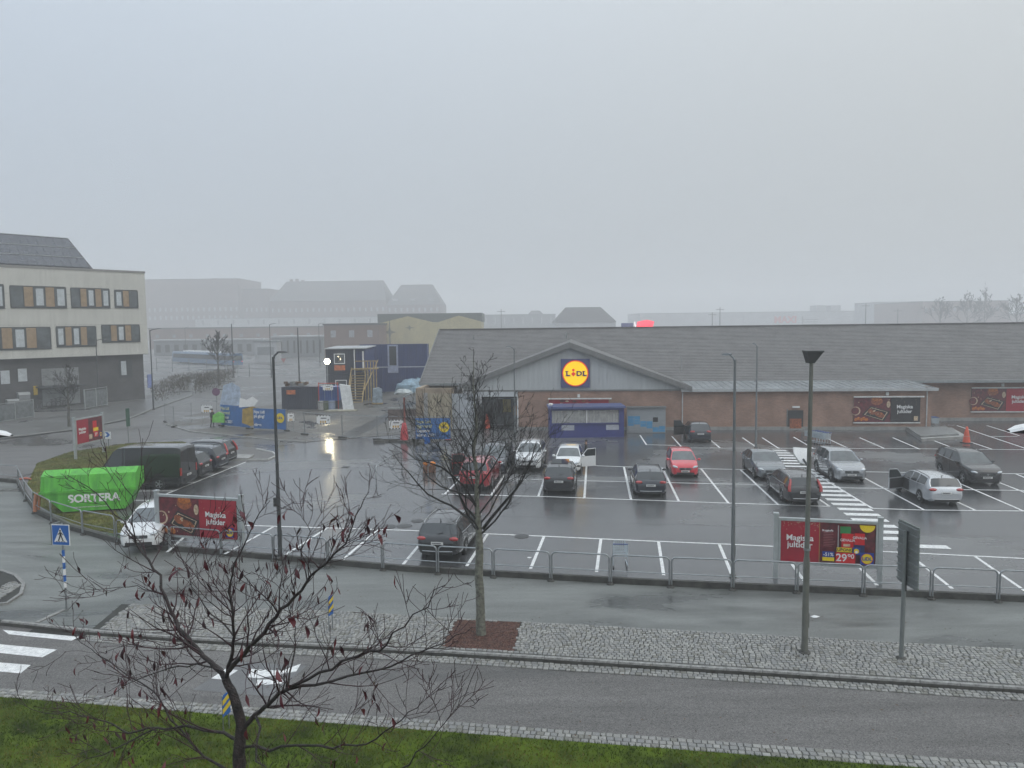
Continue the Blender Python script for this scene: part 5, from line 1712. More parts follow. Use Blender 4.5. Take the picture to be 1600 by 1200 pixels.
trolley('long row of nested grey trolleys beside the shop service door', b_ + Vector((0, .5, 0)), R(110), 6)
trolley('few trolleys by the corner of the brick extension', at(1461, 671) + Vector((.2, .6, 0)), R(80), 4)
tr = [v_ for v_ in ((1415, 673), (1487, 672), (1511, 686), (1440, 690))]
T = thing('loading_platform', 'low grey stepped platform on the tarmac by the brick extension', 'platform', at(1462, 681))
o_ = at(1462, 681)
pts = [at(u, v) - o_ for u, v in tr]
MB().prism([(q.x, q.y, .004) for q in pts], (0, 0, .22)).build('lower_step', CONCRETE, T)
MB().prism([(q.x * .86 - .2, q.y * .86 + .15, .225) for q in pts], (0, 0, .14)).build('upper_step', mat('slab_grey', (.22, .225, .22), .4, var=.15), T)
CONE = mat('cone_orange', (.70, .10, .045), .5, var=.12, streak=.4)
def cone(label, p, h, r=.2):
    T = thing('traffic_cone', label, 'cone', p)
    MB().box((0, 0, .03), (r * 2.3, r * 2.3, .06)).build('foot', BLACK, T)
    MB().lathe([(r, .061), (r * .75, h * .45), (r * .28, h * .97), (r * .2, h)], n=14).build('cone', CONE, T, smooth=50)
    MB().lathe([(r * .80, h * .40), (r * .58, h * .60)], n=14).build('reflective_band', mat('cone_band', (.6, .25, .2), .4), T)
cone('large orange traffic cone at the end of the grey platform', at(1510, 692), 1.25, .27)
cone('orange warning cone at the end of the blue site banner', at(700, 688), 1.35, .25)
cone('orange cone in front of the shop entrance', at(761, 670), 1.35, .3)
# bent orange marker post by the curved railing
p = at(56, 800)
T = thing('orange_marker', 'orange plastic marker leaning on the curved railing by the skip', 'marker', p + Vector((.05, .1, 0)))
MB().tube([(-.15, 0, 0), (-.12, 0, .5), (-.02, 0, .95), (.10, 0, 1.02), (.12, 0, .75), (.05, 0, .1)], [.10, .09, .09, .08, .06, .06], 8).build('body', mat('faded_orange', (.55, .22, .12), .6, var=.15), T, smooth=60)
T = thing('fallen_marker', 'faded red-orange object lying on the grass edge', 'debris', at(32, 752) + Vector((0, .35, 0)))
MB().tube([(-.4, 0, .06), (.1, .1, .10), (.45, 0, .06)], [.05, .08, .05], 7).build('body', mat('faded_red', (.5, .15, .1), .6), T, smooth=60)
# ================================================================ construction yard
SITE_BLUE = mat('container_blue', (.022, .040, .15), .5, .1, .14, .8, streak=.5)
SITE_DK = mat('container_dark', (.03, .035, .06), .5, .1, .14, .8, streak=.4)
WOOD = mat('fresh_timber', (.45, .32, .14), .7, var=.2, scale=3)
def corr_box(name, parent, x0, x1, y0, y1, z0, z1, m, pitch=.28):
    """container module: corrugated front, plain other sides, corner posts"""
    b = MB()
    n = int((x1 - x0) / pitch)
    for i in range(n):
        a = x0 + .1 + (x1 - x0 - .2) * i / n
        c = x0 + .1 + (x1 - x0 - .2) * (i + .5) / n
        b.bx(a, c - .03, y0 + .0, y0 + .06, z0 + .15, z1 - .15)
    b.bx(x0 + .05, x1 - .05, y0 + .06, y1, z0 + .02, z1 - .05)
    o = b.build(name, m, parent)
    fr = MB()
    for x_ in (x0 + .06, x1 - .06):
        fr.bx(x_ - .06, x_ + .06, y0 - .02, y0 + .0598, z0, z1)
    fr.bx(x0 + .12, x1 - .12, y0 - .02, y0 + .0598, z0, z0 + .14); fr.bx(x0 + .12, x1 - .12, y0 - .02, y0 + .0598, z1 - .14, z1)
    fr.build('container_frame', m, o)
    return o
def window(parent, x0, x1, y, z0, z1, fm=None, name='window'):
    f = MB()
    t = .09
    f.bx(x0, x1, y - .05, y, z0, z0 + t); f.bx(x0, x1, y - .05, y, z1 - t, z1)
    f.bx(x0, x0 + t, y - .05, y, z0 + t, z1 - t); f.bx(x1 - t, x1, y - .05, y, z0 + t, z1 - t)
    o = f.build(name, fm or WHITE, parent)
    MB().bx(x0 + t, x1 - t, y - .03, y - .004, z0 + t, z1 - t).build('pane', mat('site_pane', (.10, .11, .12), .08, var=.2, spec=.8), o)
    return o
# long two-storey stack, parallel to the picture
Yb = at(620, 612).y
def yx(u, Y): return atY(u, 560, Y).x
T = thing('site_office_block', 'long two-storey stack of blue site containers behind the yard', 'site office', (0, Yb, 0.03))
xa, xb = yx(562, Yb), yx(668, Yb)
zt = atY(620, 538, Yb).z
zm = atY(620, 573, Yb).z
nmod = 3
for k in range(nmod):
    x0, x1 = xa + (xb - xa) * k / nmod, xa + (xb - xa) * (k + 1) / nmod
    corr_box('container', T, x0 + .02, x1 - .02, 0, 2.6, 0, zm - .12, SITE_BLUE)
    corr_box('container', T, x0 + .02, x1 - .02, 0, 2.6, zm, zt, SITE_BLUE)
MB().bx(xa, xb, -.06, .0, zm - .13, zm - .02).build('floor_band', mat('pale_band', (.4, .42, .48), .5), T)
gx = yx(614, Yb)
dm = MB().bx(gx - .75, gx + .75, -.10, -.02, zm - .9, zt - .1).build('door_bay', mat('pale_blue', (.30, .33, .45), .5), T)
MB().bx(gx - .5, gx + .5, -.13, -.101, zm + .2, zt - .3).build('pane', GLASS, dm)
# short end block nearer the camera
Ye = at(560, 626).y
T = thing('site_office', 'two-storey dark blue site office with white windows by the floodlight', 'site office', (0, Ye, 0.03))
xa, xb = yx(509, Ye), yx(553, Ye)
zt, zm = atY(530, 546, Ye).z, atY(530, 585, Ye).z
c1 = corr_box('container', T, xa, xb, 0, 7, 0, zm - .05, SITE_DK)
c2 = corr_box('container', T, xa, xb, 0, 7, zm, zt, SITE_DK)
MB().prism([(xa - .2, -.2, zt + .02), (xb + 1.6, -.2, zt + .02), (xb + 1.6, 7.2, zt + .15), (xa - .2, 7.2, zt + .15)], (0, 0, .10)).build('roof', mat('pale_roof', (.42, .43, .43), .4, .3, .1), T)
w0 = yx(522, Ye), yx(539, Ye)
window(T, w0[0], w0[1], -.021, atY(530, 569, Ye).z, atY(530, 553, Ye).z)
MB().bx(w0[0], w0[1], -.05, -.022, atY(530, 579, Ye).z, atY(530, 571, Ye).z).build('orange_sign', mat('orange_board', (.6, .17, .06), .5, var=.25), T)
window(T, yx(523, Ye), yx(541, Ye), -.021, 0.6, atY(530, 594, Ye).z)
MB().bx(xb + .001, xb + .12, -.05, .1, .1, zt - .1).build('drain_pipe', WHITE, T)
corr_box('container', T, xb + .15, xb + 1.4, .4, 7, zm, zt, SITE_BLUE)
corr_box('container', T, xb + .15, xb + 1.4, .4, 7, 0, zm - .05, SITE_DK)
MB().bx(xb + 1.0, xb + 1.2, .3, .37, zm + .2, zt - .3).build('white_post', WHITE, T)
# timber stair tower
Ys = at(570, 628).y
T = thing('site_stair', 'timber site stair climbing to the upper container deck', 'stair', (0, Ys, .03))
x0, x1, xt = yx(551, Ys), yx(563, Ys), yx(581, Ys)
zl = atY(575, 577, Ys).z
n = 14
for k in range(n):
    t = k / (n - 1)
    MB().bx(x0 - .5, x1 + .2, t * 3.2 - .9, t * 3.2 - .6, zl * t, zl * t + .06).build('tread', WOOD, T)
for x_ in (x0 - .55, x1 + .25):
    MB().tube([(x_, -.9, .0), (x_, 2.6, zl)], .08, 4).build('stringer', WOOD, T)
    MB().tube([(x_, -.9, 1.0), (x_ + (1.5 if x_ > x0 else 0), 2.6, zl + 1.0)], .07, 4).build('handrail', WOOD, T)
for k in range(5):
    x_ = x1 + .3 + (xt - x1) * k / 4
    MB().bx(x_ - .05, x_ + .05, 1.2, 1.3, 0, zl + 1.0).build('post', WOOD, T)
MB().bx(x0 - .4, xt + .3, 1.2, 3.0, zl - .12, zl).build('deck', WOOD, T)
MB().bx(x0, xt + .3, 1.15, 1.22, zl + .9, zl + 1.0).build('guard_rail', WOOD, T)
# open site container / tool store in front
Yt = at(470, 640).y
T = thing('tool_container', 'low dark blue site container with orange sign and clutter on roof', 'container', (0, Yt, .03))
xa, xb = yx(438, Yt), yx(492, Yt)
zt = atY(465, 605, Yt).z
corr_box('container', T, xa, xb, 0, 2.5, 0, zt, SITE_DK)
MB().bx(yx(446, Yt), yx(460, Yt), -.06, -.022, zt - .85, zt - .35).build('orange_sign', MATS['orange_board'], T)
T = thing('blue_container', 'bright blue tool container beside the low dark container', 'container', (0, Yt + .3, .03))
corr_box('container', T, yx(494.5, Yt), yx(527, Yt), 0, 2.4, 0.9, zt - .05, mat('container_bright', (.03, .09, .32), .45, .1, .12, 1))
MB().bx(yx(495.5, Yt), yx(526, Yt), .1, 2.3, 0, .88).build('skid', SITE_DK, T)
T = thing('red_frame', 'slim red steel frame standing before the blue container', 'frame', (yx(497, Yt), Yt - .2, .03))
for x_ in (0, 2.2): MB().bx(x_ - .04, x_ + .04, -.04, .04, 0, zt + .5).build('upright', mat('red_steel', (.5, .06, .04), .5, var=.15), T)
MB().bx(.04, 2.16, -.03, .03, zt + .35, zt + .43).build('cross_bar', MATS['red_steel'], T)
r = random.Random(21)
kinds = [mat('clutter_brown', (.16, .09, .05), .8, var=.3), mat('clutter_ochre', (.30, .2, .07), .8, var=.3), mat('clutter_grey', (.22, .22, .22), .7), mat('clutter_green', (.07, .09, .05), .8)]
for k in range(9):
    u = 443 + k * 3.8
    sz = r.uniform(.35, .6)
    b = MB()
    for q in range(4):
        b.box((r.uniform(-.2, .2), r.uniform(-.2, .2), .1 + r.uniform(0, .35)), (sz, sz * .7, r.uniform(.12, .3)), r.uniform(0, 3))
    for i in range(len(b.v)): b.v[i] = (b.v[i][0], b.v[i][1], max(.0, b.v[i][2]))
    tag(b.build('material_bundle', kinds[k % 4], None, (yx(u, Yt), Yt + 1.1 + .3 * (k % 2), zt + .035)), ('first', 'second', 'third', 'fourth', 'fifth', 'sixth', 'seventh', 'eighth', 'ninth')[k] + ' bundle from the left on the low dark container roof', 'bundle', 'bundles on the container roof')
for k, u in enumerate((500, 508, 516)):
    T = thing('site_barrel', ('grey refuse drum under the blue container, leftmost', 'dark green refuse drum under the blue container, middle', 'grey-blue refuse drum under the blue container, rightmost')[k], 'barrel', (yx(u, Yt - 1.2), Yt - 1.2, .03))
    MB().lathe([(.36, 0), (.42, .05), (.42, 1.0), (.38, 1.05)], n=14).build('drum', (CONCRETE, kinds[3], mat('drum_blue', (.2, .24, .33), .5))[k], T, smooth=40)
    MB().lathe([(.44, .9), (.44, .98)], n=14).build('hoop', STEEL, T)
T = thing('insulation_slab', 'tall white corrugated slab leaning by the site office', 'slab', (yx(536, Yt - 1), Yt - 1, .03))
b = MB()
for k in range(7):
    b.prism([(-.5 + k * .17, 0, 2.9 - k * .03), (-.5 + k * .17 + .15, 0, 2.9 - k * .03), (.05 + k * .17 + .15, -.9, 0), (.05 + k * .17, -.9, 0)], (0, .12, .05))
b.build('ribs', mat('slab_white', (.62, .63, .62), .6, var=.12), T)
MB().prism([(-.5, .13, 2.9), (.68, .13, 2.7), (1.25, -.74, .05), (.05, -.74, .05)], (0, .1, .04)).build('backing', mat('slab_back', (.5, .5, .48), .6), T)
tag(MB().prism([(-1.6, -.5, 0), (1.9, -.7, 0), (2.0, .2, 0), (-1.2, .5, 0)], (0, 0, .12)).build('board_stack', mat('board_pale', (.45, .42, .33), .7, var=.2), None, (yx(528, Yt - 2.2), Yt - 2.2, .035)), 'pale flat boards lying on the yard before the white slab', 'boards')
# floodlight mast
T = thing('floodlight', 'lit white floodlight on a mast beside the site office', 'floodlight', (yx(511, Ye - 3), Ye - 3, .03))
fz = atY(511, 565, Ye - 3).z
MB().tube([(0, 0, 0), (0, 0, fz - .25)], .07, 8).build('mast', GALV, T)
MB().box((0, .09, fz), (.6, .14, .6)).build('housing', STEEL, T)
disc_y(.33, -.005, -.03, 24).build('lens', mat('flood_lens', (1.0, .86, .55), .3, var=0, emit=110), T, (0, 0, fz))
# heap of tarpaulin, stack, low walls
def heap(name, label, cat, u, v, w_, d_, h_, m, seed):
    p = at(u, v)
    r = random.Random(seed)
    n, k = 14, 5
    b = MB()
    V = []
    for j in range(k + 1):
        a = j / k
        for i in range(n):
            t = 6.2832 * i / n
            rr = math.cos(a * 1.5) ** .7 * r.uniform(.85, 1.1)
            V.append((math.cos(t) * w_ * rr, math.sin(t) * d_ * rr, h_ * math.sin(a * 1.57) * r.uniform(.9, 1.1) if j else 0))
    b.add(V, [(j * n + i, j * n + (i + 1) % n, (j + 1) * n + (i + 1) % n, (j + 1) * n + i) for j in range(k) for i in range(n)] + [tuple(range(k * n, k * n + n))])
    return tag(b.build(name, m, None, (p.x, p.y, .034)), label, cat)
heap('tarpaulin_heap', 'crumpled pale blue tarpaulin heap at the back of the yard', 'tarpaulin', 648, 613, 2.7, 1.5, 1.9, mat('tarp_blue', (.30, .43, .52), .35, var=.25, scale=1.2), 3)
heap('tarpaulin_heap', 'smaller white plastic heap left of the blue tarpaulin', 'tarpaulin', 631, 616, 1.3, .8, .7, mat('tarp_white', (.55, .6, .6), .4, var=.2, scale=2), 4)
T = thing('wrapped_pallet', 'pale wrapped pallet load beside the timber stair', 'pallet', at(590, 631) + Vector((0, 0, .034)), R(12))
MB().box((0, 0, .07), (1.3, 1.1, .14)).build('pallet', WOOD, T)
MB().prism([(-.6, -.5, .145), (.6, -.5, .145), (.57, -.48, 1.75), (.2, -.46, 1.95), (-.5, -.46, 1.85)], (0, 1.0, 0)).build('wrapped_load', mat('wrap_pale', (.35, .42, .48), .3, var=.25, scale=2), T)
Yh = at(650, 676).y
T = thing('site_hoarding', 'tan board hoarding between the yard and shop entrance', 'hoarding', (0, Yh, .01))
x0, x1 = yx(667, Yh), yx(705, Yh)
zt = atY(680, 615, Yh).z
n = 6
for k in range(n):
    a = x0 + (x1 - x0) * k / n
    MB().bx(a + .01, a + (x1 - x0) / n - .01, 0, .03, .05, zt).build('board', mat('hoarding_tan', (.36, .31, .22), .7, var=.2, scale=.8, streak=.5), T)
MB().bx(x0 - .35, x0 - .02, -.1, .12, 0, zt + .05).build('post', CONCRETE, T)
MB().bx(x0, x1, .03, .08, zt * .5, zt * .5 + .1).build('rail', WOOD, T)
T = thing('site_wall', 'low brown and grey block wall at the back of the yard', 'wall', (0, Yh + 9, .01))
MB().bx(yx(604, Yh + 9), yx(660, Yh + 9), 0, .3, 0, 1.1).build('block_course', mat('wall_brown', (.17, .125, .11), .7, var=.2), T)
MB().bx(yx(603, Yh + 9), yx(661, Yh + 9), -.05, .35, 1.1, 1.25).build('coping', CONCRETE, T)

# ================================================================ temporary fence, banners, road-work boards
def fence_panel(parent, a, b_, h=2.0, wires=18):
    d = b_ - a
    L = d.length
    ang = math.atan2(d.y, d.x)
    fr = MB()
    for x_ in (.03, L - .03): fr.tube([(x_, 0, .05), (x_, 0, h)], .022, 6)
    fr.tube([(.03, 0, .15), (L - .03, 0, .15)], .018, 5); fr.tube([(.03, 0, h - .02), (L - .03, 0, h - .02)], .018, 5)
    o = fr.build('fence_panel', GALV, parent, (a.x, a.y, a.z), ang)
    w_ = MB()
    for k in range(1, wires): w_.tube([(L * k / wires, 0, .15), (L * k / wires, 0, h)], .004, 3, cap=False)
    for k in range(1, 6): w_.tube([(.03, 0, h * k / 6), (L - .03, 0, h * k / 6)], .004, 3, cap=False)
    w_.build('mesh_wire', GALV, o)
    MB().box((.0, 0, .07), (.7, .24, .14)).build('foot_block', DARKC, o)
    return o
FP = [(258, 660), (272, 668), (300, 661), (346, 666), (390, 671), (448, 674), (476, 680), (535, 685), (590, 688), (648, 689), (705, 689)]
FT = thing('site_fence', 'steel mesh temporary fence round the construction yard', 'fence', (0, 0, .031))
for i in range(len(FP) - 1):
    if i in (2,): continue
    fence_panel(FT, at(*FP[i]), at(*FP[i + 1]))
B_BLUE = mat('banner_blue', (.045, .16, .42), .5, 0, .12, .8)
def banner(label, u0, v0, u1, v1, tv, lines, sun_x, seed=0):
    a, b_ = at(u0, v0), at(u1, v1)
    d = b_ - a
    T = thing('site_banner', label, 'banner', (a + b_) / 2 + Vector((0, -.12, .05)), math.atan2(d.y, d.x))
    w_ = d.length
    h_ = atY((u0 + u1) / 2, tv, (a.y + b_.y) / 2).z - .15
    n = 16
    bm = MB()
    for i in range(n):
        def yy(k): return .035 * math.sin(k * 1.9 + seed) + .02 * math.sin(k * 4.1)
        x0, x1 = -w_ / 2 + w_ * i / n, -w_ / 2 + w_ * (i + 1) / n
        bm.prism([(x0, yy(i), .12), (x1, yy(i + 1), .12), (x1, yy(i + 1), h_), (x0, yy(i), h_)], (0, .012, 0))
    bm.build('cloth', B_BLUE, T)
    for k, (t, m_) in enumerate(lines):
        lettering(t, h_ * .19, m_, T, (-w_ * .46, -.07, h_ * (.84 - .20 * k)), bold=.028, align='LEFT')
    disc_y(h_ * .23, -.06, -.075, 24).build('yellow_disc', I_YEL, T, (sun_x * w_, 0, h_ * .60))
    lettering('LiDL', h_ * .15, I_BLUE, T, (sun_x * w_, -.082, h_ * .60), bold=.03)
    return T
LY, LWt = ink('pale_yellow', (.6, .6, .35)), I_WHITE
banner('blue site banner with yellow disc, nearest the man in dark clothes', 346, 666, 392, 671, 632, [('Nya Lidl', LY), ('J\u00e4gersro!', LY), ('\u00d6ppnar', LWt), ('v\u00e5ren 2026', LWt)], .40, 1)
banner('blue site banner with yellow disc left of the dark lamp post', 397, 671.5, 447, 674, 637, [('Nya Lidl', LWt), ('p\u00e5 g\u00e5ng!', LWt), ('', LY), ('v\u00e5ren', LWt)], .36, 2)
banner('blue site banner with yellow disc behind the bare tree', 650, 689, 704, 689, 651, [('Nya Lidl', LY), ('J\u00e4gersro!', LY), ('\u00d6ppnar', LWt), ('v\u00e5ren 2026', LWt)], .33, 3)
tag(MB().prism([(-.9, 0, .6), (-.1, -.03, .3), (.9, 0, .55), (1.0, 0, 1.7), (.2, -.05, 2.15), (-.8, 0, 1.9)], (0, .02, 0)).build('torn_sheet', mat('ochre_sheet', (.42, .28, .06), .6, var=.25), None, at(394.5, 671.2) + Vector((0, -.16, .05))), 'ochre cloth hanging between the two left site banners', 'cloth')
tag(MB().prism([(-.9, 0, 0), (.5, 0, .1), (.9, 0, .6), (.4, 0, 1.0), (-.2, 0, .7), (-.8, 0, .9)], (0, .02, 0)).build('white_rag', WHITE, None, at(394.5, 671.2) + Vector((-.2, -.2, 2.1))), 'torn white plastic caught on the fence between site banners', 'plastic')
tag(MB().prism([(-1.1, 0, 0), (1.2, 0, .1), (1.1, .0, 2.0), (.3, 0, 2.5), (-.6, 0, 2.2)], (0, .05, 0)).build('pale_sheet', mat('pale_blue_sheet', (.42, .5, .62), .5, var=.2), None, at(360, 652) + Vector((0, 0, 1.2))), 'pale blue plastic sheet behind the left site banner', 'plastic')
tag(MB().prism([(-.55, 0, .1), (.6, 0, .05), (.65, 0, .8), (.1, 0, 1.1), (-.5, 0, .75)], (0, .25, 0)).build('green_sack', mat('lime_green', (.22, .62, .12), .6, var=.2), None, at(345, 667) + Vector((-.1, -.5, .4))), 'lime green bag at the end of the left site banner', 'bag')
def roadboard(label, u, v, w_, h_, z, rz=0):
    p = at(u, v)
    T = thing('road_work_board', label, 'sign', p + Vector((0, -.15, 0)), rz)
    MB().bx(-w_ / 2, w_ / 2, -.02, .0, z, z + h_).build('board', WHITE, T)
    e = MB()
    n = 9
    for k in range(n):
        if k % 2 == 0:
            e.bx(-w_ / 2 + w_ * k / n, -w_ / 2 + w_ * (k + 1) / n, -.027, -.0205, z + h_ - .07, z + h_)
            e.bx(-w_ / 2 + w_ * k / n, -w_ / 2 + w_ * (k + 1) / n, -.027, -.0205, z, z + .07)
    e.build('border_dash', I_DARK, T)
    for k in range(3): MB().bx(-w_ * .25 + k * w_ * .17, -w_ * .25 + k * w_ * .17 + w_ * .1, -.03, -.0205, z + .1, z + .28).build('amber_mark', mat('amber_mark', (.6, .36, .05), .5), T)
    MB().bx(-w_ * .2, w_ * .22, -.03, -.0205, z + h_ * .62, z + h_ * .72).build('text_bar', I_DARK, T)
    MB().prism([(w_ * .28, -.03, z + h_ * .45), (w_ * .42, -.03, z + h_ * .6), (w_ * .36, -.03, z + h_ * .35)], (0, .005, 0)).build('arrow_mark', I_DARK, T)
    for sg in (-1, 1): MB().tube([(sg * w_ * .35, .02, 0), (sg * w_ * .35, .02, z + h_)], .02, 5).build('leg', GALV, T)
roadboard('white road-work board on the fence in the middle of the yard', 507, 683, 1.15, .75, 1.15)
roadboard('white road-work board beside the red barrier post', 620, 688.5, 1.15, .75, 1.0)
roadboard('white road-work board at the corner left of the man', 325, 662, 1.2, .8, 1.1, R(-12))
roadboard('small white road-work board right of the left banners', 456, 676, .6, .8, 1.0, R(35))
roadboard('white road-work board on the blue container roof', 514, 640, 1.15, .7, 2.2)
# red barrier with lifted boom
p = at(632, 690)
T = thing('boom_barrier', 'red barrier post with tall bent pole at the yard gate', 'barrier', p)
MB().lathe([(.62, 0), (.62, .12), (.45, .16)], n=12).build('foot', DARKC, T)
MB().lathe([(.34, .16), (.28, .9), (.16, 1.5), (.12, 1.55)], n=12).build('housing', mat('barrier_red', (.52, .05, .06), .5, var=.12), T, smooth=50)
zt = atY(637, 621, p.y).z
MB().tube([(.05, 0, 1.5), (.05, 0, zt)], .08, 8).build('pole', mat('barrier_rust', (.25, .07, .05), .6, var=.15), T, smooth=50)
MB().tube([(.05, 0, zt), (.22, 0, zt + .14), (1.0, 0, zt + .4)], .05, 8).build('arm', GALV, T, smooth=50)
for k, (u, v) in enumerate(((593, 689), (603, 687), (617, 687), (645, 691), (655, 691))):
    tag(MB().prism([(-.45, -.16, 0), (.45, -.16, 0), (.42, -.12, .2), (-.42, -.12, .2)], (0, .3, 0)).build('fence_block', DARKC, None, at(u, v + 2.5) + Vector((0, -.15, .006))), ('leftmost', 'second', 'third', 'fourth', 'rightmost')[k] + ' dark fence block from the left on wet tarmac at yard gate', 'block', 'loose fence blocks at the yard gate')
# bent kerb rail in the lane (trolley guard)
a, b_ = at(588, 757), at(630, 726)
T = thing('trolley_guard', 'bent grey tube guard standing in the lane by the bare tree', 'railing', a)
d = at(628, 731) - a
MB().tube([(0, 0, 0), (0, 0, 1.05), (.05, .15, 1.15), (d.x * .5, d.y * .5, 1.15), (d.x, d.y, 1.15), (d.x, d.y, 0)], .035, 8).build('tube', GALV, T, smooth=60)

# ================================================================ school building
def corner_frame(pr_, ang):
    return Matrix.Translation(pr_) @ Matrix.Rotation(ang, 4, 'Z')
SC0 = at(235, 617)
SC0 = Vector((SC0.x * .94, SC0.y * .94, 0))
dirl = Vector((-math.cos(R(52)), -math.sin(R(52)), 0))
sch = thing('school_building', 'white school building on a dark brick base with solar roof', 'building', SC0, math.atan2(-dirl.y, -dirl.x))
# local: x runs along the facade (0 at the right corner, negative towards the camera), -y outwards
SANG = math.atan2(-dirl.y, -dirl.x)
def onsch(u, v, ly=0.0): return onlocal(SC0, SANG, u, v, ly)
W_SCH = mat('school_render', (.54, .535, .49), .7, 0, .08, .35, streak=.5)
B_SCH = brick('school_brick', (.075, .072, .075), (.055, .052, .055), (.09, .09, .09))
zT = onsch(225, 424)[1]
zB = onsch(225, 553)[1]
xl = onsch(-60, 480)[0] - 6
MB().bx(xl, 0, 0, 26, zB, zT - .25).build('upper_wall', W_SCH, sch)
MB().bx(xl - .05, .06, -.08, 26, zT - .25, zT).build('parapet', mat('parapet', (.26, .25, .24), .5, .2), sch)
MB().bx(xl, -.3, .9, 25.5, 0, zB).build('base_wall', B_SCH, sch)
MB().bx(xl, .05, -.02, .9, zB - .06, zB - .003).build('overhang_soffit', mat('soffit_dark', (.10, .10, .10), .6), sch)
# panel joints in the render
jt = MB()
for zz_ in (zB + (zT - zB) * .36, zB + (zT - zB) * .70):
    jt.bx(xl, 0, -.012, -.001, zz_ - .02, zz_ + .02)
jt.build('panel_joint', mat('joint_grey', (.38, .38, .36), .7), sch)
OCH = mat('ochre_panel', (.32, .22, .125), .6, var=.12)
GFR = mat('dark_frame', (.045, .05, .055), .5, .2)
SGL = mat('school_glass', (.075, .09, .095), .08, var=.3, scale=.8, spec=.9)
BLIND = mat('window_blind', (.48, .52, .54), .5, var=.1)
def school_window(u0, u1, v0, v1, pat):
    um = (u0 + u1) / 2
    x0, x1 = onsch(u0, (v0 + v1) / 2)[0], onsch(u1, (v0 + v1) / 2)[0]
    z1, z0 = onsch(um, v0)[1], onsch(um, v1)[1]
    f = MB()
    f.bx(x0, x1, -.06, -.002, z0, z0 + .12); f.bx(x0, x1, -.06, -.002, z1 - .12, z1)
    n = len(pat)
    tot = sum({'g': 1.3, 'o': 1.0, 'b': 1.2}[c] for c in pat)
    o = f.build('window', GFR, sch)
    MB().bx(x0, x1, -.02, -.003, z0 + .12, z1 - .12).build('backing', GFR, o)
    x_ = x0
    for c in pat:
        w_ = (x1 - x0) * {'g': 1.3, 'o': 1.0, 'b': 1.2}[c] / tot
        MB().bx(x_ - .05, x_ + .05, -.065, -.021, z0 + .12, z1 - .12).build('mullion', GFR, o)
        if c == 'o':
            MB().bx(x_ + .05, x_ + w_ - .05, -.05, -.0205, z0 + .12, z1 - .12).build('panel', OCH, o)
        else:
            MB().bx(x_ + .05, x_ + w_ - .05, -.032, -.0205, z0 + .12, z1 - .12).build('pane', SGL, o)
            if c == 'b': MB().bx(x_ + w_ * .22, x_ + w_ - .18, -.038, -.0325, z0 + .25, z1 - .3).build('blind', BLIND, o)
        x_ += w_
    MB().bx(x1 - .05, x1 + .05, -.065, -.021, z0 + .12, z1 - .12).build('mullion', GFR, o)
    MB().bx(x0 - .05, x1 + .05, -.14, -.002, z0 - .07, z0 - .001).build('sill', GFR, o)
school_window(-60, 6, 443, 481, 'gogob')
school_window(16, 103, 447, 480.5, 'gobob')
school_window(111, 171, 450, 480.5, 'gobob')
school_window(179, 215, 453, 480.5, 'bog')
school_window(-40, 79, 511, 546, 'ogobog')
school_window(88, 150, 509.5, 541, 'bobog')
school_window(159, 218, 507, 534, 'gobog')
# base storey openings
def base_rect(u0, u1, v0, v1, m, name, ly=.9, th=.05):
    um = (u0 + u1) / 2
    x0, x1 = onsch(u0, (v0 + v1) / 2, ly)[0], onsch(u1, (v0 + v1) / 2, ly)[0]
    z1, z0 = onsch(um, v0, ly)[1], onsch(um, v1, ly)[1]
    o = MB().bx(x0, x1, ly - th, ly - .002, z0, z1).build(name, m, sch)
    return o
base_rect(1, 15, 579, 600, BLIND, 'base_window'); base_rect(28, 42, 576, 596, BLIND, 'base_window')
base_rect(186, 206, 562, 590, GFR, 'base_window'); base_rect(189, 197, 564, 586, BLIND, 'base_window_blind', .9, .09)
base_rect(65, 123, 575, 604, mat('pale_infill', (.22, .23, .235), .5, var=.15), 'pale_infill')
base_rect(66, 125, 607, 632, mat('bay_glass', (.30, .32, .33), .2, var=.15), 'ground_glazing')
base_rect(52, 58, 603, 617, mat('yellow_sign', (.6, .40, .03), .5, var=.1), 'yellow_wall_sign', .9, .2)
base_rect(230, 236, 585, 606, mat('blue_flag', (.2, .25, .5), .5), 'blue_wall_sign', .9, .2)
xa_, za_ = onsch(65, 606, -1.2)
cn = MB().bx(onsch(62, 606, -.5)[0], onsch(130, 606, -.5)[0], -1.6, .85, za_ - .1, za_ + .1).build('canopy', mat('canopy_dark', (.05, .055, .06), .5), sch)
# solar roof
ra = [onsch(0, 360, 5.5), onsch(106, 372, 5.5)]
yb, yr_ = .8, 5.5
rr0 = onsch(146, 415, .8)[0]
xr1, zr1 = ra[1]
zE_ = zT - .05
base4 = [Vector((xl, yb, zE_)), Vector((rr0, yb, zE_)), Vector((xr1, yr_, zr1)), Vector((xl, yr_, zr1))]
MB().prism(base4, (0, 0, -.2)).build('roof', mat('roof_dark', (.06, .06, .065), .5, .2), sch)
MB().add([base4[1], (rr0, 12, zE_), base4[2]], [(0, 1, 2)]).add([base4[3], base4[2], (rr0, 12, zE_), (xl, 12, zE_)], [(0, 1, 2, 3)]).build('roof_back', MATS['roof_dark'], sch)
PVM = mat('solar_cell', (.045, .05, .065), .25, .3, .15, 2, coat=.4)
nv = (base4[1] - base4[0]).cross(base4[3] - base4[0]).normalized()
if nv.z < 0: nv = -nv
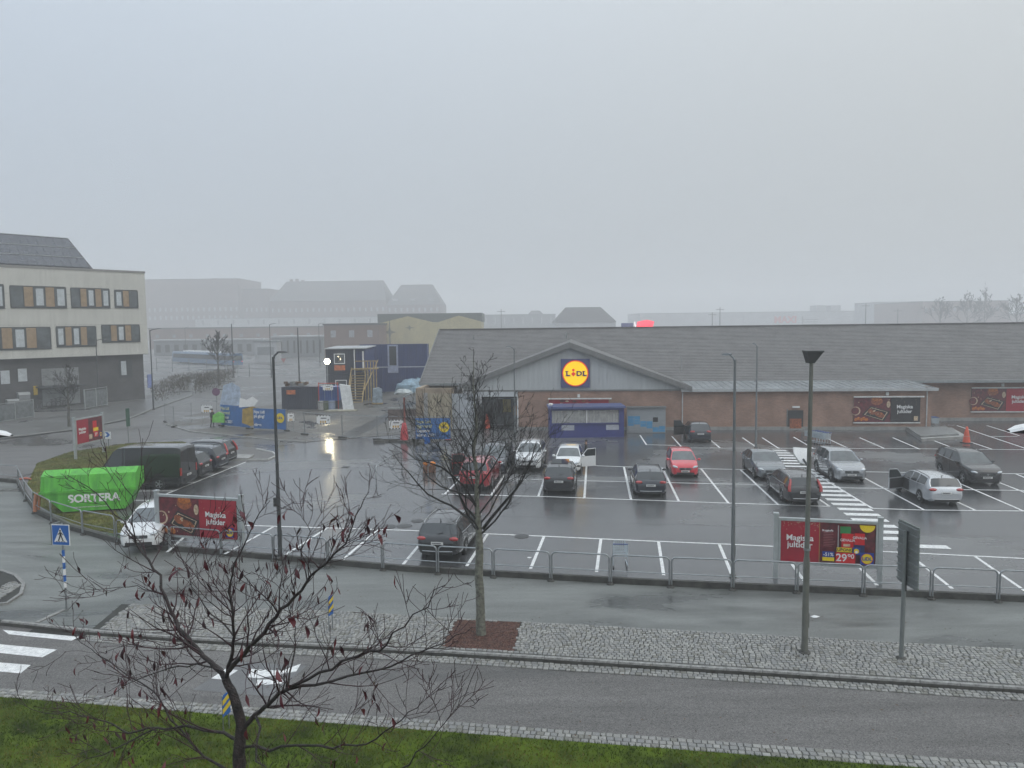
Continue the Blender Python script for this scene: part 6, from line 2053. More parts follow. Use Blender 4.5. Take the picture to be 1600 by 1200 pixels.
for j in range(3):
    t0, t1 = .05 + j * .31, .05 + j * .31 + .295
    xlim0 = rr0 + (xr1 - rr0) * t1 - .1
    xx = xlim0
    while xx > xl + 4:
        def pt(x_, t): return Vector((x_, yb + (yr_ - yb) * t, zE_ + (zr1 - zE_) * t)) + nv * .05
        MB().prism([pt(xx - 1.0, t0), pt(xx - .03, t0), pt(xx - .03, t1), pt(xx - 1.0, t1)], nv * .04).build('solar_panel', PVM, sch)
        xx -= 1.0
    a, b__ = Vector((xl, yb + (yr_ - yb) * t1, zE_ + (zr1 - zE_) * t1)) + nv * .12, Vector((xlim0, yb + (yr_ - yb) * t1, zE_ + (zr1 - zE_) * t1)) + nv * .12
    MB().tube([a, b__], .06, 4).build('panel_rail', GALV, sch)
# hedge bank, shelter fences, bikes by the school
hp = [at(u, v) for u, v in [(240, 640), (235, 617), (270, 600), (330, 592), (372, 588), (360, 604), (300, 622)]]
def bush(name, label, pts, h, n, c1, c2, seed, group=None):
    r = random.Random(seed)
    xs = [p.x for p in pts]; ys = [p.y for p in pts]
    b = MB()
    for k in range(n):
        t, s = r.random(), r.random()
        i = r.randrange(len(pts) - 1)
        p = pts[i].lerp(pts[i + 1], t).lerp(sum(pts, Vector()) / len(pts), s * .8)
        z = h * r.random() ** .6
        L = r.uniform(.25, .6)
        a = r.uniform(0, 6.28)
        d = Vector((math.cos(a) * L * .6, math.sin(a) * L * .6, L * .8))
        q = Vector((p.x, p.y, z))
        sd_ = Vector((-math.sin(a), math.cos(a), 0)) * .05
        b.add([q - sd_, q + sd_, q + d], [(0, 1, 2)], r.choice((0, 0, 1)))
    o = b.build(name, [mat(name + '_a', c1, .8), mat(name + '_b', c2, .8)])
    return tag(o, label, 'hedge', group)
bush('hedge', 'low dark leafless hedge on the bank beside the school corner', hp, 1.7, 5000, (.05, .045, .035), (.09, .075, .05), 5)
def bar_fence(name, label, a, b_, h, gap, m, rails=(1.0,), panel=None):
    d = b_ - a
    T = thing(name, label, 'fence', a, math.atan2(d.y, d.x))
    L = d.length
    n = max(2, int(L / gap))
    for k in range(n + 1):
        MB().bx(L * k / n - .05, L * k / n + .05, -.05, .05, 0, h).build('post', m, T)
    for q in rails:
        MB().bx(.05, L - .05, -.02, .02, h * q - .08, h * q - .02).build('rail', m, T)
    if panel:
        MB().bx(.06, L - .06, -.012, .012, .1, h * .9).build('infill', panel, T)
    return T
PF = mat('fence_pale', (.33, .35, .35), .5, .3, .1)
bar_fence('yard_fence', 'pale glazed fence in front of the school at the left edge', at(-40, 668), at(53, 652), 2.0, 2.3, PF, (1.0, .1), mat('fence_glass', (.16, .175, .18), .2, var=.2))
bar_fence('yard_fence', 'pale glazed fence right of the school bicycle shelter', at(133, 640), at(168, 634), 2.4, 2.0, PF, (1.0, .1), MATS['fence_glass'])
bar_fence('street_fence', 'grey bar fence along the far street in front of bus', at(245, 580), at(352, 586), 3.0, 6, STEEL, (1.0, .66, .33))
bar_fence('street_fence', 'grey bar fence along the far street right of the bus', at(356, 588), at(425, 590), 2.6, 5, STEEL, (1.0, .66, .33))
def bike(label, u, v, rz):
    T = thing('bicycle', label, 'bicycle', at(u, v) + Vector((0, 0, .09)), rz)
    for x_ in (-.52, .52):
        b = MB()
        pts = [(x_ + .34 * math.cos(6.2832 * k / 16), 0, .34 + .34 * math.sin(6.2832 * k / 16)) for k in range(17)]
        wo_ = b.tube(pts, .025, 5, cap=False).build('wheel', RUBBER, T)
        s_ = MB()
        for k in range(6):
            a = math.pi * k / 6
            s_.tube([(x_ - .32 * math.cos(a), 0, .34 - .32 * math.sin(a)), (x_ + .32 * math.cos(a), 0, .34 + .32 * math.sin(a))], .004, 3)
        s_.build('spokes', GALV, wo_)
    b = MB()
    b.tube([(-.52, 0, .34), (-.05, 0, .30), (.35, 0, .80), (-.18, 0, .78), (-.52, 0, .34)], .02, 5)
    b.tube([(-.05, 0, .30), (-.2, 0, .9)], .02, 5); b.tube([(.52, 0, .34), (.33, 0, .98)], .02, 5)
    b.build('frame', POLE_D, T)
    MB().box((-.21, 0, .93), (.26, .14, .06)).build('saddle', BLACK, T)
    MB().tube([(.30, -.28, 1.0), (.34, 0, 1.02), (.30, .28, 1.0)], .015, 5).build('handlebar', BLACK, T)
for k, (u, v) in enumerate(((84, 637), (90, 636), (97, 636), (104, 635), (62, 640))):
    bike(('leftmost', 'second', 'third', 'rightmost')[k] + ' dark bicycle among those parked at the school shelter' if k < 4 else 'single bicycle left of the school bicycle shelter', u, v, R(60 + 10 * k))
for o_ in list(SC.objects):
    if o_.name.startswith('bicycle') and 'among' in o_.get('label', ''): o_['group'] = 'bicycles at the school shelter'
for (u, v, h, lb) in ((38, 640, 2.0, 'pale rounded bin store by the school wall'), (20, 642, 1.3, 'grey upright bin left of the pale bin store')):
    T = thing('waste_bin', lb, 'bin', at(u, v) + Vector((0, 0, .09)), SANG)
    MB().bx(-.6, .6, -.4, .4, 0, h * .85).build('body', mat('bin_grey', (.22, .23, .235), .5, .1), T)
    MB().prism([(-.63, -.43, h * .85), (.63, -.43, h * .85), (.63, -.25, h), (-.63, -.25, h)], (0, .6, 0)).build('lid', mat('bin_lid', (.32, .33, .33), .5), T)

# ================================================================ misty background buildings
def far_block(name, label, u0, u1, vt, Y, depth, m, roof=None, hip=0.0, wins=None, cat='building', base=0.0, wm=None, ry=0.0):
    fk = 2.0 if Y >= 280 else 1.5 if Y >= 240 else 1.2 if Y >= 180 else 1.0
    Y, depth, hip = Y * fk, depth * fk, hip * fk
    a, b_ = atY(u0, vt, Y), atY(u1, vt, Y)
    T = thing(name, label, cat, ((a.x + b_.x) / 2, Y, base), ry)
    w_ = b_.x - a.x
    h = (a.z + b_.z) / 2 - base
    MB().bx(-w_ / 2, w_ / 2, 0, depth, 0, h - hip).build('wall', m, T)
    if hip > 0:
        rm = roof
        ins = min(depth * .45, w_ * .2) if cat != 'building' or w_ < 45 else min(depth * .3, w_ * .07)
        V = [(-w_ / 2 - .4, -.4, h - hip), (w_ / 2 + .4, -.4, h - hip), (w_ / 2 + .4, depth + .4, h - hip), (-w_ / 2 - .4, depth + .4, h - hip), (-w_ / 2 + ins, depth * .45, h), (w_ / 2 - ins, depth * .45, h), (w_ / 2 - ins, depth * .55, h), (-w_ / 2 + ins, depth * .55, h)]
        MB().add(V, [(0, 1, 5, 4), (1, 2, 6, 5), (2, 3, 7, 6), (3, 0, 4, 7), (4, 5, 6, 7), (3, 2, 1, 0)]).build('roof', rm, T)
    elif roof:
        MB().bx(-w_ / 2 - .3, w_ / 2 + .3, -.3, depth + .3, h, h + .5).build('roof', roof, T)
    for (v0, v1, n, fill) in (wins or ()):
        z1, z0 = atY((u0 + u1) / 2, v0, Y).z - base, atY((u0 + u1) / 2, v1, Y).z - base
        for k in range(n):
            x0 = -w_ / 2 + w_ * (k + .5 - fill / 2) / n
            x1 = -w_ / 2 + w_ * (k + .5 + fill / 2) / n
            MB().bx(x0, x1, -.08, -.005, z0, z1).build('window', wm or PALEW, T)
    return T
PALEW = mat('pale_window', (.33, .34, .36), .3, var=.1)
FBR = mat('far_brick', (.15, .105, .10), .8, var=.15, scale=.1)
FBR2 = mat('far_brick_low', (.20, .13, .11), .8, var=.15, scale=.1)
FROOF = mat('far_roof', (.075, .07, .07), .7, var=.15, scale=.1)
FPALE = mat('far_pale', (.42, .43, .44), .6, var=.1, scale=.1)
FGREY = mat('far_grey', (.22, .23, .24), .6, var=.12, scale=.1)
far_block('brick_block', 'large misty brick block with flat roof behind the school', 150, 372, 437, 330, 30, FBR, FROOF, wins=((481, 487, 26, .35), (494, 500, 26, .35)))
far_block('brick_link', 'lower misty brick link between the two far blocks', 373, 419, 452, 335, 25, FBR, FROOF, wins=((481, 487, 6, .35),))
far_block('brick_block', 'long misty brick block with stepped roof, left part', 420, 602, 436, 320, 30, FBR, FROOF, hip=9, wins=((481, 487, 20, .3),))
far_block('brick_block', 'misty brick block with hipped right end, right part', 603, 687, 442, 320, 30, FBR, FROOF, hip=9, wins=((481, 487, 9, .3), (466, 470, 3, .3)))
for k, (u, v) in enumerate(((455, 433), (464, 432), (473, 434), (246, 433), (336, 431), (343, 432))):
    p = atY(u, v, 668)
    T = thing('roof_stack', 'small misty chimney stack ' + ('on the stepped brick block, leftmost of three', 'on the stepped brick block, middle of three', 'on the stepped brick block, rightmost of three', 'at the left end of the flat brick block', 'near the right end of the flat brick block', 'rightmost on the flat brick block')[k], 'chimney', (p.x, 668, p.z - 16), 0, 'chimney stacks on far roofs')
    MB().bx(-1.2, 1.2, -1.2, 1.2, 0, 13.6).build('stack', FBR, T)
    MB().bx(-1.4, 1.4, -1.4, 1.4, 13.6, 14.0).build('cap', FROOF, T)
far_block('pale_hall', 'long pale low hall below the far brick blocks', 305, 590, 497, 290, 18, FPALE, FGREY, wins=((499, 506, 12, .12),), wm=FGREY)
far_block('brick_terrace', 'long low brown brick building across the far street', 232, 600, 512, 245, 16, FBR2, FROOF, wins=((521, 526, 14, .2),), wm=FGREY)
far_block('shelter_row', 'long grey flat roofed sheds behind the bus', 240, 410, 532, 228, 6, FGREY, FPALE, wins=((538, 550, 12, .5),), wm=FROOF)
far_block('grey_shed', 'grey corrugated shed left of the blue containers', 424, 505, 527, 205, 10, FGREY, FPALE, wins=((532, 552, 8, .3),), wm=FROOF)
far_block('brick_house', 'brown brick house with pale window left of yellow hall', 506, 592, 508, 185, 14, FBR2, FROOF, wins=((516, 527, 3, .28),))
# yellow hall with two shallow gables
Yw = 235
T = thing('yellow_hall', 'pale yellow hall with two shallow gables and dark star signs', 'building', (0, Yw, 0))
a, b_ = atY(592, 545, Yw), atY(752, 545, Yw)
YEL = mat('hall_yellow', (.44, .38, .20), .6, var=.12, scale=.3, streak=.4)
ztop, zlo = atY(640, 494, Yw).z, atY(640, 504, Yw).z
w_ = b_.x - a.x
pts = [(a.x, 0, 0), (b_.x, 0, 0), (b_.x, 0, zlo + .1)]
for k in (1, 0):
    x0 = a.x + w_ * k * .56
    x1 = a.x + w_ * (.56 if k == 0 else 1.0)
    pts += [(x1, 0, zlo - .2), ((x0 + x1) / 2 + .2, 0, ztop), (x0, 0, zlo - .2)] if k == 0 else [((x0 + x1) / 2 + .2, 0, ztop), (x0, 0, zlo - .2)]
pts = [q for i, q in enumerate(pts) if i == 0 or (Vector(q) - Vector(pts[i - 1])).length > .01]
MB().prism(pts, (0, .5, 0)).build('front_wall', YEL, T)
MB().bx(a.x, b_.x, .6, 25, 0, zlo).build('side_wall', YEL, T)
MB().bx(a.x - .3, b_.x + .3, .7, 25, zlo + .02, atY(640, 490, Yw).z).build('roof', mat('hall_roof', (.10, .11, .10), .6), T)
def star(u, v, rx, rz_):
    p = atY(u, v, Yw)
    q = [(p.x - rx, -.03, p.z), (p.x - rx * .2, -.03, p.z - rz_ * .25), (p.x, -.03, p.z - rz_), (p.x + rx * .2, -.03, p.z - rz_ * .25), (p.x + rx, -.03, p.z), (p.x + rx * .2, -.03, p.z + rz_ * .25), (p.x, -.03, p.z + rz_), (p.x - rx * .2, -.03, p.z + rz_ * .25)]
    MB().prism(q, (0, -.05, 0)).build('star_emblem', mat('emblem_dark', (.16, .15, .09), .6), T)
star(609, 519, 2.0, 2.0); star(640, 512, 1.7, .8)
# right background
far_block('pavilion', 'misty pavilion with pyramid roof beyond the shop ridge', 868, 962, 479, 260, 20, FPALE, FROOF, hip=5.2)
far_block('grey_shed', 'long misty grey shed above the shop roof at centre', 752, 868, 492, 300, 12, FGREY, FGREY, wins=((496, 506, 8, .1),), wm=FPALE)
far_block('grey_shed', 'small misty hut on the horizon left of pavilion', 826, 848, 485, 310, 8, FGREY, FROOF, hip=1.5)
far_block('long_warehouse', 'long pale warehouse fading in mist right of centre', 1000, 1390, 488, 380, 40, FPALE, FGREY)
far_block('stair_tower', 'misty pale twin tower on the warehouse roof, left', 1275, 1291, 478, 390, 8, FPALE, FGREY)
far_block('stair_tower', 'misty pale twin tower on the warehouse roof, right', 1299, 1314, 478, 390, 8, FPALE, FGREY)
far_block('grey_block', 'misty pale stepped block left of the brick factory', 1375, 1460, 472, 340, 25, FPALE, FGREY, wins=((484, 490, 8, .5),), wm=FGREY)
far_block('brick_factory', 'misty red-brown brick factory at the far right', 1442, 1576, 471, 300, 40, FBR2, FROOF, wins=((480, 486, 12, .4),), wm=FGREY)
far_block('brick_block', 'faint brick block at the right picture edge', 1577, 1660, 490, 330, 30, FBR2, FROOF)
# signs above the ridge
Yn = 210
T = thing('neon_sign', 'glowing red sign and small blue board above the shop ridge', 'sign', atY(1003, 512, Yn))
MB().bx(-1.2, -.9, 0, .4, -16, -3).build('pylon', STEEL, T)
NR = mat('neon_red', (.95, .05, .09), .4, var=0, emit=1.3)
MB().prism([(-1.6, 0, -.6), (-1.2, 0, 1.6), (1.4, 0, 2.1), (3.4, 0, 1.6), (3.0, 0, .4), (3.6, 0, -.6)], (0, .3, 0)).build('red_panel', NR, T)
MB().prism([(-2.1, 0, 1.6), (-1.85, 0, 1.6), (-1.5, 0, -.8), (-1.75, 0, -.8)], (0, .3, 0)).build('white_bar', mat('neon_white', (.95, .85, .85), .4, var=0, emit=1.2), T)
MB().bx(-5.6, -2.4, .1, .4, -.8, 1.3).build('blue_board', mat('dusk_blue', (.12, .12, .30), .5), T)
MB().tube([(-5.0 + 1.0 + 1.0 * math.cos(math.pi * k / 8), .05, -.7 + .9 * math.sin(math.pi * k / 8)) for k in range(9)], .09, 5).build('white_arc', MATS['neon_white'], T)
T = thing('roof_sign', 'faded red roof lettering MAXI on the misty warehouse', 'sign', atY(1227, 500, 745))
lettering('MAXI', 9.2, mat('maxi_red', (.55, .05, .05), .5, var=0), T, (0, 0, 0), bold=.03, ext=.1)
MB().bx(-16, 16, .2, .5, -17, -5).build('sign_support', FPALE, T)
T = thing('roof_frame', 'dark gantry frame beside the faded red roof lettering', 'frame', atY(1265, 503, 745))
for z_ in (-1.5, 0, 1.4): MB().bx(-6.4, 8, -.2, .2, z_ * 1.6 - .4, z_ * 1.6 + .4).build('bar', FROOF, T)
MB().bx(-7.4, -6.41, -.3, .3, -14, 5.5).build('post', FROOF, T)
for (u, v0, lb) in ((783, 483, 'far mast left of the pavilion on horizon'), (1113, 488, 'far thin mast on the horizon, left of a pair'), (1353, 474, 'far lighting mast with cross arms right of the roof lettering'), (1403, 482, 'far thin mast in front of the pale stepped block'), (892, 482, 'far thin mast in front of pavilion roof'), (1125, 480, 'far mast on the horizon, right of a pair')):
    p = atY(u, v0, 460)
    T = thing('far_mast', lb, 'mast', (p.x, 460, 0))
    MB().tube([(0, 0, 0), (0, 0, p.z)], [.4, .2], 5).build('mast', FROOF, T)
    MB().bx(-2.4, 2.4, -.1, .1, p.z - 1.6, p.z - 1.3).build('cross_arm', FROOF, T)
# old telegraph mast in front of the yellow hall and thin site poles
for (u, v, tv, lb) in ((610, 560, 500, 'dark cross-shaped mast in front of the yellow hall'), (468, 600, 512, 'thin dark pole on the misty street, right of give way sign'), (365, 590, 506, 'thick dark pole right of the bare street tree')):
    p = at(u, v)
    T = thing('street_pole', lb, 'pole', p)
    MB().tube([(0, 0, 0), (0, 0, atY(u, tv, p.y).z)], [.16, .10], 6).build('pole', POLE_D, T)
    MB().lathe([(.3, 0), (.3, .1), (.2, .2)], n=8).build('foot', DARKC, T)
T = thing('kiosk_cabin', 'pale little cabin on the misty street left of the yard', 'cabin', at(416, 566))
MB().bx(-3, 3, 0, 4, 0, 5.5).build('wall', FPALE, T)
MB().bx(-3.3, 3.3, -.3, 4.3, 5.5, 5.9).build('roof', FGREY, T)
MB().bx(-2.3, 2.3, -.06, -.003, 2, 4.2).build('window', FGREY, T)
# ================================================================ trees
def wobble(pts, rads, r, amp, sub=2):
    """subdivide a limb and give it small natural kinks"""
    P, Q = [Vector(pts[0])], [rads[0]]
    for i in range(len(pts) - 1):
        a, b_ = Vector(pts[i]), Vector(pts[i + 1])
        L = (b_ - a).length
        for k in range(1, sub + 1):
            t = k / sub
            p = a.lerp(b_, t)
            if k < sub: p += Vector((r.gauss(0, 1), r.gauss(0, 1), r.gauss(0, 1))) * amp * L
            P.append(p)
            Q.append(rads[i] + (rads[i + 1] - rads[i]) * t)
    return P, Q

def sprout(b, r, start, d, L, rad, level, spec, tips, up=0.25):
    """one branch with children, added to builder b; tips collects twig points"""
    n = 6 if level == 0 else 5 if level == 1 else 4
    P, Q = [start.copy()], [rad]
    p, v = start.copy(), d.normalized()
    for i in range(n):
        v = (v + Vector((r.gauss(0, .16), r.gauss(0, .16), r.gauss(0, .13) + up * .28))).normalized()
        p = p + v * (L / n)
        P.append(p.copy())
        Q.append(max(rad * (1 - .86 * (i + 1) / n), spec['min']))
    b.tube(P, Q, 6 if level == 0 else 4 if level == 1 else 3, cap=False)
    tips.append((P[-1], v))
    if level >= spec['depth']: 
        if r.random() < .5: tips.append((P[len(P) // 2], v))
        return
    kids = max(1, round(spec['kids'][level] * (min(1.15, L / spec['ref']) if level == 0 and 'ref' in spec else 1)))
    for k in range(kids):
        t = r.uniform(.18, .97)
        i = min(int(t * n), n - 1)
        q = P[i].lerp(P[i + 1], t * n - i)
        ax = (P[i + 1] - P[i]).normalized()
        o = ax.orthogonal().normalized()
        o.rotate(Matrix.Rotation(r.uniform(0, 6.283), 3, ax))
        nd_ = (ax * r.uniform(.5, .95) + o * r.uniform(.5, .9)).normalized()
        nd_.z += .12
        sprout(b, r, q, nd_, L * r.uniform(.32, .62) * (1.15 - .5 * t), max(Q[i] * .55, spec['min']), level + 1, spec, tips, up)

def limb_kids(b, r, P, Q, kids, Lk, spec, tips, level=1, up=.25, t0=.15):
    tot = len(P) - 1
    for k in range(kids):
        t = r.uniform(t0, .99) * tot
        i = min(int(t), tot - 1)
        q = P[i].lerp(P[i + 1], t - i)
        ax = (P[i + 1] - P[i]).normalized()
        o = ax.orthogonal().normalized()
        o.rotate(Matrix.Rotation(r.uniform(0, 6.283), 3, ax))
        nd_ = (ax * r.uniform(.5, 1.0) + o * r.uniform(.5, .95)).normalized()
        sprout(b, r, q, nd_, Lk * r.uniform(.5, 1.15) * (1.1 - .65 * t / tot), max(min(Q[i] * .5, .012), spec['min']), level, spec, tips, up)

BARK = mat('bark_grey', (.11, .105, .09), .8, var=.35, scale=6, bump=.7, bscale=30, streak=.2)
BARK_L = mat('bark_lichen', (.17, .175, .14), .8, var=.4, scale=9, bump=.8, bscale=30, col2=(.06, .055, .045))
TWIG = mat('twig_dark', (.018, .015, .014), .7, var=.2, scale=10)
TWIG_R = mat('twig_red', (.042, .014, .018), .6, var=.25, scale=10)

def street_tree(label, base, top, zc, r0, spread, nprim, spec, seed, barkm, twigm, name='bare_tree', group=None, extra=()):
    r = random.Random(seed)
    T = thing(name, label, 'tree', base, 0, group)
    H_ = (top - base).z
    off = top - base
    tr = []
    rd = []
    n = 12
    for i in range(n + 1):
        t = i / n
        tr.append(Vector((off.x * t + r.gauss(0, .012) * H_ * .25 * (t > .1), off.y * t + r.gauss(0, .012) * H_ * .25 * (t > .1), H_ * t)))
        rd.append(r0 * (1.12 if i == 0 else 1.0) * (1 - .18 * min(1, t * H_ / zc)) if t * H_ < zc else max(.012, r0 * .62 * (1 - (t * H_ - zc) / (H_ - zc)) ** .85))
    P, Q = wobble(tr, rd, r, .01)
    MB().tube(P, Q, 12).build('trunk', barkm, T, smooth=60)
    b = MB()
    tips = []
    for k in range(nprim):
        t = (k + .3) / nprim
        z = zc * .96 + (H_ - zc) * .84 * t ** 1.25
        i = min(int(z / H_ * n), n - 1)
        q = tr[i].lerp(tr[i + 1], z / H_ * n - i)
        a = k * 2.39996 + r.uniform(-.3, .3)
        el = R(34 + 30 * t + r.uniform(-8, 8))
        L = spread * (1.0 - .72 * t) * r.uniform(.8, 1.12)
        d = Vector((math.cos(a) * math.cos(el), math.sin(a) * math.cos(el), math.sin(el)))
        sprout(b, r, q, d, L, r0 * (.25 - .16 * t), 0, spec, tips)
    for (pts, rads) in extra:
        P2, Q2 = wobble([Vector(p) - Vector(base) for p in pts], rads, r, .03)
        b.tube(P2, Q2, 7, cap=False)
        limb_kids(b, r, P2, Q2, 10, spread * .42, spec, tips)
    sprout(b, r, tr[-1], Vector((0, 0, 1)), H_ * .04, .012, 1, spec, tips)
    b.build('crown', twigm, T)
    return T

tb = at(752, 992, ZP)
tb = Vector((tb.x, tb.y, ZP + .02))
tt = atY(739, 560, tb.y - .1)
ex = [([atY(755, 826, tb.y), atY(782, 792, tb.y - .4), atY(806, 765, tb.y - .8), atY(826, 730, tb.y - 1.1), atY(838, 690, tb.y - 1.2)], [.055, .045, .034, .022, .010]),
      ([atY(744, 815, tb.y), atY(705, 790, tb.y + .3), atY(668, 772, tb.y + .5), atY(640, 740, tb.y + .7), atY(612, 705, tb.y + .8)], [.045, .036, .028, .018, .008]),
      ([atY(748, 800, tb.y), atY(725, 760, tb.y - .5), atY(690, 730, tb.y - .9), atY(650, 718, tb.y - 1.1), atY(606, 690, tb.y - 1.2)], [.04, .032, .024, .016, .008])]
zc = atY(750, 832, tb.y).z - tb.z
street_tree('tall bare street tree in the red gravel bed by the road', tb, tt, zc, .145, 4.3, 25, dict(kids=(8, 3, 2), depth=3, min=.005, ref=3.3), 17, BARK_L, TWIG, extra=ex)
SP = dict(kids=(6, 4, 2), depth=2, min=.012)
p = at(108, 668); street_tree('small bare tree on the pavement in front of the school', p, atY(104, 572, p.y), 2.2, .13, 3.0, 14, SP, 5, BARK, TWIG)
p = at(343, 602); street_tree('bare tree in the mist beside the far street', p, atY(338, 522, p.y), 3.4, .18, 4.6, 16, dict(kids=(6, 4, 2), depth=2, min=.03), 8, BARK, TWIG)
for k, (u, v, Y, lb) in enumerate(((1512, 456, 440, 'misty bare tree above the brick factory, dense crown'), (1540, 445, 450, 'tall misty bare tree right of the dense one'), (1590, 462, 400, 'misty bare tree at the right picture edge'), (1470, 468, 445, 'low misty bare tree before the brick factory'))):
    p = atY(u, v, Y)
    street_tree(lb, Vector((p.x, Y, 0)), p, 6, .45, 13, 14, dict(kids=(6, 4, 2), depth=2, min=.09), 30 + k, BARK, TWIG)

# ---------------------------------------------------------------- the near tree with last red leaves
r = random.Random(77)
NB = Vector((atY(374, 1240, 7.0).x, 7.0, ZL))
near = thing('cherry_tree', 'near tree with dark red hanging leaves at the lower left', 'tree', NB)
def L3(pts): return [atY(u, v, Y) - NB for u, v, Y in pts]
trunk = [Vector((0, 0, 0)), Vector((.02, .0, 2.2))] + L3([(374, 1230, 7.0), (373, 1180, 7.0), (377, 1130, 7.0), (366, 1090, 7.02), (352, 1060, 7.05)])
tP, tQ = wobble(trunk, [.10, .08, .064, .057, .049, .042, .036], r, .012, 3)
MB().tube(tP, tQ, 14).build('trunk', mat('cherry_bark', (.042, .031, .028), .65, var=.4, scale=14, bump=.9, bscale=50), near, smooth=60)
LIMBS = [
 ([(352, 1062, 7.05), (330, 1035, 7.15), (300, 1005, 7.3), (276, 970, 7.5), (258, 930, 7.65), (240, 890, 7.8), (213, 850, 8.0), (195, 815, 8.1), (150, 770, 8.3), (105, 742, 8.4)], .040, 20),
 ([(213, 850, 8.0), (206, 815, 7.9), (207, 775, 7.8), (180, 742, 7.8), (165, 720, 7.8)], .012, 7),
 ([(354, 1060, 7.05), (361, 1030, 6.95), (366, 995, 6.9), (364, 955, 6.8), (357, 925, 6.8), (366, 880, 6.7), (398, 815, 6.6), (422, 782, 6.6)], .030, 18),
 ([(358, 1048, 7.0), (388, 1012, 6.8), (420, 975, 6.6), (450, 945, 6.5), (480, 908, 6.4), (510, 880, 6.3), (540, 850, 6.2), (556, 805, 6.2), (577, 768, 6.2)], .034, 20),
 ([(480, 908, 6.4), (470, 860, 6.5), (485, 830, 6.5), (468, 800, 6.5), (455, 778, 6.5)], .010, 6),
 ([(380, 1138, 7.0), (406, 1112, 6.8), (430, 1090, 6.6), (450, 1075, 6.5), (500, 1050, 6.3), (560, 1025, 6.1), (604, 1008, 6.0), (645, 960, 5.9), (696, 914, 5.8)], .036, 18),
 ([(446, 1078, 6.5), (520, 1064, 6.4), (590, 1047, 6.3), (640, 1025, 6.2), (700, 1003, 6.1), (738, 980, 6.0)], .022, 12),
 ([(450, 1072, 6.5), (460, 1020, 6.7), (462, 980, 6.9), (450, 940, 7.0), (438, 900, 7.1)], .014, 8),
 ([(376, 1168, 7.0), (440, 1166, 6.7), (520, 1170, 6.4), (572, 1163, 6.2), (612, 1136, 6.1), (652, 1106, 6.0), (669, 1088, 6.0)], .022, 12),
 ([(560, 1240, 6.0), (640, 1195, 5.8), (678, 1150, 5.7), (702, 1120, 5.7), (718, 1100, 5.7)], .012, 6),
 ([(374, 1158, 7.0), (334, 1143, 7.1), (291, 1134, 7.2), (245, 1137, 7.3), (200, 1146, 7.4), (165, 1127, 7.6), (126, 1118, 7.7), (69, 1114, 7.9), (20, 1094, 8.0)], .026, 16),
 ([(372, 1215, 7.0), (318, 1182, 7.1), (282, 1139, 7.3), (247, 1088, 7.5), (219, 1066, 7.6), (170, 1032, 7.8), (126, 1004, 8.0), (82, 966, 8.1)], .020, 15),
 ([(350, 1050, 7.05), (307, 1037, 7.2), (268, 1043, 7.4), (215, 1062, 7.5), (165, 1090, 7.6), (70, 1110, 7.9)], .014, 10),
 ([(300, 1005, 7.3), (270, 1010, 7.5), (230, 1000, 7.7), (160, 1020, 7.9), (100, 1018, 8.0)], .010, 8),
 ([(245, 1137, 7.3), (180, 1170, 7.2), (120, 1195, 7.1), (60, 1215, 7.1)], .014, 8),
 ([(366, 995, 6.9), (330, 960, 7.1), (300, 920, 7.2), (290, 880, 7.3), (330, 840, 7.3), (355, 820, 7.3)], .012, 9),
 ([(400, 1120, 6.8), (400, 1190, 6.3), (440, 1215, 6.0)], .02, 6),
 ([(258, 930, 7.65), (215, 915, 7.9), (165, 920, 8.1), (110, 915, 8.2), (92, 905, 8.2)], .009, 6),
]
lb_ = MB()
tw = MB()
tips = []
spec = dict(kids=(4, 4, 2), depth=2, min=.0026)
for pts, r0, kids in LIMBS:
    P3 = L3(pts)
    n = len(P3)
    P, Q = wobble(P3, [r0 * .70 * (1 - .88 * (i / (n - 1)) ** .8) for i in range(n)], r, .035, 3)
    lb_.tube(P, Q, 8, cap=False)
    limb_kids(tw, r, P, Q, int(kids * 1.35), .78, spec, tips, level=1, up=.34, t0=.10)
lb_.build('limbs', MATS['cherry_bark'], near, smooth=60)
crown = tw.build('crown', TWIG_R, near)
LEAF_M = [mat('leaf_red', (.085, .008, .016), .5, var=.3, scale=20), mat('leaf_dark', (.030, .005, .009), .5, var=.3, scale=20), mat('leaf_wine', (.13, .016, .022), .5, var=.3, scale=20)]
def leaf_mesh(k, m):
    rr = random.Random(k)
    b = MB()
    n = 6
    w_ = rr.uniform(.13, .21)
    bend = rr.uniform(.1, .35)
    V = []
    for i in range(n + 1):
        t = i / n
        hw_ = w_ * math.sin(math.pi * min(1, t * .93 + .04)) ** .8
        tw_ = rr.uniform(-.3, .3) + t * 1.2
        y = bend * math.sin(t * 2.6)
        c, s = math.cos(tw_), math.sin(tw_)
        V += [(-hw_ * c, y - hw_ * s, -t), (0, y + hw_ * .35, -t), (hw_ * c, y + hw_ * s, -t)]
    F_ = []
    for i in range(n):
        for j in range(2):
            a = i * 3 + j
            F_.append((a, a + 1, a + 4, a + 3))
    b.add(V, F_)
    b.tube([(0, 0, .18), (0, 0, 0)], .012, 3, cap=False)
    return b.mesh('leaf', m, 80)
LEAVES = [leaf_mesh(k, LEAF_M[k % 3]) for k in range(9)]
vis = [(q, v) for q, v in tips if inframe(q + NB, -5)]
r.shuffle(vis)
cl = [(300, 990, 90), (340, 1060, 80), (250, 1080, 90), (420, 900, 90), (470, 1040, 90), (200, 1010, 100), (380, 1120, 70), (510, 1080, 80), (560, 830, 60), (330, 900, 80)]
picked = []
for q, v in vis:
    u_, v_ = proj(q + NB)
    wgt = sum(math.exp(-((u_ - a) ** 2 + (v_ - c) ** 2) / (2 * s * s)) for a, c, s in cl)
    if u_ > 620 or v_ < 790: wgt *= .12
    if r.random() < wgt * .95: picked.append(q)
    if len(picked) >= 295: break
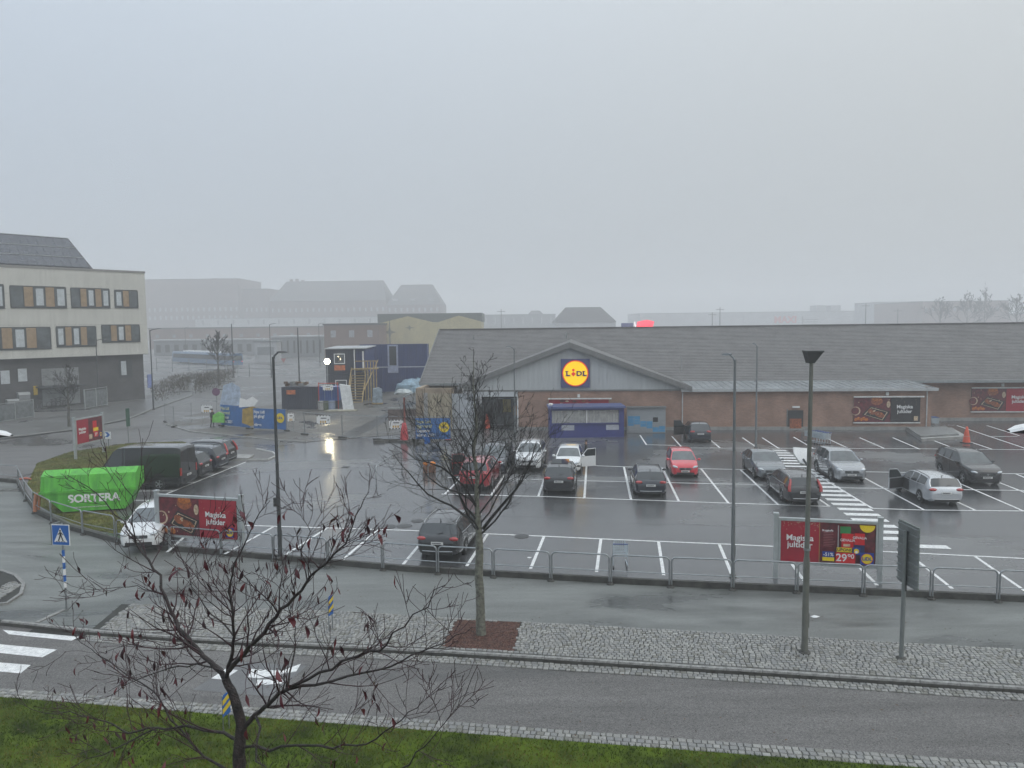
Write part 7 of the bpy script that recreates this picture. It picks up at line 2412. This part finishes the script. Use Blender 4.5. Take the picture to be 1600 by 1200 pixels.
for q in picked:
    for k in range(1):
        o = mesh_obj('leaf', r.choice(LEAVES), crown, q + Vector((0, 0, -.01)))
        s = r.uniform(.06, .12)
        o.scale = (s * r.uniform(.7, 1.1), s * r.uniform(.7, 1.1), s)
        o.rotation_euler = (r.gauss(0, .28), r.gauss(0, .28), r.uniform(0, 6.28))

# ================================================================ people
def person(label, pos, rz, jacket, trousers, pose='stand', h=1.75, hat=None, name='person'):
    T = thing(name, label, 'person', pos, rz)
    k = h / 1.75
    J = {'pelvis': (0, 0, .93), 'chest': (0.02, 0, 1.30), 'neck': (.02, 0, 1.50), 'head': (.04, 0, 1.60), 'crown': (.045, 0, 1.70)}
    arms = {1: [(.02, .19, 1.42), (.05, .25, 1.14), (.16, .22, .93)], -1: [(.02, -.19, 1.42), (.0, -.25, 1.14), (.08, -.22, .90)]}
    legs = {1: [(.0, .10, .90), (.08, .11, .50), (.0, .11, .09), (.16, .12, .04)], -1: [(.0, -.10, .90), (-.02, -.11, .50), (-.14, -.11, .10), (.02, -.12, .04)]}
    if pose == 'bend':
        J.update(chest=(.22, 0, 1.20), neck=(.36, 0, 1.34), head=(.45, 0, 1.40), crown=(.53, 0, 1.47))
        arms = {s: [(.26, s * .19, 1.30), (.36, s * .23, 1.05), (.52, s * .18, .92)] for s in (1, -1)}
    V, E_, Rr = [], [], []
    def add(p, rad, par=None):
        V.append(tuple(c * k for c in p))
        Rr.append(rad * k)
        if par is not None: E_.append((par, len(V) - 1))
        return len(V) - 1
    a = add(J['pelvis'], .145)
    c = add(J['chest'], .165, a)
    n_ = add(J['neck'], .06, c)
    hd = add(J['head'], .085, n_)
    add(J['crown'], .085, hd)
    for s in (1, -1):
        i = add(arms[s][0], .075, c)
        for p, rad in zip(arms[s][1:], (.055, .042)): i = add(p, rad, i)
        i = add(legs[s][0], .095, a)
        for p, rad in zip(legs[s][1:], (.075, .055, .045)): i = add(p, rad, i)
    me = bpy.data.meshes.new('body')
    me.from_pydata(V, E_, [])
    o = bpy.data.objects.new('body', me)
    COL.objects.link(o)
    sm = o.modifiers.new('skin', 'SKIN')
    for i, sv in enumerate(me.skin_vertices[0].data):
        sv.radius = (Rr[i], Rr[i])
        sv.use_root = (i == 0)
    o.modifiers.new('sub', 'SUBSURF').levels = 1
    dg = bpy.context.evaluated_depsgraph_get()
    m2 = bpy.data.meshes.new_from_object(o.evaluated_get(dg))
    bpy.data.objects.remove(o)
    m2.materials.clear()
    for mt in (jacket, trousers, SKIN, BLACK): m2.materials.append(mt)
    for f in m2.polygons:
        z = f.center.z / k
        x_ = f.center.x / k
        f.use_smooth = True
        f.material_index = 2 if z > J['neck'][2] + .0 and abs(f.center.y) < .13 * k else 3 if z < .11 else 1 if z < .86 and abs(f.center.y) < .19 * k else 0
    mesh_obj('body', m2, T)
    hp_ = J['head']
    hc = MB().ball(((hp_[0] - .015) * k, 0, (J['crown'][2] + .03) * k), (.105 * k, .095 * k, .085 * k), 10, 6)
    hc.build('hat' if hat else 'hair', hat or mat('hair_dark', (.02, .015, .012), .7), T, smooth=60)
    fx = hp_[0] + .085
    for s in (1, -1): MB().ball((fx * k, s * .032 * k, (hp_[2] + .045) * k), (.010, .012, .008), 6, 4).build('eye', BLACK, T)
    MB().ball(((fx + .012) * k, 0, (hp_[2] + .02) * k), (.018, .012, .022), 6, 4).build('nose', SKIN, T)
    for s in (1, -1):
        hx = arms[s][2]
        hm = MB()
        for q in range(4):
            oy = (-.03 + .02 * q)
            ln = (.07, .08, .078, .06)[q]
            hm.tube([(hx[0] * k, (hx[1] + oy) * k, (hx[2] - .02) * k), ((hx[0] + .01) * k, (hx[1] + oy) * k, (hx[2] - .02 - ln * .6) * k), ((hx[0] + .035) * k, (hx[1] + oy) * k, (hx[2] - .02 - ln) * k)], .009 * k, 5)
        hm.tube([(hx[0] * k, (hx[1] - s * .03) * k, hx[2] * k), ((hx[0] + .04) * k, (hx[1] - s * .05) * k, (hx[2] - .05) * k)], .011 * k, 5)
        hm.build('fingers', SKIN, T, smooth=60)
    return T
SKIN = mat('skin', (.42, .26, .19), .5, var=.05)
DJ = mat('dark_jacket', (.020, .022, .024), .7, var=.2)
DT = mat('dark_trousers', (.022, .022, .028), .7, var=.2)
p = at(332, 668); person('person in dark clothes and cap standing by the left site banner', (p.x, p.y, .0), R(-15), DJ, DT, hat=DJ)
p = at(707, 746); person('person in dark clothes beside the open door of the dark red car', (p.x, p.y + .3, .008), R(-20), mat('brown_black_jacket', (.025, .018, .018), .7), DT, 'bend')
p = at(913, 733); person('person in dark clothes behind the open door of white hatchback', (p.x + .25, p.y + 1.0, .008), R(190), mat('grey_black_jacket', (.03, .03, .032), .7), DT, h=1.72)

# ================================================================ fog over the whole place
b = MB().bx(-1500, 1500, -60, 1700, -1.6, 66)
hz = b.build('haze', None)
hz.data.materials.clear()
hm = bpy.data.materials.new('fog')
hm.use_nodes = True
t = hm.node_tree
t.nodes.clear()
pv = t.nodes.new('ShaderNodeVolumePrincipled')
pv.inputs['Color'].default_value = (.99, .993, .995, 1)
pv.inputs['Density'].default_value = 0.00165
pv.inputs['Anisotropy'].default_value = 0.0
ou = t.nodes.new('ShaderNodeOutputMaterial')
t.links.new(pv.outputs[0], ou.inputs['Volume'])
hz.data.materials.append(hm)
hz['kind'] = 'stuff'
